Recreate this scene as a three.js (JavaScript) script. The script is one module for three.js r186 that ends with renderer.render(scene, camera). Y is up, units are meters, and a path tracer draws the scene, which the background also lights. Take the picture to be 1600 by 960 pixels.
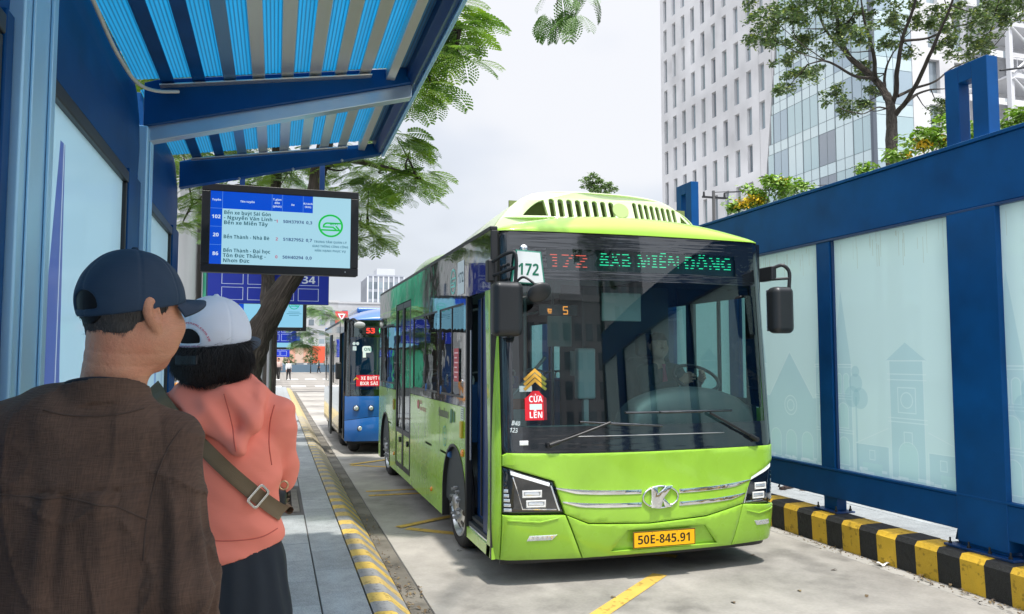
import * as THREE from 'three';
import { mergeGeometries, mergeVertices, toCreasedNormals } from 'three/addons/utils/BufferGeometryUtils.js';
import { RoundedBoxGeometry } from 'three/addons/geometries/RoundedBoxGeometry.js';
import { TessellateModifier } from 'three/addons/modifiers/TessellateModifier.js';

// ---------------------------------------------------------------- camera, sky, sun, exposure
const scene = new THREE.Scene();
const PITCH = Math.atan(82 / 1220), YAW = Math.atan(370 * Math.cos(PITCH) / 1220);
const camera = new THREE.PerspectiveCamera(2 * Math.atan(480 / 1220) * 180 / Math.PI, 1024 / 614, 0.05, 3000);
camera.position.set(0, 1.70, 0);
camera.rotation.order = 'YXZ';
camera.rotation.set(PITCH, -YAW, 0);
scene.add(camera);
const renderer = new THREE.WebGLRenderer({ antialias: true });
renderer.setSize(1024, 614);
renderer.toneMapping = THREE.LinearToneMapping;
renderer.toneMappingExposure = 1.60;
renderer.shadowMap.enabled = true;

const SUN_DIR = new THREE.Vector3(0.035, 1, 0.32).normalize();
const sun = new THREE.DirectionalLight(new THREE.Color(1.0, 0.95, 0.87), 3.0);
sun.position.copy(SUN_DIR).multiplyScalar(60); sun.target.position.set(0, 0, -8);
sun.position.add(sun.target.position);
sun.castShadow = true; sun.shadow.radius = 3.5; sun.shadow.mapSize.set(2048, 2048);
Object.assign(sun.shadow.camera, { left: -40, right: 60, top: 60, bottom: -60, near: 1, far: 150 });
sun.name = 'sun';
scene.add(sun, sun.target);

// ---------------------------------------------------------------- seeded noise
let seed = 7;
const rnd = () => { seed = (seed + 0x6d2b79f5) | 0; let t = Math.imul(seed ^ (seed >>> 15), 1 | seed); t = (t + Math.imul(t ^ (t >>> 7), 61 | t)) ^ t; return ((t ^ (t >>> 14)) >>> 0) / 4294967296; };
const rr = (a, b) => a + (b - a) * rnd();
const clamp = (x, a = 0, b = 1) => Math.min(b, Math.max(a, x));
const lerp = (a, b, t) => a + (b - a) * t;
const sstep = (a, b, x) => { const t = clamp((x - a) / (b - a)); return t * t * (3 - 2 * t); };
const h3 = (x, y, z) => { let h = Math.imul(x, 374761393) ^ Math.imul(y, 668265263) ^ Math.imul(z, 1274126177); h = Math.imul(h ^ (h >>> 13), 1274126177); return ((h ^ (h >>> 16)) >>> 0) / 4294967296; };
function noise3(x, y, z, P = 0) {
  const xi = Math.floor(x), yi = Math.floor(y), zi = Math.floor(z), f = (t) => t * t * (3 - 2 * t), u = f(x - xi), v = f(y - yi), w = f(z - zi);
  const m = P ? (k) => ((k % P) + P) % P : (k) => k;
  const g = (a, b, c) => h3(m(xi + a), m(yi + b), zi + c);
  return lerp(lerp(lerp(g(0, 0, 0), g(1, 0, 0), u), lerp(g(0, 1, 0), g(1, 1, 0), u), v), lerp(lerp(g(0, 0, 1), g(1, 0, 1), u), lerp(g(0, 1, 1), g(1, 1, 1), u), v), w);
}
const fbm = (x, y, z, oct = 4, P = 0) => { let s = 0, a = 0.5, n = 0; for (let i = 0; i < oct; i++) { s += a * noise3(x, y, z + i * 17, P); n += a; x *= 2; y *= 2; z *= 2; P *= 2; a *= 0.5; } return s / n; };

// sky: bright thin overcast with soft cloud edges
{
  const W = 1024, H = 512, d = new Float32Array(W * H * 4);
  for (let r = 0; r < H; r++) for (let c = 0; c < W; c++) {
    const el = ((r + 0.5) / H - 0.5) * Math.PI, az = ((c + 0.5) / W - 0.5) * 2 * Math.PI;
    const x = Math.cos(az) * Math.cos(el), y = Math.sin(el), z = Math.sin(az) * Math.cos(el);
    const k = Math.max(0, y);
    let col = [lerp(0.50, 0.475, sstep(0, 0.6, k)), lerp(0.535, 0.505, sstep(0, 0.6, k)), lerp(0.58, 0.585, sstep(0, 0.6, k))];
    const q = 1 / (k + 0.25), n = fbm(x * q * 1.3 + 5, z * q * 1.3 + 9, k * 2.2, 6);
    const cl = sstep(0.50, 0.68, n), dk = sstep(0.55, 0.35, n);
    const cw = [0.605, 0.612, 0.635];
    col = col.map((v, i) => lerp(v, cw[i], cl * 0.75) * (1 - 0.13 * dk));
    const s = clamp(x * SUN_DIR.x + y * SUN_DIR.y + z * SUN_DIR.z), glow = 3.2 * Math.pow(s, 3) + 1.2 * Math.pow(s, 40);
    col = col.map((v, i) => v * (1 + glow * [1, 0.97, 0.92][i]));
    if (y < 0) col = col.map((v) => v * lerp(1, 0.35, sstep(0, -0.15, y)));
    d.set([...col, 1], (r * W + c) * 4);
  }
  const t = new THREE.DataTexture(d, W, H, THREE.RGBAFormat, THREE.FloatType);
  t.mapping = THREE.EquirectangularReflectionMapping; t.magFilter = t.minFilter = THREE.LinearFilter; t.needsUpdate = true;
  t.name = 'sky';
  scene.background = t; scene.environment = t;
}

// ---------------------------------------------------------------- naming and grouping
const used = new Map();
function numbered(n) { const k = used.get(n) ?? 0; used.set(n, k + 1); return k ? n + '_' + String(k).padStart(3, '0') : n; }
function info(o, label, category, group) { o.userData.label = label; o.userData.category = category; if (group) o.userData.group = group; return o; }
function thing(name, label, category, pos = [0, 0, 0], turn = 0, group) {
  const o = new THREE.Group(); o.name = numbered(name); o.position.set(...pos); o.rotation.y = turn;
  info(o, label, category, group); scene.add(o); return o;
}
function structure(name, geo, m) {
  const o = geo ? new THREE.Mesh(geo, m) : new THREE.Group(); o.name = numbered(name); o.userData.kind = 'structure';
  if (geo) o.castShadow = o.receiveShadow = true;
  scene.add(o); return o;
}
function part(parent, name, geo, m) {
  const o = new THREE.Mesh(Array.isArray(geo) ? join(geo) : geo, m); o.name = name; o.castShadow = o.receiveShadow = true; parent.add(o); return o;
}
function sub(parent, name, pos = [0, 0, 0]) { const g = new THREE.Group(); g.name = name; g.position.set(...pos); parent.add(g); return g; }
function copyOf(root, pos, turn, label) {
  const c = root.clone(); c.name = numbered(root.name.replace(/_\d{3}$/, '')); c.userData = { ...root.userData, label: label ?? root.userData.label };
  c.position.set(...pos); c.rotation.y = turn; scene.add(c); return c;
}

// ---------------------------------------------------------------- geometry helpers
function clean(g) {
  if (g.index) g = g.toNonIndexed();
  for (const k of Object.keys(g.attributes)) if (!['position', 'normal', 'uv'].includes(k)) g.deleteAttribute(k);
  if (!g.attributes.normal) g.computeVertexNormals();
  if (!g.attributes.uv) g.setAttribute('uv', new THREE.BufferAttribute(new Float32Array(g.attributes.position.count * 2), 2));
  g.clearGroups(); return g;
}
function join(list) { return list.length === 1 ? list[0] : mergeGeometries(list.map(clean)); }
// uv in metres, by the direction a face looks
function boxUV(g, s = 1, ox = 0, oy = 0) {
  g = g.index ? g.toNonIndexed() : g;
  const p = g.attributes.position, n = p.count, uv = new Float32Array(n * 2), a = new THREE.Vector3(), b = new THREE.Vector3(), c = new THREE.Vector3();
  for (let i = 0; i < n; i += 3) {
    a.fromBufferAttribute(p, i); b.fromBufferAttribute(p, i + 1).sub(a); c.fromBufferAttribute(p, i + 2).sub(a); b.cross(c);
    const x = Math.abs(b.x), y = Math.abs(b.y), z = Math.abs(b.z);
    for (let k = i; k < i + 3; k++) {
      const [u, v] = y >= x && y >= z ? [p.getX(k), p.getZ(k)] : x >= z ? [p.getZ(k), p.getY(k)] : [p.getX(k), p.getY(k)];
      uv[k * 2] = u * s + ox; uv[k * 2 + 1] = v * s + oy;
    }
  }
  g.setAttribute('uv', new THREE.BufferAttribute(uv, 2)); return g;
}
const box = (x0, x1, y0, y1, z0, z1) => boxUV(new THREE.BoxGeometry(x1 - x0, y1 - y0, z1 - z0).translate((x0 + x1) / 2, (y0 + y1) / 2, (z0 + z1) / 2));
const rbox = (x0, x1, y0, y1, z0, z1, r = 0.006, seg = 2) => boxUV(new RoundedBoxGeometry(x1 - x0, y1 - y0, z1 - z0, seg, Math.min(r, (x1 - x0) * 0.49, (y1 - y0) * 0.49, (z1 - z0) * 0.49)).translate((x0 + x1) / 2, (y0 + y1) / 2, (z0 + z1) / 2));
const V = (x, y, z) => new THREE.Vector3(x, y, z);
function tube(pts, r, radial = 8, seg, closed = false) {
  const c = new THREE.CatmullRomCurve3(pts.map((p) => V(...p)), closed, 'centripetal');
  return new THREE.TubeGeometry(c, seg ?? Math.max(2, (pts.length - 1) * 6), r, radial, closed);
}
function bar(a, b, r, radial = 8, r2 = r) {
  const A = V(...a), B = V(...b), L = A.distanceTo(B), g = new THREE.CylinderGeometry(r2, r, L, radial);
  g.applyQuaternion(new THREE.Quaternion().setFromUnitVectors(V(0, 1, 0), B.clone().sub(A).normalize()));
  const m = A.add(B).multiplyScalar(0.5); return g.translate(m.x, m.y, m.z);
}
// tapered limb with uneven radius along points [x,y,z,r]
function limb(pts, radial = 8, seg = 4) {
  const c = new THREE.CatmullRomCurve3(pts.map((p) => V(p[0], p[1], p[2])), false, 'centripetal'), n = (pts.length - 1) * seg;
  const fr = c.computeFrenetFrames(n, false), pos = [], uv = [], idx = [];
  for (let i = 0; i <= n; i++) {
    const t = i / n, p = c.getPoint(t), k = Math.min(pts.length - 2, Math.floor(t * (pts.length - 1))), f = t * (pts.length - 1) - k, r = lerp(pts[k][3], pts[k + 1][3], f);
    for (let j = 0; j <= radial; j++) {
      const a = j / radial * Math.PI * 2, q = r * (1 + 0.10 * Math.sin(a * 3 + i * 0.9) + 0.06 * Math.sin(a * 5 - i * 1.7));
      const N = fr.normals[i], B = fr.binormals[i];
      pos.push(p.x + (N.x * Math.cos(a) + B.x * Math.sin(a)) * q, p.y + (N.y * Math.cos(a) + B.y * Math.sin(a)) * q, p.z + (N.z * Math.cos(a) + B.z * Math.sin(a)) * q);
      uv.push(j / radial * 6.28 * pts[0][3], t * c.getLength());
      if (i < n && j < radial) { const o = i * (radial + 1) + j; idx.push(o, o + 1, o + radial + 1, o + 1, o + radial + 2, o + radial + 1); }
    }
  }
  const g = new THREE.BufferGeometry(); g.setAttribute('position', new THREE.Float32BufferAttribute(pos, 3)); g.setAttribute('uv', new THREE.Float32BufferAttribute(uv, 2)); g.setIndex(idx); g.computeVertexNormals(); return g;
}
function poly(points, holes = []) {
  const s = new THREE.Shape(points.map((p) => new THREE.Vector2(...p)));
  for (const h of holes) s.holes.push(Array.isArray(h) ? new THREE.Path(h.map((p) => new THREE.Vector2(...p))) : h);
  return s;
}
const rect = (a0, a1, b0, b1) => [[a0, b0], [a1, b0], [a1, b1], [a0, b1]];
function rrect(x0, x1, y0, y1, r, C = THREE.Shape) {
  const s = new C(); s.moveTo(x0 + r, y0); s.lineTo(x1 - r, y0); s.absarc(x1 - r, y0 + r, r, -Math.PI / 2, 0); s.lineTo(x1, y1 - r); s.absarc(x1 - r, y1 - r, r, 0, Math.PI / 2);
  s.lineTo(x0 + r, y1); s.absarc(x0 + r, y1 - r, r, Math.PI / 2, Math.PI); s.lineTo(x0, y0 + r); s.absarc(x0 + r, y0 + r, r, Math.PI, Math.PI * 1.5); return s;
}
const extr = (shape, depth, bevel = 0, cs = 10) => new THREE.ExtrudeGeometry(shape, { depth, bevelEnabled: bevel > 0, bevelThickness: bevel, bevelSize: bevel, bevelOffset: -bevel, bevelSegments: 2, curveSegments: cs });
// shape drawn as (z, y), standing in the plane x = x0, thickness towards +x
function extrX(shape, x0, depth, bevel = 0, cs = 10) { const g = extr(shape, depth, bevel, cs); g.applyMatrix4(new THREE.Matrix4().set(0, 0, 1, x0, 0, 1, 0, 0, 1, 0, 0, 0, 0, 0, 0, 1)); return flip(boxUV(g)); }
function flip(g) { // mirrored axes: restore the outward winding
  g = g.index ? g.toNonIndexed() : g;
  for (const a of Object.values(g.attributes)) { const n = a.itemSize, r = a.array; for (let i = 0; i < a.count; i += 3) for (let c = 0; c < n; c++) { const t = r[(i + 1) * n + c]; r[(i + 1) * n + c] = r[(i + 2) * n + c]; r[(i + 2) * n + c] = t; } }
  g.computeVertexNormals(); return g;
}
function grid(nu, nv, f) { // f(u, v) -> [x, y, z]
  const pos = [], uv = [], idx = [];
  for (let j = 0; j <= nv; j++) for (let i = 0; i <= nu; i++) { pos.push(...f(i / nu, j / nv)); uv.push(i / nu, j / nv); }
  for (let j = 0; j < nv; j++) for (let i = 0; i < nu; i++) { const o = j * (nu + 1) + i; idx.push(o, o + 1, o + nu + 1, o + 1, o + nu + 2, o + nu + 1); }
  const g = new THREE.BufferGeometry(); g.setAttribute('position', new THREE.Float32BufferAttribute(pos, 3)); g.setAttribute('uv', new THREE.Float32BufferAttribute(uv, 2)); g.setIndex(idx); g.computeVertexNormals(); return g;
}

// ---------------------------------------------------------------- materials
function dataTex(n, fn, srgb = false, rep = 1) {
  const d = new Uint8Array(n * n * 4);
  for (let y = 0; y < n; y++) for (let x = 0; x < n; x++) { const v = fn(x / n, y / n), o = (y * n + x) * 4; for (let c = 0; c < 3; c++) d[o + c] = clamp(Array.isArray(v) ? v[c] : v) * 255; d[o + 3] = 255; }
  const t = new THREE.DataTexture(d, n, n); t.wrapS = t.wrapT = THREE.RepeatWrapping; t.magFilter = THREE.LinearFilter; t.repeat.set(rep, rep); if (srgb) t.colorSpace = THREE.SRGBColorSpace; t.needsUpdate = true; return t;
}
function canvasTex(w, h, draw) { const c = document.createElement('canvas'); c.width = w; c.height = h; draw(c.getContext('2d'), w, h); const t = new THREE.CanvasTexture(c); t.colorSpace = THREE.SRGBColorSpace; t.magFilter = THREE.LinearFilter; return t; }
// Vietnamese text: letters the font lacks are set as base letter plus drawn marks
function vtext(c, str, x, y, maxW) {
  const S = parseFloat(/(\d+)px/.exec(c.font)[1]), al = c.textAlign, L = [...str].map((ch) => { const d = [...ch.normalize('NFD')], k = d.slice(1).filter((m) => m === '\u0302' || m === '\u0306'); return { b: (d[0] + k.join('')).normalize('NFC'), m: d.slice(1).filter((m) => m !== '\u0302' && m !== '\u0306'), k: k.length }; });
  const w = L.map((l) => c.measureText(l.b).width), tot = w.reduce((a, b) => a + b, 0), q = maxW ? Math.min(1, maxW / tot) : 1;
  c.save(); c.translate(x - (al === 'center' ? tot * q / 2 : al === 'right' ? tot * q : 0), y); c.scale(q, 1); c.textAlign = 'left'; c.strokeStyle = c.fillStyle; c.lineWidth = S * 0.075;
  let px = 0;
  L.forEach((l, i) => {
    c.fillText(l.b, px, 0); const up = l.b !== l.b.toLowerCase(), h = S * ((up ? 0.76 : 0.60) + (l.k ? 0.16 : 0)), cx = px + w[i] / 2 + (l.k ? S * 0.12 : 0);
    for (const m of l.m) { c.beginPath();
      if (m === '\u0301') { c.moveTo(cx - S * 0.05, -h); c.lineTo(cx + S * 0.08, -h - S * 0.14); } else if (m === '\u0300') { c.moveTo(cx + S * 0.05, -h); c.lineTo(cx - S * 0.08, -h - S * 0.14); }
      else if (m === '\u0309') { c.arc(cx, -h - S * 0.09, S * 0.06, Math.PI, 2.6 * Math.PI); } else if (m === '\u0303') { c.moveTo(cx - S * 0.13, -h - S * 0.03); c.quadraticCurveTo(cx - S * 0.06, -h - S * 0.14, cx, -h - S * 0.07); c.quadraticCurveTo(cx + S * 0.06, -h, cx + S * 0.13, -h - S * 0.1); }
      else if (m === '\u0323') { c.arc(px + w[i] / 2, S * 0.15, S * 0.035, 0, 7); } else if (m === '\u031b') { const hx = px + w[i] - S * 0.06, hy = -S * (up ? 0.66 : 0.50); c.moveTo(hx, hy); c.quadraticCurveTo(hx + S * 0.12, hy, hx + S * 0.09, hy - S * 0.14); }
      c.stroke(); }
    px += w[i];
  });
  c.restore();
}
const lin = (r, g, b) => new THREE.Color().setRGB(r, g, b);
const std = (c, rough = 0.6, metal = 0, more = {}) => new THREE.MeshStandardMaterial({ color: Array.isArray(c) ? lin(...c) : c, roughness: rough, metalness: metal, side: THREE.DoubleSide, ...more });
const phys = (c, more = {}) => new THREE.MeshPhysicalMaterial({ color: Array.isArray(c) ? lin(...c) : c, side: THREE.DoubleSide, ...more });
const rep = (t, r, r2 = r) => { const c = t.clone(); c.repeat.set(r, r2); return c; };

const T = {};
T.ribs = dataTex(256, (u, v) => { const q = Math.abs(((u * 16) % 1) - 0.5) * 2; return 0.40 + 0.60 * sstep(0.10, 0.6, q) * (0.85 + 0.3 * (fbm(u * 8, v * 3, 3, 3, 0) - 0.5)); });
T.concrete = dataTex(1024, (u, v) => { // 4 m square: mottled, tyre-dulled, finely speckled
  const a = fbm(u * 4, v * 4, 1, 5, 4), b = fbm(u * 24, v * 24, 5, 3, 24), c = noise3(u * 256, v * 256, 9, 256), st = sstep(0.58, 0.75, fbm(u * 6, v * 6, 30, 4, 6));
  const m = 0.55 + 0.30 * (a - 0.5) * 2 + 0.09 * (b - 0.5) * 2 + 0.06 * (c - 0.5) - 0.16 * st;
  return [m * 1.0, m * 0.955, m * 0.875];
});
T.rough = dataTex(512, (u, v) => 0.5 + 0.8 * (fbm(u * 16, v * 16, 2, 5, 16) - 0.5) + 0.25 * (noise3(u * 128, v * 128, 3, 128) - 0.5));
T.granite = dataTex(512, (u, v) => { const s = noise3(u * 160, v * 160, 4, 160), f = fbm(u * 6, v * 6, 8, 4, 6), m = 0.62 + 0.34 * (s - 0.5) + 0.30 * (f - 0.5); return [m * 0.97, m, m]; });
T.paint = dataTex(512, (u, v) => { const f = fbm(u * 8, v * 8, 12, 5, 8), s = sstep(0.60, 0.72, fbm(u * 20, v * 20, 21, 4, 20)); const m = 0.90 + 0.22 * (f - 0.5) - 0.35 * s; return [m, m * 0.99, m * 0.97]; });
T.bark = dataTex(512, (u, v) => { const r = fbm(u * 14 + fbm(u * 4, v * 4, 2, 3, 4) * 2, v * 5, 6, 5, 0), m = 0.25 + 0.9 * Math.abs(r - 0.5) * 2; const l = sstep(0.58, 0.7, fbm(u * 5, v * 5, 33, 4, 5)); return [lerp(m, 0.75, l * 0.35), lerp(m * 0.93, 0.74, l * 0.35), lerp(m * 0.84, 0.66, l * 0.35)]; });
T.weave = dataTex(256, (u, v) => { const a = Math.sin(u * 128 * Math.PI * 2) * 0.25, b = Math.sin(v * 128 * Math.PI * 2) * 0.25; return 0.5 + a * (0.6 + noise3(u * 32, v * 128, 1, 128) * 0.8) * 0.7 + b * 0.6 + 0.3 * (fbm(u * 8, v * 64, 5, 3, 0) - 0.5); });
T.linen = dataTex(512, (u, v) => { const a = noise3(u * 24, v * 256, 2, 0) * 0.5 + noise3(u * 256, v * 24, 5, 0) * 0.5, f = fbm(u * 4, v * 4, 7, 4, 4); return 0.62 + 0.42 * (a - 0.5) + 0.35 * (f - 0.5); });
T.skin = dataTex(256, (u, v) => { const f = fbm(u * 5, v * 5, 3, 5, 5), p = noise3(u * 90, v * 90, 8, 90), m = 0.86 + 0.12 * (p - 0.5); return [m * (1 - 0.05 * (f - 0.5)), m * (0.92 - 0.34 * (f - 0.5)), m * (0.90 - 0.38 * (f - 0.5))]; });
T.ripple = dataTex(256, (u, v) => fbm(u * 4, v * 4, 3, 3, 4));
T.dust = dataTex(512, (u, v) => { const f = fbm(u * 5, v * 5, 14, 6, 5); return 0.75 + 0.5 * (f - 0.5); });
const lime = [0.42, 0.77, 0.070];
const M = {
  concrete: std([0.555, 0.55, 0.545], 0.92, 0, { map: rep(T.concrete, 0.25), bumpMap: rep(T.rough, 1.1), bumpScale: 0.003 }),
  gutter: std([0.25, 0.24, 0.22], 0.93, 0, { map: rep(T.concrete, 0.5), bumpMap: rep(T.rough, 2), bumpScale: 0.004 }),
  concretePlain: std([0.36, 0.35, 0.33], 0.92, 0, { map: rep(T.paint, 0.6) }),
  asphalt: std([0.30, 0.295, 0.285], 0.95, 0, { map: rep(T.dust, 0.1) }),
  granite: [0.50, 0.46, 0.53].map((k, i) => std([k * 0.96, k, k * 1.02], 0.75, 0, { map: rep(T.granite, 1.2 + i * 0.17), bumpMap: rep(T.rough, 2), bumpScale: 0.003 })),
  joint: std([0.10, 0.095, 0.09], 0.95),
  kerbYellow: [0.86, 1].map((k) => std([0.72 * k, 0.45 * k, 0.03 * k], 0.7, 0, { map: rep(T.paint, 1.5), bumpMap: rep(T.rough, 2), bumpScale: 0.006 })),
  kerbWorn: std([0.47, 0.38, 0.19], 0.85, 0, { map: rep(T.paint, 2.2), bumpMap: rep(T.rough, 2), bumpScale: 0.006 }),
  kerbGrey: std([0.27, 0.275, 0.28], 0.85, 0, { map: rep(T.paint, 2), bumpMap: rep(T.rough, 2), bumpScale: 0.006 }),
  kerbBlack: std([0.016, 0.017, 0.018], 0.75, 0, { map: rep(T.paint, 2), bumpMap: rep(T.rough, 2), bumpScale: 0.008 }),
  mark: std([0.60, 0.40, 0.08], 0.85, 0, { map: rep(T.paint, 1.3) }),
  navy: phys([0.001, 0.080, 0.275], { roughness: 0.5, specularIntensity: 0.3, clearcoat: 0.04, clearcoatRoughness: 0.2, map: rep(T.dust, 0.7) }),
  navyDark: phys([0.001, 0.032, 0.13], { roughness: 0.4, clearcoat: 0.15, clearcoatRoughness: 0.3 }),
  alu: std([0.55, 0.66, 0.74], 0.34, 0.85, { bumpMap: rep(T.dust, 3, 0.2), bumpScale: 0.0005 }),
  aluBlueLit: std([0.42, 0.70, 0.90], 0.38, 0.5),  // aluminium with the blue light reflected from the canopy painted into its colour
  slat: std([0.74, 0.72, 0.66], 0.40, 0.85),
  steel: std([0.42, 0.43, 0.44], 0.4, 0.9),
  white: std([0.78, 0.79, 0.80], 0.6),
  black: std([0.012, 0.013, 0.015], 0.42),
  blackGloss: phys([0.006, 0.009, 0.012], { roughness: 0.06, clearcoat: 1, clearcoatRoughness: 0.03, ior: 1.65, bumpMap: rep(T.ripple, 1.2), bumpScale: 0.004 }),
  rubber: std([0.018, 0.018, 0.019], 0.85, 0, { bumpMap: rep(T.rough, 3), bumpScale: 0.003 }),
  lime: phys(lime, { roughness: 0.38, specularIntensity: 0.5, clearcoat: 0.7, clearcoatRoughness: 0.06, map: rep(T.dust, 0.4), roughnessMap: rep(T.dust, 0.9), bumpMap: rep(T.ripple, 0.7), bumpScale: 0.0035 }),
  limeSeam: std([0.04, 0.09, 0.01], 0.6),
  paleLime: phys([0.54, 0.63, 0.37], { roughness: 0.4, clearcoat: 0.6, clearcoatRoughness: 0.15 }),
  chrome: std([0.82, 0.84, 0.86], 0.10, 1),
  lens: phys([0.75, 0.8, 0.85], { roughness: 0.12, metalness: 0.6, clearcoat: 1 }),
  amber: phys([0.80, 0.26, 0.01], { roughness: 0.2, clearcoat: 1 }),
  frit: phys([0.004, 0.006, 0.008], { roughness: 0.12, ior: 1.45 }),
  glass: phys([0.52, 0.74, 0.74], { transmission: 1, thickness: 0, roughness: 0.0, ior: 1.75 }),
  glassDark: phys([0.32, 0.44, 0.44], { transmission: 1, thickness: 0, roughness: 0.0, ior: 1.85, bumpMap: rep(T.ripple, 0.9), bumpScale: 0.0018 }),
  cabin: std([0.30, 0.33, 0.34], 0.7),
  cabinDark: std([0.035, 0.045, 0.05], 0.6),
};
// ================================================================ ground, road, kerbs, pavements
structure('ground', boxUV(new THREE.PlaneGeometry(1600, 1600).rotateX(-Math.PI / 2).translate(0, -0.05, -300)), M.asphalt);

const road = structure('road');
{
  part(road, 'road_bed', box(0.90, 5.0, -0.045, -0.012, -44, 6), M.joint);
  // concrete slabs with recessed joints
  for (let z = 5.2; z > -40; z -= 4.32) {
    const z1 = z - 4.308;
    part(road, 'concrete_slab', rbox(1.058, 4.745, -0.03, 0, z1, z, 0.006), M.concrete);
    part(road, 'gutter_slab', rbox(0.905, 1.048, -0.03, -0.002, z1, z, 0.006), M.gutter);
    part(road, 'gutter_slab', rbox(4.757, 4.95, -0.03, -0.003, z1, z, 0.006), M.concretePlain);
  }
  part(road, 'road_surface', boxUV(new THREE.PlaneGeometry(14, 70).rotateX(-Math.PI / 2).translate(2.0, -0.02, -79)), std([0.42, 0.41, 0.40], 0.95, 0, { map: rep(T.concrete, 0.2) }));
  // yellow zigzag of the bus stop, one crossing line and the far faded ones
  const line = (a, b, w, m = M.mark, y = 0.004) => {
    const dx = b[0] - a[0], dz = b[1] - a[1], L = Math.hypot(dx, dz), nx = -dz / L * w / 2, nz = dx / L * w / 2;
    const s = poly([[a[0] + nx, -(a[1] + nz)], [b[0] + nx, -(b[1] + nz)], [b[0] - nx, -(b[1] - nz)], [a[0] - nx, -(a[1] - nz)]]);
    part(road, 'road_marking', boxUV(new THREE.ShapeGeometry(s).rotateX(-Math.PI / 2).translate(0, y, 0)), m);
  };
  line([1.24, -4.16], [2.95, -5.70], 0.12); line([3.35, -6.16], [1.30, -7.95], 0.11); line([1.22, -8.02], [3.3, -9.3], 0.10, M.mark, 0.008);
  line([1.15, -9.98], [3.6, -9.95], 0.10); line([1.15, -10.3], [3.6, -10.27], 0.08); line([1.2, -12.9], [2.6, -11.9], 0.1); line([1.2, -12.98], [3, -14.2], 0.1, M.mark, 0.008);
  const red = std([0.50, 0.22, 0.20], 0.9), wht = std([0.62, 0.62, 0.60], 0.9);
  for (let k = 0; k < 7; k++) line([1.05 + k * 0.75, -25.2 - 0.2 * k], [1.55 + k * 0.75, -25.3 - 0.2 * k], 1.5, k % 2 ? wht : red, -0.010);
  for (let k = 0; k < 9; k++) line([-2 + k * 1.5, -52], [-1.1 + k * 1.5, -52], 2.2, wht, -0.013);
  for (let k = 0; k < 9; k++) line([-2 + k * 1.5, -70], [-1.1 + k * 1.5, -70], 3.0, wht, -0.013);
}

// left kerb: sloping concrete, worn yellow and grey blocks
{
  const kerb = structure('kerb'), kerbOld = [[0.56, 0.40, 0.10], [0.52, 0.38, 0.13], [0.60, 0.42, 0.09]].map((c, i) => std(c, 0.85, 0, { map: rep(T.paint, 1.7 + i * 0.4), bumpMap: rep(T.rough, 2), bumpScale: 0.006 }));
  const prof = (z0, z1, j) => { // section as (x, y) swept in z
    const s = poly([[0.605, -0.03], [0.605, 0.160 + j], [0.635, 0.166 + j], [0.715, 0.163 + j], [0.745, 0.150 + j], [0.888, 0.022], [0.897, -0.03]]);
    return boxUV(extr(s, z1 - z0 - 0.004, 0.003).translate(0, 0, z0), 1, rr(0, 3), rr(0, 3));
  };
  let k = 0;
  for (let z = 2.2; z > -22; z -= 0.203, k++) part(kerb, 'kerb_block', prof(z - 0.203, z, rr(-0.002, 0.002)), k % 2 ? M.kerbGrey : z < -9.5 ? M.kerbWorn : kerbOld[(k >> 1) % 3]);
  const far = part(kerb, 'far_kerb_blocks', prof(-44, z(22), 0), M.kerbWorn); far.userData.kind = 'stuff';
  function z(v) { return -v; }
}
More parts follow.
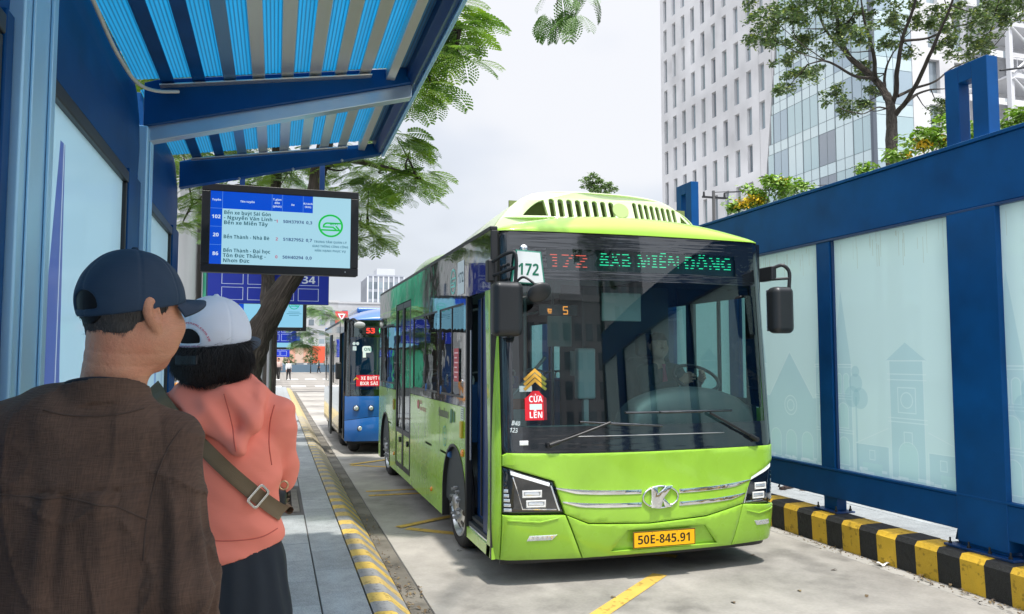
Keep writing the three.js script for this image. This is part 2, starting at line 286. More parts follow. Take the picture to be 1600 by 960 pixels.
// left pavement of grey granite slabs
{
  const pav = structure('pavement');
  part(pav, 'pavement_bed', [box(-6, 0.60, -0.03, 0.143, -8.36, 6), box(-6, -0.27, -0.03, 0.143, -9.78, -8.36), box(0.275, 0.60, -0.03, 0.143, -9.78, -8.36), box(-6, 0.60, -0.03, 0.143, -46, -9.78)], M.joint);
  const cols = [[0.31, 0.60], [0.005, 0.305], [-0.30, 0.0], [-0.605, -0.305], [-0.91, -0.61]];
  cols.forEach(([x0, x1], c) => {
    let z = 1.2 + (c % 2) * 0.31 - c * 0.07;
    while (z > -20) {
      const L = rr(0.52, 0.66), z1 = z - L;
      const pit = z1 < -8.36 && z > -9.78 && x1 > -0.27 && x0 < 0.275;
      if (!pit) part(pav, 'paving_slab', rbox(x0, x1 - 0.005, 0.13, 0.158 + rr(-0.0018, 0.0018), z1 + 0.006, z, 0.004), M.granite[Math.floor(rnd() * 3)]);
      z = z1;
    }
  });
  const far = part(pav, 'far_paving_slabs', box(-6, 0.6, 0.13, 0.158, -46, -20.7), M.granite[1]); far.userData.kind = 'stuff';
  const lft = part(pav, 'side_paving_slabs', box(-6, -0.915, 0.13, 0.157, -20.7, 6), M.granite[1]); lft.userData.kind = 'stuff';
  // square tree pit: stone rim, soil, bark chips
  part(pav, 'tree_pit_rim', [rbox(0.20, 0.272, 0.10, 0.156, -9.775, -8.365), rbox(-0.268, -0.20, 0.10, 0.156, -9.775, -8.365), rbox(-0.198, 0.198, 0.10, 0.156, -8.43, -8.365), rbox(-0.198, 0.198, 0.10, 0.156, -9.775, -9.71)], std([0.20, 0.185, 0.165], 0.95, 0, { map: rep(T.paint, 2) }));
  part(pav, 'soil', grid(20, 40, (u, v) => [lerp(-0.2, 0.2, u), 0.10 + 0.03 * fbm(u * 6, v * 18, 3, 4), lerp(-8.42, -9.72, v)]), std([0.055, 0.040, 0.030], 1, 0, { map: rep(T.rough, 3) }));
  const chips = []; for (let i = 0; i < 260; i++) { const s = rr(0.008, 0.03); chips.push(new THREE.BoxGeometry(s, s * 0.35, s * rr(0.5, 1)).rotateY(rr(0, 6)).rotateX(rr(-0.6, 0.6)).translate(rr(-0.19, 0.19), rr(0.115, 0.145), rr(-9.7, -8.44))); }
  const ch = part(pav, 'bark_chips', chips, std([0.20, 0.14, 0.09], 0.95)); ch.userData.kind = 'stuff';
}
// right kerb, black and yellow, higher
{
  const kerb = structure('kerb');
  let i = 0;
  for (let z = 2.66; z > -21; z -= 0.21, i++) {
    const t = 0.262 + rr(-0.003, 0.003), x0 = 4.90 + rr(-0.004, 0.004);
    const s = poly([[x0, -0.03], [x0 - 0.012, 0.225], [x0 + 0.014, t], [5.02, t + 0.004], [5.145, t + 0.003], [5.145, -0.03]]);
    part(kerb, 'kerb_block', boxUV(extr(s, 0.2065, 0.003).translate(0, 0, z - 0.208), 1, rr(0, 3), rr(0, 3)), i % 2 ? M.kerbBlack : M.kerbYellow[i % 4 ? 1 : 0]);
  }
  const pav = structure('pavement');
  part(pav, 'pavement_bed', box(5.15, 9.5, -0.03, 0.236, -46, 6), M.joint);
  for (let c = 0; c < 7; c++) for (let k = 0; k < 24; k++) {
    const x0 = 5.155 + c * 0.402, z0 = -12 + k * 0.603 + (c % 2) * 0.3;
    part(pav, 'paving_slab', rbox(x0, x0 + 0.396, 0.22, 0.25 + rr(-0.002, 0.002), z0, z0 + 0.597, 0.004), M.granite[Math.floor(rnd() * 3)]);
  }
  const far = part(pav, 'far_paving_slabs', [box(5.155, 9.5, 0.22, 0.25, -46, -12.4), box(7.98, 9.5, 0.22, 0.249, -12.4, 6)], M.granite[0]); far.userData.kind = 'stuff';
}
// dry leaves, grit and scraps along the kerbs
{
  const leafGeo = grid(3, 2, (u, v) => [(u - 0.5) * 0.05, 0.006 * Math.sin(u * 5) + 0.004, (v - 0.5) * 0.022 * Math.sin(0.35 + u * 2.5)]);
  const lm = [std([0.11, 0.075, 0.04], 0.9), std([0.19, 0.14, 0.07], 0.9), std([0.07, 0.055, 0.045], 0.9)];
  const litter = [[0.93, -5.62], [0.97, -6.0], [0.94, -5.75], [0.99, -5.9], [0.95, -6.12], [0.93, -6.4], [0.96, -5.3], [0.98, -5.45], [1.02, -5.8], [0.94, -6.7], [0.96, -7.6], [0.98, -7.9], [0.95, -8.3], [4.86, -5.1], [4.84, -4.9], [4.80, -4.7], [4.86, -4.55], [4.78, -4.35], [4.86, -5.9], [4.84, -6.1], [4.82, -4.2], [4.86, -4.05]];
  const dl = structure('leaf_litter'); dl.userData.kind = 'stuff';
  litter.forEach(([x, z]) => { for (let k = 0; k < 6; k++) part(dl, 'dry_leaf', leafGeo.clone().scale(rr(0.4, 1.1), 1, rr(0.4, 1)).rotateY(rr(0, 6)).rotateX(rr(-0.3, 0.3)).translate(x + rr(-0.07, 0.07), rr(0.002, 0.018), z + rr(-0.18, 0.18)), lm[k % 3]); });
  const grit = []; for (let i = 0; i < 500; i++) { const right = i % 3, s = rr(0.003, 0.012); grit.push(new THREE.BoxGeometry(s, s * 0.6, s).rotateY(rr(0, 6)).translate(right ? 4.885 - Math.abs(rr(-0.16, 0.16)) * rnd() : 0.905 + Math.abs(rr(0, 0.14)) * rnd(), 0.002, right ? rr(-9, -3.4) : rr(-12, -4.5))); }
  const gr = structure('grit', join(grit), std([0.24, 0.19, 0.13], 1)); gr.userData.kind = 'stuff';
  const bits = [[2.35, -5.25], [3.72, -5.0], [4.35, -5.4], [4.1, -4.75], [2.1, -6.6], [1.6, -6.9], [3.1, -4.9], [4.0, -6.0]];
  bits.forEach(([x, z], i) => { const o = new THREE.Mesh(leafGeo.clone().scale(1, 1, 1.2), lm[i % 3]); o.name = numbered('fallen_leaf'); o.position.set(x, 0.003, z); o.rotation.y = i * 1.3; info(o, ['dry leaf left of the yellow line, nearest the bottom edge', 'dry leaf on the sunlit road right of the yellow line', 'dry leaf on the road nearest the right black and yellow kerb', 'dry leaf on the road towards the lower right corner', 'dry leaf on shaded road beside the front wheel', 'dry leaf between front wheel and left kerb', 'dry leaf just right of the yellow line end', 'dry leaf at the right front corner of the bus'][i], 'leaf', 'fallen leaves on the road'); scene.add(o); });
  const paper = new THREE.Mesh(grid(5, 4, (u, v) => [(u - 0.5) * 0.09, 0.012 + 0.012 * Math.sin(u * 6 + v * 3), (v - 0.5) * 0.06]), std([0.75, 0.74, 0.72], 0.9)); paper.name = 'paper_scrap'; paper.position.set(4.85, 0.0, -5.42); info(paper, 'crumpled white paper scrap at the foot of the black and yellow kerb', 'litter'); scene.add(paper);
}
// ================================================================ left bus shelter (wall, canopy), screens and route signs
const NX = -0.70; // street face of the shelter wall
{
  const sh = thing('bus_shelter', 'blue bus shelter on the left with translucent ribbed canopy, printed glass wall and aluminium posts', 'bus shelter', [NX, 0.158, -4.5]);
  const g = new THREE.Group(); g.position.set(-NX, -0.158, 4.5); // children are written in scene metres
  const P = (n, geo, m) => { const o = part(sh, n, geo, m); o.position.set(-NX, -0.158, 4.5); return o; };
  const roofY = (x) => 3.15 + (x + 0.62) * 0.158;
  // canopy sheets: ribbed translucent blue, one per bay
  const sheetM = phys([0.008, 0.30, 0.62], { map: rep(T.ribs, 5.3, 2), transmission: 0.5, thickness: 0, roughness: 0.9 });
  const slatBlueReflect = std([0.16, 0.30, 0.46], 0.4, 0.6);  // bare slat with the blue reflection of the fascia put into its colour
  const bays = [[1.6, -1.34], [-1.46, -4.42], [-4.58, -6.0]];
  for (const [za, zb] of bays) {
    const n = 190, pos = [];
    P('canopy_sheet', grid(n, 1, (u, v) => { const x = lerp(-0.735, 0.73, u), r = 0.0035 * Math.abs(Math.sin(u * n * Math.PI / 4)); return [x, roofY(x) + 0.035 + r, lerp(za, zb, v)]; }), sheetM);
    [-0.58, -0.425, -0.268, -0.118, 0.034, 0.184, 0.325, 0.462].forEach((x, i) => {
      P('canopy_slat', rbox(x - 0.033, x + 0.033, -0.004, 0.004, zb, za, 0.002).applyMatrix4(new THREE.Matrix4().makeRotationZ(0.156).setPosition(0, 0, 0)).translate(0, roofY(x) - x * 0.158 + 0.008, 0), i < 2 ? M.navy : i === 2 ? slatBlueReflect : M.slat);  // slats nearest the wall coloured navy to imitate the fascia reflected in them
    });
    P('canopy_rail', rbox(0.578, 0.628, roofY(0.6) - 0.035, roofY(0.6) + 0.03, zb, za, 0.004), M.slat);
    P('slat_rail', rbox(-0.62, 0.50, -0.012, -0.004, zb - 0.005, zb + 0.05, 0.002).rotateZ(0.156).translate(0, 3.245, 0), M.slat);
    for (const x of [-0.4, -0.1, 0.18, 0.44]) P('rivet', new THREE.SphereGeometry(0.007, 8, 6).scale(1, 0.5, 1).translate(x, roofY(x) - 0.006, zb + 0.022), M.steel);
  }
  // outer edge beam and its light aluminium strip
  P('edge_beam', extr(poly([[0.70, 3.34], [0.735, 3.30], [0.765, 3.31], [0.765, 3.42], [0.70, 3.42]]), 7.72, 0.003).translate(0, 0, -6.1), M.navyDark);
  P('edge_trim', rbox(0.768, 0.790, 3.295, 3.405, -6.1, 1.62, 0.004), M.aluBlueLit);
  P('gutter_lip', rbox(0.60, 0.70, 3.415, 3.43, -6.1, 1.62, 0.004), M.navyDark);
  // tapered cross beams with an aluminium lower edge
  const beam = (z, w, trim) => {
    P('cross_beam', extr(poly([[-0.69, 2.93], [0.74, 3.315], [0.74, 3.40], [-0.62, 3.185], [-0.69, 3.16]]), w, 0.003).translate(0, 0, z - w / 2), M.navy);
    if (trim) P('beam_trim', extr(poly([[-0.705, 2.845], [0.735, 3.235], [0.735, 3.312], [-0.705, 2.928]]), 0.07, 0.004).translate(0, 0, z - 0.035), M.alu);
  };
  beam(-1.40, 0.12, true); beam(-4.50, 0.15, true);
  P('end_beam', extr(poly([[-0.69, 2.94], [0.76, 3.30], [0.76, 3.385], [-0.62, 3.15], [-0.69, 3.13]]), 0.08, 0.003).translate(0, 0, -6.10), M.navy);
  for (const x of [-0.28, 0.10, 0.46]) P('bolt', new THREE.SphereGeometry(0.011, 8, 6).translate(x, 3.03 + (x + 0.28) * 0.26, -6.015), M.steel);
  // wall: posts, rails, sloping fascia, printed panes
  const fascia = (za, zb) => P('fascia', (() => { const s = poly([[-0.755, 2.60], [-0.705, 2.62], [-0.70, 2.80], [-0.705, 2.95], [-0.722, 3.10], [-0.735, 3.16], [-0.755, 3.16]]); return extr(s, za - zb, 0.002).translate(0, 0, zb); })(), M.navy);
  fascia(1.6, -1.34); fascia(-1.46, -4.40); fascia(-4.60, -6.06);
  const print = canvasTex(1024, 1024, (c, W, H) => { // flat print: pale blue skyline shapes on white film
    c.fillStyle = '#b8e8fa'; c.fillRect(0, 0, W, H);
    const gr = (y0, y1, a) => { c.fillStyle = a; c.fillRect(0, y0, W, y1 - y0); };
    const blue = '#1650b0', mid = '#3f8fd6', pale = '#8cc6e8';
    c.fillStyle = pale; c.fillRect(470, 560, 90, 464); c.fillRect(840, 380, 70, 644); c.fillRect(600, 640, 120, 384);
    c.fillStyle = mid; c.beginPath(); c.moveTo(540, 420); c.lineTo(620, 460); c.lineTo(620, 560); c.lineTo(540, 560); c.fill();
    c.fillStyle = '#7fbfe6'; c.fillRect(640, 430, 200, 50);
    c.fillStyle = blue; c.beginPath(); c.moveTo(90, 1024); c.lineTo(105, 440); c.lineTo(200, 60); c.lineTo(245, 60); c.lineTo(270, 440); c.lineTo(300, 640); c.lineTo(318, 1024); c.fill();
    c.beginPath(); c.moveTo(262, 560); c.quadraticCurveTo(345, 620, 335, 660); c.quadraticCurveTo(300, 690, 262, 668); c.fill();
    c.fillStyle = '#d9eef6'; c.fillRect(232, 60, 7, 560);
    for (let y = 640; y < 1000; y += 90) { c.fillRect(185, y, 12, 60); c.fillRect(212, y + 30, 12, 60); c.fillRect(250, y + 10, 14, 80); }
    c.fillStyle = 'rgba(22,80,176,.75)'; c.fillRect(740, 800, 90, 224); c.fillRect(930, 700, 60, 324);
    c.fillStyle = '#d9eef6'; for (let y = 720; y < 1000; y += 26) { c.fillRect(940, y, 14, 14); c.fillRect(964, y, 14, 14); }
  });
  const glassM = phys(0xffffff, { map: print, transmission: 0.72, thickness: 0, roughness: 0.9, clearcoat: 0.35, clearcoatRoughness: 0.04 });
  const pane = (za, zb) => {
    const gm = grid(1, 1, (u, v) => [NX - 0.012, lerp(0.55, 2.56, v), lerp(za, zb, u)]);
    P('printed_pane', gm, glassM);
    P('pane_gasket', [rbox(NX - 0.03, NX + 0.012, 2.545, 2.60, zb, za), rbox(NX - 0.03, NX + 0.008, 0.50, 0.55, zb, za), rbox(NX - 0.03, NX + 0.006, 0.551, 2.544, za - 0.02, za), rbox(NX - 0.03, NX + 0.006, 0.551, 2.544, zb, zb + 0.03)], M.black);
    P('lower_rail', rbox(NX - 0.05, NX + 0.02, 0.36, 0.498, zb, za), M.navy);
  };
  pane(1.4, -1.2); pane(-2.66, -4.07); pane(-4.72, -5.72); pane(-1.6, -2.28);
  const post = (za, zb, m, d = 0.03) => P('post', rbox(NX - 0.06, NX + d, 0.158, 2.62, zb, za, 0.006), m);
  post(-4.075, -4.40, M.navy, 0.012); post(-5.73, -6.06, M.navy, 0.014); post(-1.2, -1.6, M.navy, 0.012); post(-2.282, -2.345, M.navy, 0.012);
  const aluPost = (za, zb, top) => { P('aluminium_post', [rbox(NX - 0.05, NX + 0.035, 0.158, top, zb, za, 0.008), rbox(NX + 0.036, NX + 0.046, 0.16, top - 0.002, zb + 0.03, zb + 0.075, 0.004), rbox(NX + 0.036, NX + 0.044, 0.16, top - 0.004, za - 0.09, za - 0.055, 0.004)], M.aluBlueLit); };
  aluPost(-2.35, -2.655, 2.95); aluPost(-4.42, -4.585, 2.93);
  P('loose_conduit', tube([[-0.70, 3.12, -1.6], [-0.695, 3.10, -2.4], [-0.69, 3.07, -3.1], [-0.685, 3.03, -3.7], [-0.66, 3.04, -4.1], [-0.60, 3.09, -4.33], [-0.52, 3.12, -4.40]], 0.009, 8, 60), std([0.62, 0.60, 0.52], 0.7));
}

// hanging screens ------------------------------------------------
function drawMark(c, x, y, r, col) { // round green badge with a stylised bus outline
  c.strokeStyle = col; c.lineWidth = r * 0.17; c.beginPath(); c.arc(x, y, r, 0, 6.3); c.stroke();
  c.lineWidth = r * 0.14; c.beginPath(); c.moveTo(x + r * 0.95, y - r * 0.25); c.lineTo(x - r * 0.30, y - r * 0.25); c.quadraticCurveTo(x - r * 0.62, y - r * 0.2, x - r * 0.62, y + r * 0.12); c.lineTo(x + r * 0.25, y + r * 0.12); c.stroke();
  c.beginPath(); c.moveTo(x - r * 0.95, y + r * 0.42); c.lineTo(x + r * 0.95, y + r * 0.42); c.stroke();
  c.beginPath(); c.moveTo(x + r * 0.2, y + r * 0.12); c.lineTo(x + r * 0.55, y + r * 0.42); c.moveTo(x + r * 0.45, y); c.lineTo(x + r * 0.8, y + r * 0.42); c.stroke();
}
const boardTex = canvasTex(1280, 720, (c, W, H) => {
  c.fillStyle = '#a8d8ea'; c.fillRect(0, 0, W, H);
  c.fillStyle = '#0f4fd0'; c.fillRect(0, 0, 920, 170); c.fillRect(0, 0, 105, H);
  c.strokeStyle = '#6fa2ee'; c.lineWidth = 3; for (const x of [105, 545, 640, 830]) { c.beginPath(); c.moveTo(x, 0); c.lineTo(x, 170); c.stroke(); }
  for (const y of [170, 350, 530]) { c.beginPath(); c.moveTo(0, y); c.lineTo(105, y); c.stroke(); }
  c.fillStyle = '#dfeefc'; c.textAlign = 'center'; c.font = 'bold 27px sans-serif';
  vtext(c, 'Tuyến', 53, 95); vtext(c, 'Tên tuyến', 325, 100); vtext(c, 'T.gian', 592, 60); vtext(c, 'đến', 592, 95); vtext(c, '(phút)', 592, 130); vtext(c, 'Xe', 735, 105); vtext(c, 'K/cách', 875, 85); vtext(c, '(km)', 875, 118);
  c.font = 'bold 48px sans-serif'; vtext(c, '102', 53, 270); vtext(c, '20', 53, 450); vtext(c, '86', 53, 635);
  c.fillStyle = '#2b5a66'; c.textAlign = 'left'; c.font = 'bold 50px sans-serif';
  vtext(c, 'Bến xe buýt Sài Gòn', 118, 225, 420); vtext(c, '- Nguyễn Văn Linh -', 118, 275); vtext(c, 'Bến xe Miền Tây', 118, 325); vtext(c, 'Bến Thành - Nhà Bè', 118, 465, 410);
  vtext(c, 'Bến Thành - Đại học', 118, 600, 420); vtext(c, 'Tôn Đức Thắng -', 118, 650); vtext(c, 'Nhơn Đức', 118, 700);
  c.fillStyle = '#223f74'; c.font = 'bold 42px sans-serif'; c.textAlign = 'right';
  [['50H37974', '0,3', 285], ['51B27952', '0,7', 465], ['50H40294', '0,0', 645]].forEach(([a, b, y]) => { vtext(c, a, 840, y); vtext(c, b, 918, y); });
  c.fillStyle = '#c25a74'; vtext(c, '1', 605, 285); vtext(c, '2', 605, 465); vtext(c, '0', 605, 645);
  drawMark(c, 1090, 290, 108, '#15c24a'); c.fillStyle = '#15a848'; c.font = 'bold 30px sans-serif'; c.textAlign = 'center'; vtext(c, 'MCPT', 1122, 282);
  c.fillStyle = '#41758a'; c.font = 'bold 30px sans-serif'; vtext(c, 'TRUNG TÂM QUẢN LÝ', 1090, 470); vtext(c, 'GIAO THÔNG CÔNG CỘNG', 1090, 515, 340); vtext(c, 'HÂN HẠNH PHỤC VỤ', 1090, 560);
});
const boardTex2 = canvasTex(1024, 576, (c, W, H) => {
  c.fillStyle = '#8fd0ee'; c.fillRect(0, 0, W, H); c.fillStyle = '#0f4fd0'; c.fillRect(0, 0, 640, 110); c.fillRect(0, 0, 80, H);
  c.fillStyle = '#3f7f92'; c.font = 'bold 34px sans-serif'; vtext(c, 'TUYẾN 1-2', 520, 160); drawMark(c, 880, 170, 80, '#18b89a');
  c.fillRect(790, 300, 180, 8); c.fillRect(760, 330, 240, 8); c.fillRect(800, 360, 160, 8);
});
function screenBoard(label, pos, tex, w = 1.17, h = 0.675) {
  const t = thing('display_screen', label, 'display', pos, 0.012);
  part(t, 'housing', [rbox(-w / 2, w / 2, -h / 2, h / 2, -0.09, 0, 0.014, 3), rbox(-w / 2, w / 2, h / 2 - 0.055, h / 2, 0.001, 0.014, 0.005), rbox(-w / 2, w / 2, -h / 2, -h / 2 + 0.062, 0.001, 0.014, 0.005), rbox(-w / 2, -w / 2 + 0.062, -h / 2 + 0.063, h / 2 - 0.056, 0.001, 0.014, 0.005), rbox(w / 2 - 0.062, w / 2, -h / 2 + 0.063, h / 2 - 0.056, 0.001, 0.014, 0.005)], M.black);
  const pg = new THREE.PlaneGeometry(w - 0.122, h - 0.118).translate(0, 0.003, 0.006);
  part(t, 'screen', pg, phys([0.02, 0.02, 0.02], { map: tex, emissive: 0xffffff, emissiveMap: tex, emissiveIntensity: 0.60, roughness: 0.15 }));
  part(t, 'indicator_light', new THREE.CircleGeometry(0.004, 10).translate(w / 2 - 0.1, -h / 2 + 0.03, 0.0165), std([0.8, 0.8, 0.8], 0.4));
  for (const x of [-0.3, 0.3]) part(t, 'hanger', rbox(x - 0.02, x + 0.02, h / 2 - 0.01, h / 2 + 0.22, -0.06, -0.03, 0.004), M.navyDark);
  return t;
}
screenBoard('large black framed screen listing bus routes 102, 20 and 86 under the canopy end', [0.03, 2.697, -6.27], boardTex);
screenBoard('second screen with pale blue page and green badge behind the tree trunk', [-0.085, 2.525, -13.9], boardTex2);
screenBoard('farthest pale screen strip seen below the small blue route sign', [-0.13, 2.3, -21.6], boardTex2);

// blue route signs on posts --------------------------------------
const routeTex = canvasTex(1024, 512, (c, W, H) => {
  c.fillStyle = '#0d2fae'; c.fillRect(0, 0, W, H); c.strokeStyle = '#cfdcf5'; c.lineWidth = 6; c.fillStyle = '#e8f0ff'; c.font = 'bold 110px sans-serif'; c.textAlign = 'center';
  const nums = ['', '', '', '34', '', '', '', ''];
  for (let j = 0; j < 3; j++) for (let i = 0; i < 4; i++) { const x = 115 + i * 215, y = 15 + j * 166; c.strokeRect(x, y, 175, 130); if (j === 1 && i === 3) vtext(c, '34', x + 88, y + 108); }
});
function routeSign(label, pos, w, h) {
  const t = thing('route_sign', label, 'sign', pos, 0, 'blue route signs over the pavement');
  part(t, 'sign_panel', [rbox(-w / 2, w / 2, -h / 2, h / 2, -0.06, -0.004, 0.006)], M.navyDark);
  part(t, 'sign_face', new THREE.PlaneGeometry(w - 0.01, h - 0.01).translate(0, 0, -0.001), std(0xffffff, 0.4, 0, { map: routeTex }));
  part(t, 'sign_post', rbox(-w / 2 - 0.02, -w / 2 + 0.14, -pos[1] + 0.158, h / 2 + 0.1, -0.16, -0.065, 0.006), M.navyDark);
  part(t, 'sign_post', bar([w / 2 - 0.72, -pos[1] + 0.158, -0.12], [w / 2 - 0.72, h / 2, -0.12], 0.03, 10), M.steel);
}
routeSign('nearest blue route sign with white boxes and the number 34 behind the tree', [-0.09, 2.71, -10.3], 1.47, 0.62);
routeSign('middle small blue route sign with white boxes below the second screen', [-0.18, 2.36, -18], 1.24, 0.58);
routeSign('farthest tiny blue route sign at the end of the pavement', [-0.1, 2.08, -27], 1.1, 0.6);
// ================================================================ right: blue barrier wall of the opposite shelter
{
  const w = thing('barrier_wall', 'long navy blue steel shelter wall with frosted printed panes standing on the black and yellow kerb', 'shelter wall', [5.05, 0.262, -4.6]);
  const P = (n, geo, m) => { const o = part(w, n, geo, m); o.position.set(-5.05, -0.262, 4.6); return o; };
  const X = 5.05, Z0 = 1.6, Z1 = -15.6;
  P('top_fascia', [rbox(X, X + 0.16, 2.852, 3.345, Z1, Z0, 0.008)], M.navy);
  P('roof_edge', [rbox(X - 0.012, X + 0.18, 3.347, 3.375, Z1 - 0.02, Z0, 0.004)], M.navy);
  P('roof_sheet', box(X + 0.02, X + 0.17, 3.377, 3.385, Z1, Z0), M.aluBlueLit);
  P('bottom_beam', [rbox(X + 0.002, X + 0.15, 0.40, 0.655, Z1, Z0, 0.008)], M.navy);
  P('sill', [rbox(X - 0.006, X + 0.05, 0.657, 0.676, Z1, Z0, 0.004)], M.navy);
  P('head_trim', rbox(X - 0.005, X + 0.04, 2.83, 2.850, Z1, Z0, 0.004), M.navyDark);
  // frosted film print: two churches with towers, a clock tower hall and trees, pale on pale
  const film = canvasTex(2048, 1024, (c, W, H) => {
    c.fillStyle = '#cdebe9'; c.fillRect(0, 0, W, H);
    const a = 'rgba(140,192,202,.30)', l = 'rgba(222,244,242,.6)';
    const house = (x, y, w, h) => { c.fillStyle = a; c.fillRect(x, y, w, h); c.strokeStyle = l; c.lineWidth = 5; c.strokeRect(x, y, w, h); };
    const arch = (x, y, w, h) => { c.fillStyle = 'rgba(190,228,226,.85)'; c.strokeStyle = l; c.lineWidth = 4; c.beginPath(); c.moveTo(x, y); c.lineTo(x, y - h + w / 2); c.arc(x + w / 2, y - h + w / 2, w / 2, Math.PI, 0); c.lineTo(x + w, y); c.closePath(); c.fill(); c.stroke(); };
    const spire = (x) => { house(x, 560, 110, 464); c.fillStyle = a; c.beginPath(); c.moveTo(x, 560); c.lineTo(x + 55, 230); c.lineTo(x + 110, 560); c.fill(); c.strokeStyle = l; c.lineWidth = 4; for (const y of [560, 700, 850]) { c.strokeRect(x - 6, y, 122, 12); } arch(x + 15, 690, 34, 90); arch(x + 60, 690, 34, 90); arch(x + 22, 840, 64, 110); arch(x + 22, 1000, 64, 120); };
    spire(110); spire(600); c.fillStyle = a; c.fillRect(220, 720, 380, 304); c.beginPath(); c.moveTo(240, 720); c.lineTo(410, 500); c.lineTo(580, 720); c.fill(); c.strokeStyle = l; c.lineWidth = 6; c.beginPath(); c.moveTo(240, 720); c.lineTo(410, 500); c.lineTo(580, 720); c.stroke();
    c.beginPath(); c.arc(410, 760, 46, 0, 7); c.stroke(); c.beginPath(); c.arc(410, 760, 26, 0, 7); c.stroke(); for (const x of [250, 370, 490]) arch(x, 1010, 80, 130);
    c.fillStyle = a; for (const [x, y, r] of [[735, 640, 40], [712, 700, 46], [760, 705, 46], [735, 590, 24]]) { c.beginPath(); c.arc(x, y, r, 0, 7); c.fill(); } c.fillRect(730, 700, 10, 324);
    c.save(); c.translate(1020, 1024); c.scale(0.76, 0.77); c.translate(-1395, -1024); house(1280, 400, 230, 624); c.fillStyle = a; c.beginPath(); c.moveTo(1255, 400); c.lineTo(1395, 305); c.lineTo(1535, 400); c.fill(); c.strokeStyle = l; c.lineWidth = 6; for (const y of [400, 470, 500, 700, 720]) { c.beginPath(); c.moveTo(1262, y); c.lineTo(1530, y); c.stroke(); }
    c.strokeRect(1335, 540, 120, 130); c.beginPath(); c.arc(1395, 605, 40, 0, 7); c.stroke(); c.strokeRect(1370, 770, 55, 70); arch(1330, 1010, 130, 190);
    house(1010, 860, 250, 164); house(1530, 860, 300, 164); c.beginPath(); c.moveTo(1010, 860); c.lineTo(1260, 760); c.moveTo(1830, 860); c.lineTo(1530, 760); c.stroke(); c.strokeRect(1115, 890, 40, 50); c.strokeRect(1600, 890, 40, 50); c.fillStyle = 'rgba(190,228,226,.85)'; c.fillRect(1060, 960, 150, 64); c.fillRect(1600, 960, 150, 64); c.restore();
    c.fillStyle = 'rgba(235,250,248,.5)'; for (let i = 0; i < 60; i++) c.fillRect(rnd() * W, H - 8 - rnd() * 20, rr(10, 60), 12);
    c.fillStyle = 'rgba(150,150,120,.25)'; for (let i = 0; i < 90; i++) c.fillRect(rnd() * W, rnd() * 60, rr(1, 5), rr(10, 120));
  });
  film.wrapS = THREE.RepeatWrapping;
  const filmM = phys(0xffffff, { map: film, transmission: 0.5, thickness: 0, roughness: 0.95, clearcoat: 0.55, clearcoatRoughness: 0.04 });
  // rhythm of one unit: wide post, three panes with slim posts between
  const bolt = (x, z) => [new THREE.CylinderGeometry(0.014, 0.014, 0.02, 6).translate(x, 0.292, z), new THREE.CylinderGeometry(0.007, 0.007, 0.045, 6).translate(x, 0.31, z)];
  const slim = (zc) => {
    P('slim_post', rbox(X + 0.004, X + 0.14, 0.656, 2.851, zc - 0.095, zc + 0.095, 0.006), M.navy);
    P('leg', rbox(X + 0.02, X + 0.13, 0.285, 0.401, zc - 0.09, zc + 0.09, 0.005), M.navy);
    P('base_plate', rbox(X - 0.045, X + 0.165, 0.268, 0.284, zc - 0.16, zc + 0.16, 0.003), M.navyDark);
    P('bolt', [...bolt(X - 0.02, zc - 0.125), ...bolt(X - 0.02, zc + 0.125), ...bolt(X + 0.14, zc - 0.125), ...bolt(X + 0.14, zc + 0.125)], M.black);
  };
  const wide = (zc) => {
    P('wide_post', rbox(X - 0.004, X + 0.17, 0.31, 2.853, zc - 0.22, zc + 0.22, 0.008), M.navy);
    P('base_plate', rbox(X - 0.06, X + 0.23, 0.268, 0.286, zc - 0.30, zc + 0.30, 0.003), M.navyDark);
    P('gusset', [[-0.16], [0.16]].map(([s]) => extr(poly([[0, 0], [0.14, 0], [0.10, 0.14], [0, 0.19]]), 0.012).translate(0, 0, 0).rotateY(s > 0 ? -Math.PI / 2 : Math.PI / 2).translate(X + (s > 0 ? 0.13 : 0.12), 0.286, zc + Math.sign(s) * 0.221)), M.navy);
    P('post_foot', rbox(X + 0.01, X + 0.15, 0.287, 0.312, zc - 0.2, zc + 0.2, 0.003), M.navy);
    P('bolt', [-0.26, -0.09, 0.09, 0.26].flatMap((d) => bolt(X - 0.035, zc + d)), M.black);
  };
  const pane = (za, zb, u0, u1) => { // za far, zb near
    const gm = grid(1, 1, (u, v) => [X + 0.045, lerp(0.675, 2.835, v), lerp(zb, za, u)]); const uv = gm.attributes.uv; for (let i = 0; i < uv.count; i++) uv.setX(i, lerp(u1, u0, uv.getX(i)));
    P('frosted_pane', gm, filmM);
    P('pane_gasket', [rbox(X + 0.02, X + 0.06, 0.677, 2.83, za - 0.001, za + 0.018, 0.003), rbox(X + 0.02, X + 0.06, 0.677, 2.83, zb - 0.018, zb + 0.001, 0.003)], M.navyDark);
  };
  for (const c of [0.24, -4.63, -9.50, -14.4]) {
    wide(c);
    let z = c - 0.22;
    for (let k = 0; k < 3; k++) { const zb = z, za = Math.max(z - 1.368, Z1); if (za < zb - 0.3) pane(za, zb, [0.30, 0.0, 0.30][k], [0.617, 0.317, 0.617][k]); z -= 1.372; if (k < 2 && z > Z1) { slim(z - 0.095); z -= 0.19; } }
  }
  pane(0.46, 1.55, 0.1, 0.36); 
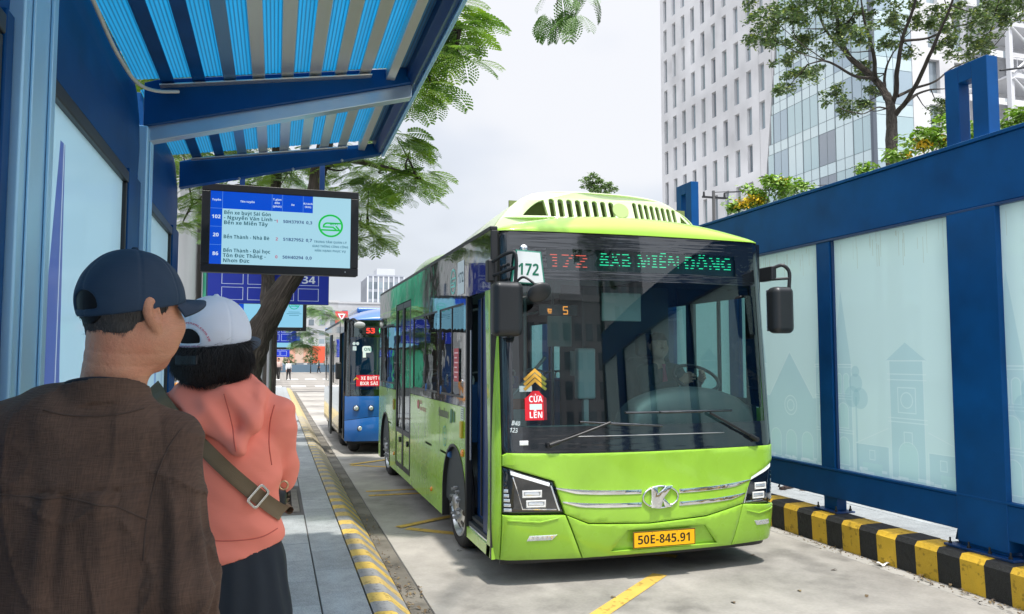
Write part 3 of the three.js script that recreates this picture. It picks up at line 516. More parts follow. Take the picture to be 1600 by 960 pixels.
  // square portal frames rising above the roof line
  for (const [zc, lbl] of [[-4.665, 0], [-9.05, 1], [-13.4, 1]]) {
    const h0 = 3.375, h1 = 4.0, xa = X + 0.045, xb = X + 0.155, hw = 0.195;
    const fr = poly(rect(-hw, hw, h0, h1), [rect(-0.06, 0.06, h0 + 0.001, h1 - 0.135).reverse()]);
    P('roof_portal', [rbox(xa, xb, h0, h1, zc - hw, zc - 0.065, 0.006), rbox(xa, xb, h0, h1, zc + 0.055, zc + hw, 0.006), rbox(xa, xb, h1 - 0.135, h1, zc - 0.064, zc + 0.054, 0.004)], M.navy);
    void fr; void lbl;
  }
  P('cable', tube([[5.2, 3.88, -4.45], [6.2, 3.99, -4.1], [7.6, 4.1, -3.6]], 0.008, 6), M.black);
}
// sandals on the pavement, seen under the wall
{
  const shoe = (label, pos, turn, m, m2) => {
    const t = thing('sandal', label, 'sandal', pos, turn);
    const out = [[-0.13, 0.0], [-0.11, 0.033], [-0.02, 0.03], [0.06, 0.045], [0.115, 0.035], [0.13, 0], [0.115, -0.035], [0.06, -0.045], [-0.02, -0.03], [-0.11, -0.033]];
    const s = new THREE.Shape(new THREE.CatmullRomCurve3(out.map((p) => V(p[0], p[1], 0)), true).getPoints(40).map((p) => new THREE.Vector2(p.x, p.y)));
    part(t, 'sole', extr(s, 0.018, 0.004).rotateX(-Math.PI / 2).translate(0, 0.004, 0), m);
    for (const x of [-0.09, 0.05]) part(t, 'strap', grid(14, 3, (u, v) => { const a = u * Math.PI; return [x + (v - 0.5) * 0.05, 0.02 + Math.sin(a) * 0.05, Math.cos(a) * 0.044]; }), m2);
  };
  const dk = std([0.05, 0.03, 0.025], 0.7), pk = std([0.42, 0.30, 0.27], 0.7);
  shoe('dark brown strapped sandal under the blue wall, nearer the bus', [5.53, 0.252, -7.62], 0.5, dk, dk);
  shoe('pale pink sandal on the pavement under the blue wall beside the dark one', [5.72, 0.252, -7.50], 0.4, pk, pk);
}
// ================================================================ green bus 172
const bus = thing('city_bus', 'lime green city bus numbered 172 with big dark windscreen standing at the stop', 'bus', [2.805, 0, -9]);
{
  const OX = 2.805, OZ = -9; // children are written in scene metres
  const at = (o) => { o.position.x -= OX; o.position.z -= OZ; return o; };
  const P = (n, geo, m, parent = bus) => { const o = part(parent, n, geo, m); return parent === bus ? at(o) : o; };
  const XL = 1.58, XR = 4.03, CX = 2.805, HW = 1.225, ZF = -5.60, ZR = -12.45, YB = 0.20;
  // front skin: bulged in plan, rounded at the corners, windscreen raked
  const Fz = (x, y) => {
    const a = Math.min(1, Math.abs(x - CX) / HW), r = 0.86;
    let z = ZF - 0.075 * a * a;
    if (a > r) { const t = (a - r) / (1 - r); z -= 0.13 * (1 - Math.sqrt(Math.max(0, 1 - t * t))); }
    if (y > 1.0) z -= 0.085 * (y - 1.0); else if (y < 0.6) z -= 0.10 * (0.6 - y) * (0.6 - y) / 0.16 * 0.6;
    return z;
  };
  const tess = new TessellateModifier(0.055, 9);
  // a panel cut from the front skin: outline in (x, y), pushed out by `off`, `thick` deep (0 = one sheet)
  const skin = (shape, off, thick = 0, bevel = 0) => {
    let g = thick ? extr(shape, thick, bevel, 12) : new THREE.ShapeGeometry(shape, 12);
    g = tess.modify(g.index ? g.toNonIndexed() : g);
    const p = g.attributes.position;
    for (let i = 0; i < p.count; i++) { const x = p.getX(i), y = p.getY(i), z = p.getZ(i); p.setXYZ(i, x, y, Fz(x, y) + off + (thick ? z - thick : 0)); }
    g = boxUV(g); g.deleteAttribute('normal'); g = mergeVertices(g, 1e-5); g.computeVertexNormals(); return toCreasedNormals(g, 0.6);
  };
  const E = 0.012; // side of the front panels
  // --- lower front panels
  const gx0 = XL + 0.062, gx1 = XR - 0.012;
  P('hood_panel', skin(poly([[gx0, 0.905], [gx0 + 0.385, 0.785], [gx0 + 0.475, 0.535], [2.3, 0.46], [2.805, 0.435], [3.31, 0.46], [gx1 - 0.36, 0.535], [gx1 - 0.27, 0.74], [gx1, 0.87], [gx1, 0.99], [3.4, 0.985], [2.805, 0.982], [2.2, 0.985], [gx0 + 0.03, 1.0], [gx0, 0.98]]), 0.02, 0.04, 0.008), M.lime);
  P('bumper_corner', skin(poly([[gx0, YB], [gx0 + 0.625, YB - 0.012], [gx0 + 0.475, 0.527], [gx0, 0.54]]), 0.02, 0.04, 0.008), M.lime);
  P('bumper_corner', skin(poly([[gx1, YB + 0.01], [gx1, 0.50], [gx1 - 0.36, 0.527], [gx1 - 0.44, YB - 0.005]]), 0.02, 0.04, 0.008), M.lime);
  const bump = P('bumper', skin(poly([[gx0 + 0.632, YB - 0.012], [gx1 - 0.447, YB - 0.005], [gx1 - 0.367, 0.527], [3.31, 0.452], [2.805, 0.427], [2.3, 0.452], [gx0 + 0.482, 0.527]], [[[2.50, 0.23], [2.62, 0.385], [3.30, 0.385], [3.43, 0.23]]]), 0.024, 0.04, 0.008), M.lime);
  P('plate_recess', skin(poly([[2.49, 0.21], [2.62, 0.39], [3.30, 0.39], [3.44, 0.21]]), 0.004), M.lime);
  P('front_backing', skin(poly(rect(gx0 - 0.02, gx1 - 0.005, YB + 0.01, 0.985)), -0.028), M.limeSeam);
  P('bumper_ridge', skin(poly([[gx0 + 0.03, 0.512], [gx0 + 0.28, 0.49], [gx0 + 0.42, 0.515], [gx0 + 0.42, 0.505], [gx0 + 0.28, 0.472], [gx0 + 0.03, 0.497]]), 0.030, 0.012, 0.004), M.lime);
  P('bumper_ridge', skin(poly([[gx1 - 0.03, 0.48], [gx1 - 0.2, 0.45], [gx1 - 0.32, 0.48], [gx1 - 0.32, 0.468], [gx1 - 0.2, 0.435], [gx1 - 0.03, 0.465]]), 0.030, 0.012, 0.004), M.lime);
  P('skirt_valance', skin(poly(rect(gx0 + 0.02, gx1 - 0.02, YB - 0.05, YB + 0.02)), -0.05, 0.02), M.black);
  // --- headlights
  const lamp = (mir) => {
    const f = (p) => p.map(([x, y]) => [mir ? gx1 - x * 0.78 : gx0 + x, y + (mir ? -0.03 : 0)]);
    const S = (p, holes) => { const q = f(p); return poly(mir ? q.reverse() : q, holes); };
    const h = P('headlight', skin(S([[0, 0.895], [0.385, 0.775], [0.462, 0.548], [0.0, 0.556]]), 0.002, 0.03, 0.006), M.blackGloss);
    const L = (n, g, m) => { const o = part(h, n, g, m); return o; };
    L('light_strip', skin(S([[0.055, 0.868], [0.355, 0.772], [0.352, 0.745], [0.06, 0.838]]), 0.014, 0.016, 0.003), phys([0.85, 0.88, 0.9], { roughness: 0.15, clearcoat: 1, emissive: 0xffffff, emissiveIntensity: 0.35 }));
    L('light_strip', skin(S([[0.358, 0.755], [0.372, 0.750], [0.437, 0.562], [0.422, 0.562]]), 0.010, 0.012, 0.002), M.lens);
    L('trim', skin(S([[0.07, 0.82], [0.08, 0.82], [0.145, 0.578], [0.41, 0.566], [0.41, 0.576], [0.152, 0.586], [0.078, 0.83]]), 0.008, 0.008, 0.001), M.chrome);
    for (const y of [0.672, 0.598]) {
      const dx = y > 0.65 ? 0 : 0.03, o = f(rect(0.145 + dx, 0.295 + dx, y - 0.006, y + 0.048)), i = f(rect(0.158 + dx, 0.282 + dx, y + 0.006, y + 0.036));
      L('lamp_frame', skin(poly(mir ? o.reverse() : o, [mir ? i : i.reverse()]), 0.014, 0.022, 0.002), phys([0.8, 0.8, 0.78], { roughness: 0.25 }));
      const q = f(rect(0.162 + dx, 0.278 + dx, y + 0.008, y + 0.034)); L('lamp_lens', skin(poly(mir ? q.reverse() : q), 0.012, 0.012, 0.002), M.lens);
    }
    for (let k = 0; k < 7; k++) { const y = 0.80 - k * 0.035, q = f(rect(0.012, 0.03 + k * 0.006, y - 0.024, y)); L('reflector_cell', skin(poly(mir ? q.reverse() : q), 0.008, 0.012, 0.003), k < 2 ? M.blackGloss : M.lens); }
  };
  lamp(false); lamp(true);
  // --- chrome grille strips, badge, stickers, plate, fog lamps
  for (const [dy, s0] of [[0, 0], [-0.098, 0.05]]) {
    const strip = (pts, n) => { const up = pts.map(([x, y]) => [x, y]), dn = pts.map(([x, y], i) => [x, y - 0.008 - 0.028 * Math.min(1, 4 * (n ? 1 - i / (pts.length - 1) : i / (pts.length - 1)) + 0.15)]).reverse(); return [up, dn]; };
    for (const side of [0, 1]) {
      const pts = []; for (let i = 0; i <= 14; i++) { const t = i / 14, x = side ? lerp(3.06, gx1 - 0.29 - s0, t) : lerp(gx0 + 0.40 + s0, 2.735, t); const d = Math.abs(x - 2.88) / 0.92; pts.push([x, 0.685 + dy + 0.055 * d * d * d + (side ? 0 : 0.012)]); }
      const [u, d] = strip(pts, side), back = [...u.map(([x, y]) => [x, y + 0.014]), ...d.map(([x, y]) => [x, y - 0.014])];
      const r = P('grille_strip', skin(poly([...u, ...d].reverse()), 0.028, 0.03, 0.006), M.chrome);
      part(r, 'grille_channel', skin(poly(back.reverse()), 0.0215, 0.006), M.black);
    }
  }
  {
    const cx = 2.895, cy = 0.632, ring = new THREE.Shape(); ring.absellipse(cx, cy, 0.158, 0.088, 0, 6.2832); const h = new THREE.Path(); h.absellipse(cx, cy, 0.147, 0.078, 0, 6.2832); ring.holes.push(h);
    const rp = []; for (let i = 0; i < 40; i++) { const a = i / 40 * Math.PI * 2, x = cx + Math.cos(a) * 0.152, y = cy + Math.sin(a) * 0.083; rp.push([x, y, Fz(x, y) + 0.036]); }
    const b = P('badge', tube(rp, 0.0075, 8, 120, true), M.chrome); void ring;
    part(b, 'badge_letter', [skin(poly([[cx - 0.088, cy + 0.078], [cx - 0.035, cy + 0.078], [cx - 0.03, cy + 0.03], [cx + 0.045, cy + 0.085], [cx + 0.10, cy + 0.085], [cx + 0.015, cy - 0.012], [cx - 0.005, cy - 0.08], [cx - 0.09, cy - 0.08]].reverse()), 0.05, 0.02, 0.004), skin(poly([[cx + 0.022, cy - 0.008], [cx + 0.05, cy - 0.034], [cx + 0.098, cy - 0.08], [cx + 0.03, cy - 0.08], [cx + 0.012, cy - 0.03]]), 0.047, 0.018, 0.004)], M.chrome);
    const disc = new THREE.Shape(); disc.absarc(3.11, 0.50, 0.032, 0, 6.2832);
    const st = P('round_sticker', skin(disc, 0.0225), std([0.75, 0.8, 0.85], 0.4)); const d2 = new THREE.Shape(); d2.absarc(3.11, 0.50, 0.028, 0, 6.2832); part(st, 'sticker_field', skin(d2, 0.0235), std([0.01, 0.09, 0.28], 0.4));
    const bowl = new THREE.Shape(); bowl.absarc(3.11, 0.502, 0.016, Math.PI, 0); part(st, 'sticker_sign', skin(bowl, 0.0245), std([0.8, 0.85, 0.9], 0.4));
    const plateTex = canvasTex(1024, 256, (c, W, H) => { c.fillStyle = '#f2b400'; c.fillRect(0, 0, W, H); c.strokeStyle = '#2a2005'; c.lineWidth = 12; c.strokeRect(8, 8, W - 16, H - 16); c.fillStyle = '#1b1408'; c.font = 'bold 190px sans-serif'; c.textAlign = 'center'; c.save(); c.translate(W / 2, 195); c.scale(0.95, 1); vtext(c, '50E-845.91', 0, 0, 940); c.restore(); c.fillRect(300, 22, 12, 12); c.fillRect(712, 22, 12, 12); });
    const pg = new THREE.PlaneGeometry(0.535, 0.125); const pl = P('licence_plate', rbox(2.93 - 0.268, 2.93 + 0.268, 0.248, 0.373, 0, 0.012, 0.006).translate(0, 0, ZF + 0.012), std([0.05, 0.045, 0.03], 0.5)); pl.rotation.y = 0;
    part(pl, 'plate_face', pg.translate(2.93, 0.3105, ZF + 0.026), std(0xffffff, 0.4, 0, { map: plateTex }));
    for (const m of [0, 1]) { const o = (p) => p.map(([x, y]) => m ? [gx1 - 0.05 - x * 0.72, y] : [gx0 + 0.15 + x, y]); const q = o([[0.03, 0.395], [0.30, 0.395], [0.24, 0.335], [0.02, 0.335], [0, 0.35]]), q2 = o([[0.05, 0.385], [0.265, 0.385], [0.225, 0.345], [0.03, 0.345]]); const f = P('fog_lamp', skin(poly(m ? q : q.reverse()), 0.0225, 0.008, 0.003), M.blackGloss); part(f, 'lamp_lens', skin(poly(m ? q2 : q2.reverse()), 0.028, 0.008, 0.003), M.lens); for (let k = 0; k < 5; k++) { const q3 = o(rect(0.07 + k * 0.036, 0.085 + k * 0.036, 0.352, 0.378)); part(f, 'lamp_facet', skin(poly(m ? q3.reverse() : q3), 0.032, 0.004), M.chrome); } }
  }
  // --- windscreen: glass, black frit border behind it, green posts
  const wx0 = gx0 + 0.012, wx1 = gx1 - 0.004, wy0 = 0.99, wy1 = 2.70;
    const inset = (y, r = 0.07) => { const d = Math.min(y - wy0, wy1 - y); return d >= r ? 0 : r - Math.sqrt(Math.max(0, r * r - (r - d) * (r - d))); };
  const strip = (xa, xb, ya, yb, off, nx, ny) => grid(nx, ny, (u, v) => { const y = lerp(ya, yb, v), x = lerp(typeof xa === 'function' ? xa(y) : xa, typeof xb === 'function' ? xb(y) : xb, u); return [x, y, Fz(x, y) + off]; });
  const xi0 = wx0 + 0.075, xi1 = wx1 - 0.095;
  P('windscreen', strip((y) => wx0 + inset(y), (y) => wx1 - inset(y), wy0, wy1, 0.010, 90, 120), M.glass);
  P('windscreen_frit', [strip((y) => wx0 + inset(y), xi0, wy0, wy1, 0.0125, 8, 120), strip(xi1, (y) => wx1 - inset(y), wy0, wy1, 0.0125, 14, 120), strip(xi0, xi1, 2.57, wy1, 0.0125, 60, 8), strip(xi0, xi1, 2.325, 2.40, 0.0125, 60, 5), strip(xi0, 2.02, 2.40, 2.57, 0.0125, 6, 8), strip(3.72, xi1, 2.40, 2.57, 0.0125, 8, 8), strip(xi0, xi1, wy0, 1.19, 0.0125, 60, 8)], M.blackGloss);
  P('windscreen_seal', skin((() => { const s = rrect(wx0 - 0.012, wx1 + 0.012, wy0 - 0.012, wy1 + 0.012, 0.08); s.holes.push(rrect(wx0, wx1, wy0, wy1, 0.07, THREE.Path)); return s; })(), 0.016, 0.03), M.black);
  P('front_pillar', skin(poly([[XL + 0.002, YB], [XL + 0.056, YB], [XL + 0.056, 2.72], [XL + 0.002, 2.72]]), 0.02, 0.10, 0.006), M.lime);
  P('front_pillar', skin(poly([[gx1 + 0.003, 0.99], [XR, 0.99], [XR, 2.72], [gx1 + 0.003, 2.72]]), 0.012, 0.10, 0.004), M.lime);
  // roof skin with a rounded front cap
  const roofY = (x) => 2.725 + 0.165 * (1 - Math.pow(Math.min(1, Math.abs(x - CX) / HW), 2.6));
  P('roof', grid(48, 60, (u, v) => {
    const x = lerp(XL + 0.003, XR - 0.003, u), d = v < 0.35 ? 0.30 * Math.pow(v / 0.35, 1.6) : 0.30 + (v - 0.35) / 0.65 * (Math.abs(ZR - ZF) - 0.42);
    const k = d < 0.30 ? Math.sqrt(Math.max(0, 1 - (1 - d / 0.30) ** 2)) : 1, e = 2.702;
    return [x, lerp(e, roofY(x), k) + 0.003, Fz(x, 2.70) + 0.028 - d];
  }), M.lime);
  // --- roof pods
  {
    const prof = (y0) => { return new THREE.CatmullRomCurve3([[1.76, y0], [1.86, 2.94], [1.99, 3.075], [2.13, 3.16], [2.32, 3.198], [2.8, 3.21], [3.30, 3.192], [3.48, 3.15], [3.62, 3.06], [3.74, 2.93], [3.83, y0]].map((p) => V(p[0], p[1], 0)), false, 'centripetal').getPoints(40).map((p) => [p.x, p.y]); };
    const s = poly(prof(2.80).slice().reverse());
    const slot = (x, w, y0, y1) => { const p = new THREE.Path(); p.moveTo(x - w / 2, y0); p.lineTo(x + w / 2, y0); p.absarc(x + w / 2 - w / 2, y1 - w / 2, w / 2, 0, Math.PI); p.closePath(); return p; };
    for (let k = 0; k < 8; k++) { s.holes.push(slot(2.32 + k * 0.080, 0.046, 2.955, 3.125 - k * 0.001)); s.holes.push(slot(3.12 + k * 0.060, 0.036, 2.955, 3.13 - k * 0.005)); }
    const tri = new THREE.Path(); tri.moveTo(2.05, 2.96); tri.lineTo(2.27, 2.96); tri.lineTo(2.25, 3.11); tri.quadraticCurveTo(2.16, 3.09, 2.05, 2.96); s.holes.push(tri);
    const tri2 = new THREE.Path(); tri2.moveTo(3.60, 2.96); tri2.lineTo(3.615, 3.06); tri2.quadraticCurveTo(3.68, 3.03, 3.73, 2.96); tri2.closePath(); s.holes.push(tri2);
    const disc = new THREE.Path(); disc.moveTo(2.885, 2.955); disc.lineTo(3.045, 2.955); disc.absarc(2.965, 3.04, 0.08, -0.4, Math.PI + 0.4);
    const g = extr(s, 0.035, 0.009, 16); g.rotateX(0); g.translate(0, 0, -6.36); 
    const sh = g.attributes.position; for (let i = 0; i < sh.count; i++) sh.setZ(i, sh.getZ(i) - 0.45 * (sh.getY(i) - 2.85) - 0.10 * ((sh.getX(i) - CX) / 0.9) ** 2); g.computeVertexNormals();
    const pod = P('roof_pod', toCreasedNormals(g, 0.5), M.paleLime);
    part(pod, 'pod_shell', (() => { const pr = prof(2.80).map((p) => V(p[0], p[1], 0)); return grid(40, 8, (u, v) => { const p = pr[Math.round(u * 40)]; return [p.x, p.y - 0.004 - 0.25 * v * v * (p.y - 2.80), -6.39 - 0.45 * (p.y - 2.85) - 0.10 * ((p.x - CX) / 0.9) ** 2 - v * 1.9]; }); })(), M.paleLime);
    part(pod, 'grille_disc', extr((() => { const d = new THREE.Shape(); d.absarc(2.965, 3.04, 0.078, 0, 6.28); return d; })(), 0.012).translate(-2.965, -3.04, 0).rotateX(-0.4228).translate(2.965, 3.04, -6.412), std([0.30, 0.38, 0.14], 0.6));
    part(pod, 'grille_backing', box(2.0, 3.78, 2.87, 3.14, -6.72, -6.70), std([0.16, 0.20, 0.07], 0.7));
    // lime unit at the rear of the roof
    const rp = []; P('rear_roof_unit', (() => { const n = 30; return grid(n, 18, (u, v) => { const a = u * Math.PI, cx = CX, hw = 0.86, t = v * Math.PI, k = Math.pow(Math.sin(t), 0.32); return [cx - Math.sign(Math.cos(a)) * Math.pow(Math.abs(Math.cos(a)), 0.6) * hw * (0.90 + 0.1 * k), 2.80 + Math.pow(Math.sin(a), 0.5) * 0.42 * k, lerp(-9.9, -12.2, v)]; }); })(), M.lime); void rp;
  }
  // --- body sides: (z, y) outlines
  const arch = (zc, r) => { const p = new THREE.Path(); p.moveTo(zc - r, YB - 0.1); p.lineTo(zc - r, 0.42); p.absarc(zc, 0.44, r, Math.PI, 0, true); p.lineTo(zc + r, YB - 0.1); p.closePath(); return p; };
  const sideShape = (z0, z1, y0, y1, arches = []) => { // outline with wheel arches bitten out of the lower edge (z0 rear, z1 front)
    const s = new THREE.Shape(); s.moveTo(z0, y0); for (const [zc, r] of arches) { s.lineTo(zc - r, y0); s.lineTo(zc - r, 0.44); s.absarc(zc, 0.44, r, Math.PI, 0, true); s.lineTo(zc + r, y0); } s.lineTo(z1, y0); s.lineTo(z1, y1); s.lineTo(z0, y1); s.closePath(); return s; };
  const WF = -7.06, WR = -11.72, AR = 0.475;
  const D1a = -6.60, D1b = -5.76, D2a = -10.70, D2b = -9.48;
  P('side_panel', extrX(sideShape(D2b + 0.005, D1a, YB, 1.285, [[WF, AR]]), XL, 0.03, 0, 24), M.lime);
  P('side_panel', extrX(sideShape(ZR, D2a - 0.005, YB, 1.285, [[WR, AR]]), XL, 0.03, 0, 24), M.lime);
  P('arch_lip', extrX((() => { const s = new THREE.Shape(); s.absarc(WF, 0.44, AR + 0.012, 0, Math.PI); s.lineTo(WF - AR - 0.012, YB); s.lineTo(WF - AR + 0.012, YB); s.lineTo(WF - AR + 0.012, 0.44); s.absarc(WF, 0.44, AR - 0.012, Math.PI, 0, true); s.lineTo(WF + AR - 0.012, YB); s.lineTo(WF + AR + 0.012, YB); return s; })(), XL - 0.006, 0.08, 0, 24), M.black);
  P('arch_lip', extrX((() => { const s = new THREE.Shape(); s.absarc(WR, 0.44, AR + 0.012, 0, Math.PI); s.lineTo(WR - AR - 0.012, YB); s.lineTo(WR - AR + 0.012, YB); s.lineTo(WR - AR + 0.012, 0.44); s.absarc(WR, 0.44, AR - 0.012, Math.PI, 0, true); s.lineTo(WR + AR - 0.012, YB); s.lineTo(WR + AR + 0.012, YB); return s; })(), XL - 0.006, 0.08, 0, 24), M.black);
  P('arch_lining', [WF, WR].map((zc) => grid(20, 1, (u, v) => [lerp(XL + 0.08, XL + 0.45, v), 0.44 + Math.sin(u * Math.PI) * (AR + 0.02), zc + Math.cos(u * Math.PI) * (AR + 0.02)])), M.black);
  P('front_door_skirt', extrX(poly(rect(D1a, D1b, YB, 0.285)), XL + 0.002, 0.03), M.lime);
  P('rear_door_skirt', extrX(poly(rect(D2a, D2b, YB, 0.285)), XL + 0.002, 0.03), M.lime);
  P('side_panel', extrX(sideShape(ZR, -5.82, YB, 1.285, [[WR, AR], [WF, AR]]), XR - 0.03, 0.03, 0, 24), M.lime);
  // glass band of the left side: black frame with openings, dark panes behind
  const winL = [[-9.30, -7.86], [-7.74, -6.68]];
  P('window_band', extrX(poly(rect(D2b + 0.005, D1a, 1.29, 2.70), winL.map(([a, b]) => rect(a, b, 1.36, 2.20).reverse())), XL - 0.002, 0.03), M.blackGloss);
  P('window_band', extrX(poly(rect(ZR, D2a - 0.005, 1.29, 2.70), [rect(-12.25, -10.86, 1.36, 2.20).reverse()]), XL - 0.002, 0.03), M.blackGloss);
  for (const [a, b] of [...winL, [-12.25, -10.86]]) {
    const wdw = P('side_window', extrX(poly(rect(a - 0.005, b + 0.005, 1.355, 2.205), [rect(a + 0.018, b - 0.018, 1.378, 2.182).reverse()]), XL + 0.004, 0.02), M.black);
    part(wdw, 'window_pane', grid(8, 8, (u, v) => [XL + 0.008, lerp(1.36, 2.20, v), lerp(a, b, u)]).scale(1, 1, 1), M.glassDark);
    part(wdw, 'window_mullion', [rbox(XL + 0.002, XL + 0.02, 1.36, 2.2, lerp(a, b, 0.52) - 0.012, lerp(a, b, 0.52) + 0.012, 0.003)], M.black);
  }
  P('door_header', extrX(poly(rect(D1a, -5.79, 2.24, 2.70)), XL - 0.002, 0.03), M.blackGloss);
  P('door_header', extrX(poly(rect(D2a, D2b, 2.44, 2.70)), XL - 0.002, 0.03), M.blackGloss);
  P('cant_rail', rbox(XL - 0.004, XL + 0.06, 2.702, 2.738, ZR, -5.80, 0.01), M.black);
  P('cant_rail', rbox(XR - 0.06, XR + 0.002, 2.70, 2.73, ZR, -6.05, 0.01), M.black);
  P('corner_post', rbox(XL - 0.001, XL + 0.05, YB, 2.70, -5.80, -5.765, 0.006), M.black);
  P('door_post', rbox(XL - 0.003, XL + 0.05, YB, 2.24, D1a - 0.008, D1a + 0.04, 0.006), M.black);
  // right side with its windows and driver's window
  P('window_band', extrX(poly(rect(ZR, -5.86, 1.29, 2.70), [[-6.95, -6.05], [-8.6, -7.1], [-10.2, -8.75], [-12.2, -10.35]].map(([a, b]) => rect(a, b, 1.36, 2.25).reverse())), XR - 0.028, 0.03), M.blackGloss);
  [[-6.95, -6.05], [-8.6, -7.1], [-10.2, -8.75], [-12.2, -10.35]].forEach(([a, b]) => { P('side_window', grid(1, 1, (u, v) => [XR - 0.012, lerp(1.36, 2.25, v), lerp(a, b, u)]), phys([0.55, 0.68, 0.68], { transmission: 1, thickness: 0, roughness: 0, ior: 1.5 })); P('window_mullion', rbox(XR - 0.03, XR - 0.005, 1.36, 2.25, lerp(a, b, 0.5) - 0.02, lerp(a, b, 0.5) + 0.02), M.black); });
  // rear
  P('rear_panel', rbox(XL, XR, YB, 2.72, ZR - 0.03, ZR + 0.0, 0.02), M.lime);
  P('underbody', [box(XL + 0.06, XR - 0.06, 0.20, 0.34, ZR + 0.05, -5.85), box(XL + 0.12, XR - 0.12, 0.22, 0.36, -5.849, -5.70)], M.black);
  // --- rear doors: two leaves with glass above green panels
  for (const [a, b] of [[D2a + 0.03, -10.10], [-10.08, D2b - 0.03]]) {
    const d = P('door', extrX(poly(rect(a, b, 0.29, 2.43), [rect(a + 0.05, b - 0.05, 0.80, 2.36).reverse(), rect(a + 0.05, b - 0.05, 0.35, 0.74).reverse()]), XL + 0.0, 0.03), M.black);
    part(d, 'door_pane', grid(4, 4, (u, v) => [XL + 0.012, lerp(0.80, 2.36, v), lerp(a + 0.045, b - 0.045, u)]), M.glassDark);
    part(d, 'door_panel', extrX(poly(rect(a + 0.05, b - 0.05, 0.35, 0.74)), XL + 0.006, 0.02), M.lime);
    part(d, 'handle', bar([XL - 0.02, 0.66, lerp(a, b, 0.75)], [XL + 0.03, 0.66, lerp(a, b, 0.75)], 0.035, 14), M.black);
    part(d, 'grab_bar', bar([XL + 0.035, 1.0, lerp(a, b, 0.8)], [XL + 0.035, 1.9, lerp(a, b, 0.8)], 0.013), M.steel);
  }
  // --- front door, swung inward against the front post; step and dark entrance
  { const d = P('door', rbox(XL + 0.035, XL + 0.075, 0.29, 2.22, -6.14, -5.80, 0.008), M.navyDark); part(d, 'door_edge', rbox(XL + 0.02, XL + 0.034, 0.45, 2.2, -6.165, -6.145, 0.004), M.black);
    part(d, 'door_rail', bar([XL + 0.02, 0.85, -6.50], [XL + 0.02, 1.95, -6.50], 0.008), M.steel); part(d, 'door_leaf', rbox(XL + 0.10, XL + 0.13, 0.30, 2.22, -6.58, -6.16, 0.006), M.navyDark); }
  P('door_step', rbox(XL + 0.02, 2.3, 0.285, 0.33, D1a, -5.85, 0.006), M.cabinDark);
  P('step_edge', rbox(XL + 0.012, XL + 0.035, 0.286, 0.305, D1a + 0.02, -5.86, 0.003), M.chrome);
  // --- wheels
  const wheel = (x, z, s) => {
    const w = sub(bus, 'wheel', [x - OX, 0.40, z - OZ]);
    const lathe = (pts, seg = 40) => new THREE.LatheGeometry(pts.map((p) => new THREE.Vector2(...p)), seg).rotateZ(s * Math.PI / 2);
    part(w, 'tyre', lathe([[0.295, -0.10], [0.315, -0.125], [0.36, -0.13], [0.392, -0.11], [0.40, -0.09], [0.40, 0.09], [0.392, 0.11], [0.36, 0.13], [0.315, 0.125], [0.295, 0.10]], 56), M.rubber);
    for (let k = 0; k < 3; k++) part(w, 'tread_groove', new THREE.TorusGeometry(0.3985, 0.004, 4, 48).rotateY(Math.PI / 2).translate((k - 1) * 0.05, 0, 0), M.black);
    part(w, 'rim', lathe([[0.302, 0.10], [0.300, 0.125], [0.284, 0.128], [0.268, 0.07], [0.252, 0.075], [0.21, 0.115], [0.15, 0.13], [0.10, 0.125], [0.088, 0.10], [0.0, 0.10]], 48), std([0.62, 0.64, 0.65], 0.32, 0.85));
    for (let k = 0; k < 10; k++) { const a = k * Math.PI / 5, y = Math.cos(a), q = Math.sin(a); part(w, 'hand_hole', bar([-s * 0.103, y * 0.20, q * 0.20], [-s * 0.118, y * 0.208, q * 0.208], 0.026, 14), M.black); part(w, 'wheel_nut', bar([-s * 0.11, y * 0.135, q * 0.135], [-s * 0.175, y * 0.135, q * 0.135], 0.017, 8, 0.013), M.steel); }
    part(w, 'hub', lathe([[0.085, 0.09], [0.08, 0.15], [0.06, 0.17], [0.0, 0.172]], 28), std([0.45, 0.46, 0.47], 0.35, 0.9));
  };
  wheel(XL + 0.17, WF, -1 * -1); wheel(XL + 0.17, WR, 1); wheel(XR - 0.17, WF, -1); wheel(XR - 0.17, WR, -1);
  // --- markers, stickers and lettering on the left side
  const marker = (z, y, r) => P('side_marker', new THREE.SphereGeometry(r, 14, 10).scale(0.55, 1, 1).translate(XL - 0.004, y, z), M.amber);
  marker(-6.70, 0.885, 0.036); marker(-8.10, 0.36, 0.026); marker(-10.78, 0.42, 0.026);
  P('grab_cup', rbox(XL - 0.022, XL + 0.004, 1.01, 1.16, -6.76, -6.69, 0.02, 4), std([0.55, 0.40, 0.03], 0.35));
  P('grab_cup', rbox(XL - 0.022, XL + 0.004, 1.01, 1.16, -10.84, -10.78, 0.02, 4), std([0.35, 0.25, 0.05], 0.35));
  const decal = (name, z0, z1, y0, y1, w, h, draw, rough = 0.4) => { const t = canvasTex(w, h, draw); P(name, new THREE.PlaneGeometry(z1 - z0, y1 - y0).rotateY(-Math.PI / 2).translate(XL - 0.0045, (y0 + y1) / 2, (z0 + z1) / 2), std(0xffffff, rough, 0, { map: t, alphaTest: 0.5, transparent: false })); };
  decal('number_sticker', -6.92, -6.66, 2.28, 2.58, 256, 300, (c, W, H) => { c.fillStyle = '#cfdce0'; c.fillRect(0, 0, W, H); c.fillStyle = '#174a55'; c.font = 'bold 130px sans-serif'; c.textAlign = 'center'; vtext(c, '172', W / 2, 195); });
  decal('round_mark', -7.24, -6.98, 2.29, 2.56, 256, 256, (c, W, H) => { c.clearRect(0, 0, W, H); drawMark(c, 128, 128, 105, '#7fd0c8'); });
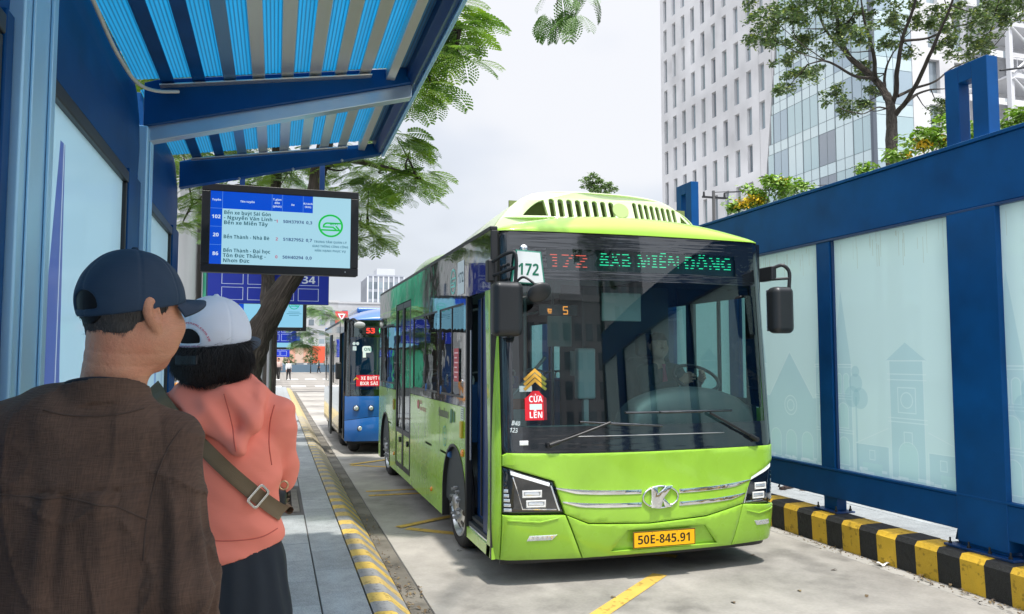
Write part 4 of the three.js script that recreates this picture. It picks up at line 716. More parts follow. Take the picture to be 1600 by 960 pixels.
  decal('side_lettering', -7.78, -7.0, 1.085, 1.265, 512, 128, (c, W, H) => { c.clearRect(0, 0, W, H); c.fillStyle = '#2c2a22'; c.font = 'italic bold 84px serif'; vtext(c, 'Sunbus', 10, 88, 340); c.fillStyle = '#0f6a3c'; c.beginPath(); c.moveTo(380, 20); c.lineTo(440, 20); c.lineTo(420, 110); c.lineTo(360, 110); c.fill(); c.fillRect(450, 30, 50, 70); });
  decal('red_lettering', -9.0, -8.25, 1.11, 1.26, 512, 128, (c, W, H) => { c.clearRect(0, 0, W, H); c.fillStyle = '#b04a4a'; c.font = 'bold 48px sans-serif'; vtext(c, 'BUS', 120, 50); vtext(c, 'VẬN TẢI XE', 120, 112, 380); c.beginPath(); c.arc(55, 60, 45, 0, 7); c.fill(); });
  decal('oval_mark', -7.55, -7.36, 0.86, 1.07, 192, 220, (c, W, H) => { c.clearRect(0, 0, W, H); c.strokeStyle = '#3aa08c'; c.lineWidth = 12; c.beginPath(); c.ellipse(96, 110, 78, 96, 0, 0, 7); c.stroke(); c.lineWidth = 9; c.beginPath(); c.moveTo(96, 50); c.lineTo(96, 170); c.moveTo(60, 80); c.lineTo(132, 80); c.moveTo(60, 140); c.lineTo(132, 140); c.stroke(); });
  decal('white_sticker', -6.78, -6.66, 1.17, 1.28, 64, 64, (c) => { c.fillStyle = '#c6d4c4'; c.fillRect(0, 0, 64, 64); c.fillStyle = '#52685a'; for (let k = 0; k < 5; k++) c.fillRect(8, 8 + k * 11, 46, 4); });
  decal('red_notice', -7.06, -6.86, 1.50, 1.80, 128, 192, (c, W, H) => { c.fillStyle = '#b02838'; c.fillRect(0, 0, W, H); c.fillStyle = '#e8c8cc'; for (let k = 0; k < 6; k++) c.fillRect(14, 22 + k * 28, k % 2 ? 70 : 96, 8); });
  // --- mirrors
  const mirror = (s) => { // s -1 left, 1 right
    const x = s < 0 ? 1.635 : 4.005, y0 = s < 0 ? 1.87 : 1.915, y1 = s < 0 ? 2.275 : 2.30, w = s < 0 ? 0.118 : 0.10, z = -5.53;
    const m = sub(bus, 'mirror', [-OX, 0, -OZ]);
    part(m, 'mirror_housing', (() => { const g = new RoundedBoxGeometry(w * 2, y1 - y0, 0.14, 5, 0.05); const p = g.attributes.position; for (let i = 0; i < p.count; i++) { p.setZ(i, p.getZ(i) - 0.5 * (p.getX(i) / w) ** 2 * 0.03); } g.computeVertexNormals(); return g.translate(x, (y0 + y1) / 2, z); })(), std([0.014, 0.016, 0.018], 0.38));
    part(m, 'mirror_glass', rbox(x - w + 0.02, x + w - 0.02, y0 + 0.02, y1 - 0.02, z - 0.092, z - 0.086, 0.02), M.chrome);
    if (s < 0) {
      part(m, 'mirror_arm', [tube([[1.555, 2.435, -5.72], [1.65, 2.495, -5.57], [1.695, 2.50, -5.54], [1.705, 2.46, -5.53], [1.70, 2.26, -5.53]], 0.014, 10), bar([1.56, 2.33, -5.72], [1.70, 2.385, -5.53], 0.013), rbox(1.53, 1.59, 2.29, 2.46, -5.77, -5.69, 0.012)], M.black);
      part(m, 'spot_mirror_arm', tube([[1.70, 2.27, -5.53], [1.75, 2.31, -5.50], [1.81, 2.27, -5.46], [1.85, 2.22, -5.44]], 0.010, 8), M.black);
      part(m, 'spot_mirror', new THREE.SphereGeometry(0.095, 24, 16).scale(1, 0.78, 0.32).rotateZ(0.45).rotateX(0.35).translate(1.86, 2.195, -5.45), std([0.016, 0.018, 0.02], 0.35));
    } else {
      part(m, 'mirror_arm', [rbox(3.955, 4.005, 2.36, 2.48, -5.76, -5.58, 0.010), tube([[3.98, 2.465, -5.60], [4.04, 2.485, -5.55], [4.085, 2.44, -5.53], [4.085, 2.28, -5.53]], 0.015, 10), bar([3.98, 2.37, -5.60], [4.085, 2.375, -5.53], 0.012)], M.black);
    }
  };
  mirror(-1); mirror(1);
  // --- wipers
  const fz = (x, y, o) => [x, y, Fz(x, y) + o];
  const wiper = (pivot, elbow, ends) => { const w = P('wiper', bar(fz(...pivot, 0.01), fz(...pivot, 0.05), 0.022, 12), M.black); part(w, 'wiper_arm', [tube([fz(...pivot, 0.045), fz(lerp(pivot[0], elbow[0], 0.5), lerp(pivot[1], elbow[1], 0.5), 0.055), fz(...elbow, 0.045)], 0.011, 8), bar(fz(...pivot, 0.045), fz(lerp(pivot[0], elbow[0], 0.16), lerp(pivot[1], elbow[1], 0.16), 0.05), 0.018)], M.black); part(w, 'wiper_blade', [tube([0, 0.25, 0.5, 0.75, 1].map((t) => fz(lerp(ends[0][0], ends[1][0], t), lerp(ends[0][1], ends[1][1], t), 0.026)), 0.009, 6), tube([0.3, 0.5, 0.7].map((t) => fz(lerp(ends[0][0], ends[1][0], t), lerp(ends[0][1], ends[1][1], t), 0.040)), 0.012, 6)], M.blackGloss); };
  wiper([1.99, 1.055], [2.48, 1.215], [[2.24, 1.222], [2.93, 1.178]]); wiper([3.80, 1.045], [3.36, 1.27], [[2.62, 1.285], [3.58, 1.285]]);
  // --- things on and behind the windscreen
  const front = (name, x0, x1, y0, y1, off, w, h, draw, more = {}) => { const t = canvasTex(w, h, draw); const z = Fz((x0 + x1) / 2, (y0 + y1) / 2) + off; return P(name, new THREE.PlaneGeometry(x1 - x0, y1 - y0).rotateX(-0.085).translate((x0 + x1) / 2, (y0 + y1) / 2, z), std(0xffffff, 0.5, 0, { map: t, alphaTest: 0.5, ...more })); };
  { // 172 plate hanging in the corner of the windscreen
    const s = new THREE.Shape(); s.moveTo(1.715, 2.285); s.lineTo(1.995, 2.275); s.lineTo(1.962, 2.535); s.lineTo(1.755, 2.545); s.closePath();
    const zz = Fz(1.86, 2.40) + 0.05, b = P('number_board', extr(s, 0.010, 0.008).translate(0, 0, zz), std([0.02, 0.20, 0.14], 0.4));
    const s2 = new THREE.Shape(); s2.moveTo(1.730, 2.296); s2.lineTo(1.980, 2.287); s2.lineTo(1.950, 2.525); s2.lineTo(1.766, 2.534); s2.closePath();
    part(b, 'board_face', new THREE.ShapeGeometry(s2).translate(0, 0, zz + 0.019), std([0.70, 0.74, 0.74], 0.35));
    const nt = canvasTex(512, 256, (c, W, H) => { c.clearRect(0, 0, W, H); c.fillStyle = '#0d6a52'; c.font = 'bold 240px sans-serif'; c.textAlign = 'center'; vtext(c, '172', W / 2, 215, 500); });
    part(b, 'board_number', new THREE.PlaneGeometry(0.225, 0.135).rotateZ(-0.02).translate(1.856, 2.395, zz + 0.0205), std(0xffffff, 0.4, 0, { map: nt, alphaTest: 0.5 }));
  }
  P('corner_lamp', new THREE.SphereGeometry(0.033, 16, 12).scale(1, 1, 0.5).translate(1.84, 2.565, Fz(1.84, 2.565) + 0.02), M.chrome);
  P('destination_screen', grid(1, 1, (u, v) => [lerp(2.0, 3.74, u), lerp(2.385, 2.585, v), Fz(2.8, 2.48) - 0.075]), M.cabinDark);
  { // LED rows: red number, green text
    const red = [], green = [], t = canvasTex(170, 24, (c, W, H) => { c.fillStyle = '#000'; c.fillRect(0, 0, W, H); c.fillStyle = '#f00'; c.font = 'bold 22px sans-serif'; vtext(c, '172', 1, 19, 36); c.fillStyle = '#0f0'; c.font = 'bold 19px sans-serif'; vtext(c, 'BXB MIỀN ĐÔNG', 46, 17, 124); });
    const im = t.image.getContext('2d').getImageData(0, 0, 170, 24).data, zz = Fz(2.8, 2.48) - 0.06;
    for (let y = 0; y < 24; y += 1) for (let x = 0; x < 170; x++) { const o = (y * 170 + x) * 4, r = im[o] > 110, gr = im[o + 1] > 110; if ((y % 3 !== 0) || !(r || gr) || h3(x >> 1, y, 11) < (r ? 0.08 : 0.16)) continue; (r ? red : green).push(new THREE.PlaneGeometry(0.0098, 0.0066).translate(2.03 + x * 0.0099, 2.575 - y * 0.0076, zz)); }
    const e = (r, g, b) => std([0.01, 0.01, 0.01], 0.5, 0, { emissive: lin(r, g, b), emissiveIntensity: 1.0 });
    const a = P('led_number', red, e(1.0, 0.10, 0.06)); a.userData.kind = 'stuff'; const b = P('led_text', green, e(0.03, 0.85, 0.42)); b.userData.kind = 'stuff';
  }
  front('door_arrow_sticker', 1.80, 2.00, 1.45, 1.64, 0.0145, 256, 256, (c, W, H) => { c.clearRect(0, 0, W, H); c.strokeStyle = '#d9a63a'; c.lineWidth = 30; for (const y of [130, 180, 230]) { c.beginPath(); c.moveTo(16, y); c.lineTo(128, y - 100); c.lineTo(240, y); c.stroke(); } });
  front('red_door_sign', 1.805, 1.995, 1.24, 1.47, 0.0155, 256, 320, (c, W, H) => { c.clearRect(0, 0, W, H); c.fillStyle = '#d01428'; c.beginPath(); c.moveTo(10, 320); c.lineTo(10, 90); c.quadraticCurveTo(60, 60, 90, 12); c.lineTo(166, 12); c.quadraticCurveTo(196, 60, 246, 90); c.lineTo(246, 320); c.fill(); c.fillStyle = '#f4f4f4'; c.font = 'bold 92px sans-serif'; c.textAlign = 'center'; vtext(c, 'CỬA', 128, 130, 150); vtext(c, 'LÊN', 128, 296, 150); c.fillStyle = '#cfe6e2'; c.fillRect(62, 150, 132, 60); });
  front('paper_label', 1.775, 1.875, 1.455, 1.50, 0.0165, 128, 64, (c, W, H) => { c.fillStyle = '#cfe0dc'; c.fillRect(0, 0, W, H); c.fillStyle = '#335'; c.fillRect(50, 26, 12, 12); });
  front('marker_writing', 1.685, 1.79, 1.125, 1.255, 0.0145, 256, 256, (c, W, H) => { c.clearRect(0, 0, W, H); c.fillStyle = '#c4cfd0'; c.font = 'italic bold 96px sans-serif'; c.save(); c.translate(20, 90); c.rotate(0.1); vtext(c, 'B40', 30, 0); vtext(c, '1237', 0, 105); c.restore(); });
  P('white_reflector', rbox(1.765, 1.835, 1.055, 1.09, 0, 0.008).translate(0, 0, Fz(1.8, 1.07) + 0.012), M.white);
  P('trim_line', tube([0, 0.25, 0.5, 0.75, 1].map((t) => fz(lerp(2.2, 3.5, t), 1.112 - 0.004 * t, 0.014)), 0.004, 6), M.steel);
  { const o = P('fare_display', rbox(2.03, 2.36, 2.055, 2.145, -5.98, -5.95, 0.004), M.black); const e = std([0.01, 0.01, 0.01], 0.5, 0, { emissive: lin(1, 0.3, 0.04), emissiveIntensity: 1.1 }); const seg = (x, y, w, h) => new THREE.PlaneGeometry(w, h).translate(x, y, -5.948);
    part(o, 'led_digits', [seg(2.255, 2.128, 0.04, 0.009), seg(2.237, 2.113, 0.008, 0.03), seg(2.255, 2.100, 0.04, 0.008), seg(2.273, 2.086, 0.008, 0.026), seg(2.255, 2.070, 0.04, 0.009), seg(2.12, 2.105, 0.034, 0.008), seg(2.12, 2.09, 0.034, 0.008), seg(2.105, 2.098, 0.008, 0.028), seg(2.12, 2.076, 0.03, 0.007)], e); }
  // --- cabin
  P('cabin_floor', box(XL + 0.05, XR - 0.05, 0.345, 0.37, ZR + 0.04, -5.86), M.cabinDark);
  P('cabin_ceiling', box(XL + 0.05, XR - 0.05, 2.60, 2.63, ZR + 0.04, -6.05), M.cabin);
  P('cabin_rear_wall', box(XL + 0.05, XR - 0.05, 0.37, 2.6, ZR + 0.04, ZR + 0.06), M.cabinDark);
  P('cabin_lining', [box(XR - 0.07, XR - 0.032, 0.37, 1.30, ZR + 0.05, -5.9), box(XL + 0.032, XL + 0.06, 0.37, 1.29, ZR + 0.05, D2a), box(XL + 0.032, XL + 0.06, 0.37, 1.29, D2b, D1a - 0.02)], M.cabinDark);
  P('dashboard', (() => { const g = extr(poly([[-0.45, 0.35], [-0.05, 0.35], [0.0, 0.62], [-0.02, 0.80], [-0.18, 0.86], [-0.40, 0.83], [-0.45, 0.7]]), 2.15, 0.02); return g.rotateY(-Math.PI / 2).translate(XR - 0.12, 0.30, -5.90); })(), std([0.05, 0.06, 0.065], 0.55));
  P('dashboard_hood', (() => { const n = 24; return grid(n, 12, (u, v) => { const x = lerp(2.74, 3.96, u), a = v * Math.PI, e = Math.pow(Math.sin(u * Math.PI), 0.28); return [x, 1.12 + 0.35 * Math.sin(a) * e, -5.98 + 0.20 * Math.cos(a)]; }); })(), std([0.030, 0.035, 0.038], 0.5));
  P('steering_wheel', new THREE.TorusGeometry(0.21, 0.016, 10, 40).rotateX(-1.0).translate(3.70, 1.53, -6.40), M.black);
  P('steering_column', bar([3.70, 1.50, -6.38], [3.70, 0.9, -6.2], 0.035), M.black);
  P('driver_partition', [rbox(2.72, 2.745, 0.37, 2.35, -7.35, -6.75, 0.004), rbox(2.75, 3.95, 0.37, 2.45, -7.40, -7.37, 0.004)], std([0.06, 0.085, 0.10], 0.5));
  P('driver_seat', [rbox(3.33, 3.83, 0.92, 1.05, -7.05, -6.58, 0.05, 4), rbox(3.35, 3.81, 1.04, 1.72, -7.18, -7.05, 0.05, 4), rbox(3.45, 3.71, 1.73, 1.96, -7.17, -7.08, 0.04, 4), rbox(3.42, 3.74, 0.461, 0.92, -6.98, -6.68, 0.02)], M.cabinDark);
  P('driver_platform', box(3.0, 3.96, 0.371, 0.46, -7.36, -5.95), M.cabinDark);
  P('fare_machine', [rbox(2.55, 2.72, 1.35, 1.80, -6.52, -6.42, 0.02, 3), rbox(2.61, 2.66, 0.37, 1.35, -6.50, -6.44, 0.01)], std([0.45, 0.50, 0.50], 0.5));
  P('notice_paper', [box(2.42, 2.66, 1.82, 2.12, -6.86, -6.855), box(2.62, 2.78, 1.55, 1.78, -6.80, -6.795)], std([0.40, 0.43, 0.42], 0.8));
  P('sun_blind', rbox(2.60, 2.96, 2.02, 2.26, -6.02, -6.0, 0.03, 3), std([0.30, 0.32, 0.30], 0.6));
  const seatB = std([0.03, 0.12, 0.33], 0.65), grab = std([0.45, 0.47, 0.47], 0.4, 0.4);
  for (const [x, z] of [[1.78, -7.5], [2.2, -7.5], [1.78, -8.3], [2.2, -8.3], [3.35, -8.2], [3.78, -8.2], [3.35, -9.0], [3.78, -9.0], [3.35, -9.8], [3.78, -9.8], [1.78, -11.3], [2.2, -11.3], [3.35, -11.2], [3.78, -11.2]]) {
    const s = sub(bus, 'passenger_seat', [x - OX, 0.37, z - OZ]);
    part(s, 'seat', rbox(-0.2, 0.2, 0.40, 0.47, -0.2, 0.2, 0.025, 3), seatB); part(s, 'backrest', rbox(-0.2, 0.2, 0.47, 1.08, -0.24, -0.17, 0.03, 3), seatB); part(s, 'seat_handle', tube([[-0.14, 1.05, -0.2], [-0.13, 1.16, -0.2], [0.13, 1.16, -0.2], [0.14, 1.05, -0.2]], 0.012, 6), grab); part(s, 'seat_leg', rbox(-0.04, 0.04, 0, 0.4, -0.04, 0.04), M.cabinDark);
  }
  for (const [x, z] of [[2.36, -7.35], [2.36, -8.8], [3.1, -8.6], [2.36, -10.2]]) P('grab_pole', bar([x, 0.37, z], [x, 2.6, z], 0.016), grab);
  P('grab_rail', [bar([2.3, 2.3, -7], [2.3, 2.3, -12], 0.016), bar([3.2, 2.3, -7.4], [3.2, 2.3, -12], 0.016), bar([1.98, 1.30, -6.75], [2.36, 1.72, -6.75], 0.016)], grab);
  // white-and-orange notice on the first seat back
  P('seat_notice', rbox(2.10, 2.34, 1.0, 1.42, -7.27, -7.26, 0.004), std([0.62, 0.64, 0.62], 0.7)); P('seat_notice_print', rbox(2.11, 2.33, 1.22, 1.32, -7.256, -7.253, 0.001), std([0.65, 0.16, 0.05], 0.7));
}
// ================================================================ blue bus waiting behind
{
  const OX = 2.35, OZ = -17.3;
  const b = thing('city_bus', 'smaller dark blue bus with red windscreen banner waiting behind the green bus', 'bus', [OX, 0, OZ]);
  const P = (n, geo, m, parent = b) => { const o = part(parent, n, geo, m); if (parent === b) { o.position.x -= OX; o.position.z -= OZ; } return o; };
  const XL = 1.20, XR = 3.50, ZF = -14.3, ZR = -20.3, CX = 2.35, HW = 1.15;
  const blue = phys([0.008, 0.115, 0.40], { roughness: 0.28, clearcoat: 1, clearcoatRoughness: 0.06 });
  const Fz = (x, y) => { const a = Math.min(1, Math.abs(x - CX) / HW); let z = ZF + 0.06 - 0.10 * a * a - (a > 0.85 ? 0.16 * (1 - Math.sqrt(Math.max(0, 1 - ((a - 0.85) / 0.15) ** 2))) : 0); if (y > 1.0) z -= 0.10 * (y - 1); return z; };
  const patch = (x0, x1, y0, y1, off, n = 16) => grid(n, n, (u, v) => { const x = lerp(x0, x1, u), y = lerp(y0, y1, v); return [x, y, Fz(x, y) + off]; });
  P('front_panel', grid(16, 12, (u, v) => { const x = lerp(XL + 0.01, XR - 0.01, u), bot = 0.708 - 0.10 * Math.pow(Math.abs(x - CX) / HW, 2), y = lerp(bot, 1.04, v); return [x, y, Fz(x, y) + 0.032 + 0.012 * Math.sin(v * Math.PI)]; }), blue);
  P('bumper', grid(16, 12, (u, v) => { const x = lerp(XL + 0.01, XR - 0.01, u), top = 0.70 - 0.10 * Math.pow(Math.abs(x - CX) / HW, 2), y = lerp(0.24, top, v); return [x, y, Fz(x, y) + 0.034 + 0.03 * Math.sin(v * Math.PI)]; }), blue);
  P('panel_seam', patch(XL + 0.01, XR - 0.01, 0.26, 1.02, 0.004), M.black);
  P('windscreen', patch(XL + 0.05, XR - 0.05, 1.06, 2.40, 0.02), M.glass);
  P('windscreen_frame', [patch(XL, XL + 0.10, 1.05, 2.42, 0.012), patch(XR - 0.10, XR, 1.05, 2.42, 0.012), patch(XL, XR, 2.10, 2.42, 0.011), patch(XL, XR, 1.04, 1.16, 0.011)], M.blackGloss);
  P('roof_cap', grid(24, 14, (u, v) => { const x = lerp(XL + 0.02, XR - 0.02, u), a = Math.pow(Math.abs(x - CX) / HW, 3), k = Math.sin(v * Math.PI / 2); return [x, 2.42 + (0.27 - 0.25 * a) * k, Fz(x, 2.4) + 0.03 - 0.9 * (1 - Math.cos(v * Math.PI / 2))]; }), blue);
  P('roof', grid(24, 4, (u, v) => { const x = lerp(XL + 0.02, XR - 0.02, u), a = Math.pow(Math.abs(x - CX) / HW, 3); return [x, 2.69 - 0.25 * a, lerp(ZF - 0.95, ZR, v)]; }), blue);
  P('roof_pod', [rbox(1.6, 3.1, 2.66, 2.78, -18.5, -16.4, 0.05, 4)], blue);
  for (const [x, y, r] of [[1.40, 0.83, 0.055], [1.66, 0.83, 0.05], [1.47, 0.47, 0.05]]) { const h = P('headlight', new THREE.CylinderGeometry(r, r, 0.03, 20).rotateX(Math.PI / 2).translate(x, y, Fz(x, y) + 0.05), M.black); part(h, 'lamp_lens', new THREE.SphereGeometry(r * 0.8, 16, 10).scale(1, 1, 0.4).translate(x, y, Fz(x, y) + 0.06), M.lens); }
  // left side, dark glass and open front door
  P('side_panel', extrX(poly(rect(ZR, -15.6, 0.28, 1.05)), XL, 0.03), M.blackGloss);
  P('window_band', extrX(poly(rect(ZR, -15.55, 1.05, 2.42), [rect(-17.4, -15.9, 1.2, 2.1).reverse(), rect(-19.9, -17.6, 1.2, 2.1).reverse()]), XL, 0.03), M.blackGloss);
  for (const [za, zb] of [[-17.4, -15.9], [-19.9, -17.6]]) P('side_window', grid(1, 1, (u, v) => [XL + 0.012, lerp(1.2, 2.1, v), lerp(za, zb, u)]), M.glassDark);
  P('door_post', [rbox(XL - 0.005, XL + 0.04, 0.28, 2.42, -15.6, -15.52, 0.006), rbox(XL - 0.005, XL + 0.05, 0.28, 2.42, -14.62, -14.50, 0.006)], M.black);
  P('door_header', extrX(poly(rect(-15.5, -14.5, 2.2, 2.42)), XL, 0.03), M.blackGloss);
  const d = P('door', [rbox(0.97, 1.0, 0.36, 2.15, -14.95, -14.55, 0.008)], M.black); part(d, 'door_rail', [bar([0.955, 0.7, -14.6], [0.955, 1.9, -14.6], 0.012), bar([0.955, 1.2, -14.92], [0.955, 1.2, -14.6], 0.01)], M.steel);
  P('roof_edge', rbox(XL - 0.01, XL + 0.08, 2.40, 2.47, ZR, -14.45, 0.03, 3), M.black);
  P('right_side', extrX(poly(rect(ZR, -14.5, 0.28, 2.42), [rect(-19.8, -15.0, 1.15, 2.1).reverse()]), XR - 0.03, 0.03), blue);
  P('rear_panel', rbox(XL, XR, 0.28, 2.5, ZR - 0.03, ZR, 0.02), blue);
  P('cabin_floor', box(XL + 0.04, XR - 0.04, 0.34, 0.37, ZR + 0.02, -14.55), M.cabinDark);
  P('cabin_ceiling', box(XL + 0.04, XR - 0.04, 2.36, 2.39, ZR + 0.02, -14.7), M.cabinDark);
  P('dashboard', rbox(XL + 0.1, XR - 0.1, 0.4, 1.12, -14.9, -14.5, 0.05, 3), M.cabinDark);
  P('grab_pole', [bar([1.9, 0.4, -15.3], [1.9, 2.3, -15.3], 0.015), bar([1.28, 1.25, -14.75], [1.95, 1.25, -14.75], 0.012), bar([1.45, 1.27, -14.8], [1.8, 1.5, -14.8], 0.012)], M.steel);
  P('underbody', box(XL + 0.06, XR - 0.06, 0.18, 0.33, ZR + 0.05, -14.5), M.black);
  for (const [x, z] of [[XL + 0.15, -15.3 - 0.6], [XL + 0.15, -19.2], [XR - 0.15, -15.9], [XR - 0.15, -19.2], [1.42, -14.85]]) { const w = sub(b, 'wheel', [x - OX, 0.36, z - OZ]); part(w, 'tyre', new THREE.TorusGeometry(0.27, 0.09, 12, 32).rotateY(Math.PI / 2).scale(1.2, 1, 1), M.rubber); part(w, 'rim', new THREE.CylinderGeometry(0.2, 0.2, 0.16, 24).rotateZ(Math.PI / 2), M.steel); }
  const px = (name, x0, x1, y0, y1, off, w, h, draw, em) => { const t = canvasTex(w, h, draw); P(name, new THREE.PlaneGeometry(x1 - x0, y1 - y0).rotateX(-0.1).translate((x0 + x1) / 2, (y0 + y1) / 2, Fz((x0 + x1) / 2, (y0 + y1) / 2) + off), std(0xffffff, 0.5, 0, em ? { map: t, emissive: 0xffffff, emissiveMap: t, emissiveIntensity: 1.2 } : { map: t, alphaTest: 0.5 })); };
  px('windscreen_banner', 1.35, 2.15, 1.22, 1.42, 0.028, 1024, 256, (c, W, H) => { c.clearRect(0, 0, W, H); c.fillStyle = '#d0162c'; c.fillRect(60, 0, W - 60, H); c.fillStyle = '#f6f0f0'; c.font = 'bold 112px sans-serif'; vtext(c, 'XE BUÝT ĐƯA ĐÓN', 165, 112, 840); vtext(c, 'BXR SÀI GÒN', 140, 232); c.strokeStyle = '#cfae4a'; c.lineWidth = 22; c.beginPath(); c.moveTo(0, 120); c.lineTo(60, 60); c.lineTo(110, 100); c.stroke(); });
  px('destination_screen', 1.50, 2.2, 2.15, 2.30, 0.024, 256, 64, (c, W, H) => { c.fillStyle = '#020303'; c.fillRect(0, 0, W, H); c.fillStyle = '#ff3020'; c.font = 'bold 54px sans-serif'; vtext(c, '53', 26, 52); c.fillStyle = '#20e080'; vtext(c, 'ĐH QG', 110, 52); }, true);
  px('round_stickers', 1.33, 1.46, 1.85, 2.02, 0.027, 128, 160, (c, W, H) => { c.clearRect(0, 0, W, H); c.fillStyle = '#b9ccd0'; for (const x of [30, 92]) { c.beginPath(); c.arc(x, 30, 28, 0, 7); c.fill(); } c.fillRect(6, 75, 66, 75); });
  px('white_sticker', 1.50, 1.68, 1.72, 1.95, 0.027, 128, 160, (c, W, H) => { c.clearRect(0, 0, W, H); c.fillStyle = '#d5e4e0'; c.beginPath(); c.roundRect(4, 4, 118, 86, 30); c.fill(); c.fillRect(10, 60, 40, 90); c.fillStyle = '#1c5a50'; c.font = 'bold 54px sans-serif'; vtext(c, 'ON', 26, 66); });
  const m = P('mirror_arm', tube([[1.22, 2.38, -14.3], [1.33, 2.42, -14.1], [1.40, 2.36, -14.05]], 0.016, 8), M.black); part(m, 'mirror', new THREE.SphereGeometry(0.10, 18, 12).scale(1, 0.6, 0.4).translate(1.42, 2.31, -14.03), std([0.35, 0.36, 0.36], 0.35));
  const m2 = P('side_mirror', rbox(1.02, 1.12, 1.35, 1.65, -14.2, -14.1, 0.03, 3), M.black); void m2;
}
// ================================================================ buildings and far background
const winGlass = [[0.26, 0.31, 0.34], [0.36, 0.44, 0.48], [0.18, 0.22, 0.25], [0.42, 0.47, 0.48], [0.28, 0.36, 0.38]].map((c) => phys(c, { roughness: 0.12, metalness: 0.35, clearcoat: 1 }));
{ // white tower with rows of slit windows and a slanted glass front
  const t = thing('office_tower', 'tall white tower with rows of slit windows and a slanted glass front', 'building', [44, 0, -66]);
  const P = (n, geo, m) => { const o = part(t, n, geo, m); o.position.set(-44, 0, 66); return o; };
  const wall = std([0.89, 0.89, 0.895], 0.8, 0, { map: rep(T.dust, 0.05) }), reveal = std([0.42, 0.43, 0.45], 0.8);
  const FH = 3.70, X = 44, zs = []; for (let k = 0; k < 11; k++) zs.push(-82.05 + k * 2.12);
  const rowsY = []; for (let r = 0; r < 12; r++) rowsY.push(8.78 + r * FH);
  const s = poly([[-83.2, 0], [-64.2, 0], [-64.2, 8], [-60.8, 31], [-58.0, 52], [-83.2, 52]].map((p) => p));
  const wins = [];
  rowsY.forEach((y) => zs.forEach((z) => { const lim = y + 3 < 31 ? lerp(-64.2, -60.8, clamp((y + 1.4 - 8) / 23)) : lerp(-60.8, -58, (y + 1.4 - 31) / 21); if (z + 0.8 < lim && y + 2.77 < 52) wins.push([z, y]); }));
  wins.forEach(([z, y]) => s.holes.push(new THREE.Path(rect(z - 0.42, z + 0.42, y, y + 2.75).reverse().map((p) => new THREE.Vector2(...p)))));
  P('wall', extrX(s, X, 0.45), wall);
  wins.forEach(([z, y], i) => { const w = P('window', box(X + 0.30, X + 0.33, y, y + 2.75, z - 0.42, z + 0.42), winGlass[Math.floor(h3(i, 3, 7) * 5)]); part(w, 'window_frame', [box(X + 0.24, X + 0.299, y, y + 2.75, z - 0.42, z - 0.36), box(X + 0.24, X + 0.299, y + 2.66, y + 2.75, z - 0.359, z + 0.42)], reveal); });
  P('core', box(X + 0.46, X + 22, 0, 51.5, -83.1, -58), std([0.3, 0.31, 0.33], 0.9));
  // glass front with mullions and floor bands
  const zc = -48.9, gl = [[0.46, 0.60, 0.62], [0.38, 0.48, 0.54], [0.62, 0.74, 0.75], [0.28, 0.32, 0.36]].map((c) => phys(c, { roughness: 0.05, metalness: 0.45, clearcoat: 1, clearcoatRoughness: 0.02, ior: 1.7 }));
  const left = (y) => (y < 31 ? lerp(-64.2, -60.8, clamp((y - 8) / 23)) : lerp(-60.8, -58, (y - 31) / 21)) + 0.02;
  const cols = 8, xg = X + 0.05; let k = 0;
  for (let y = 6; y < 50; y += FH) for (const [a, b, band] of [[0.0, 0.92, 1], [0.96, 3.66, 0]]) {
    const ya = y + a, yb = y + b, zl = Math.max(left(ya), left(yb));
    for (let c = 0; c < cols * 2; c++) { const za = lerp(zc, -65.5, c / (cols * 2)), zb = lerp(zc, -65.5, (c + 1) / (cols * 2)); if (za < zl) continue; const q = Math.max(zb, zl); P('glass_pane', box(xg, xg + 0.04, ya, yb, q + 0.025, za - 0.025), gl[band ? 2 : (h3(c >> 1, Math.round(y * 3), 4) * 3.4 | 0) % 4]); k++; }
  }
  for (let c = 0; c <= cols * 2; c++) { const z = lerp(zc, -65.5, c / (cols * 2)); const ytop = 50; let yb = 6; while (yb < ytop && left(yb) > z) yb += 0.5; if (yb < ytop) P('mullion', box(xg - (c % 2 ? 0.02 : 0.05), xg + 0.02, 6, ytop, z - 0.018, z + 0.018), std([0.24, 0.28, 0.30], 0.5)); }
  P('glass_backing', extrX(poly([[-64.1, 6], [zc, 6], [zc, 50], [-58.5, 50], [-60.7, 31]]), xg + 0.06, 0.1), std([0.16, 0.20, 0.22], 0.8));
  P('corner_post', box(X - 0.1, X + 0.25, 4, 50, zc - 0.02, zc + 0.28), std([0.10, 0.12, 0.15], 0.4));
  // return face towards the camera: glass, then white wall with windows
  for (let y = 6; y < 50; y += FH) for (let c = 0; c < 2; c++) for (const [a, b, band] of [[0, 0.92, 1], [0.96, 3.66, 0]]) P('glass_pane', box(X + 0.3 + c * 1.85, X + 2.1 + c * 1.85, y + a, y + b, zc + 0.05, zc + 0.09), gl[band ? 2 : (c + Math.round(y)) % 3]);
  P('glass_backing', box(X + 0.26, X + 4.0, 6, 50, zc - 0.1, zc + 0.04), std([0.16, 0.2, 0.22], 0.8));
  const s2 = poly(rect(X + 4.0, X + 30, 0, 52)); const wins2 = [];
  for (let r = 0; r < 11; r++) for (let c = 0; c < 9; c++) { const x = X + 6.2 + c * 2.6, y = 8.2 + r * FH; wins2.push([x, y]); s2.holes.push(new THREE.Path(rect(x - 0.55, x + 0.55, y, y + 2.75).reverse().map((p) => new THREE.Vector2(...p)))); }
  P('wall', boxUV(extr(s2, 0.45).translate(0, 0, zc - 0.35)), wall);
  wins2.forEach(([x, y], i) => P('window', box(x - 0.55, x + 0.55, y, y + 2.75, zc - 0.30, zc - 0.26), winGlass[Math.floor(h3(i, 5, 9) * 5)]));
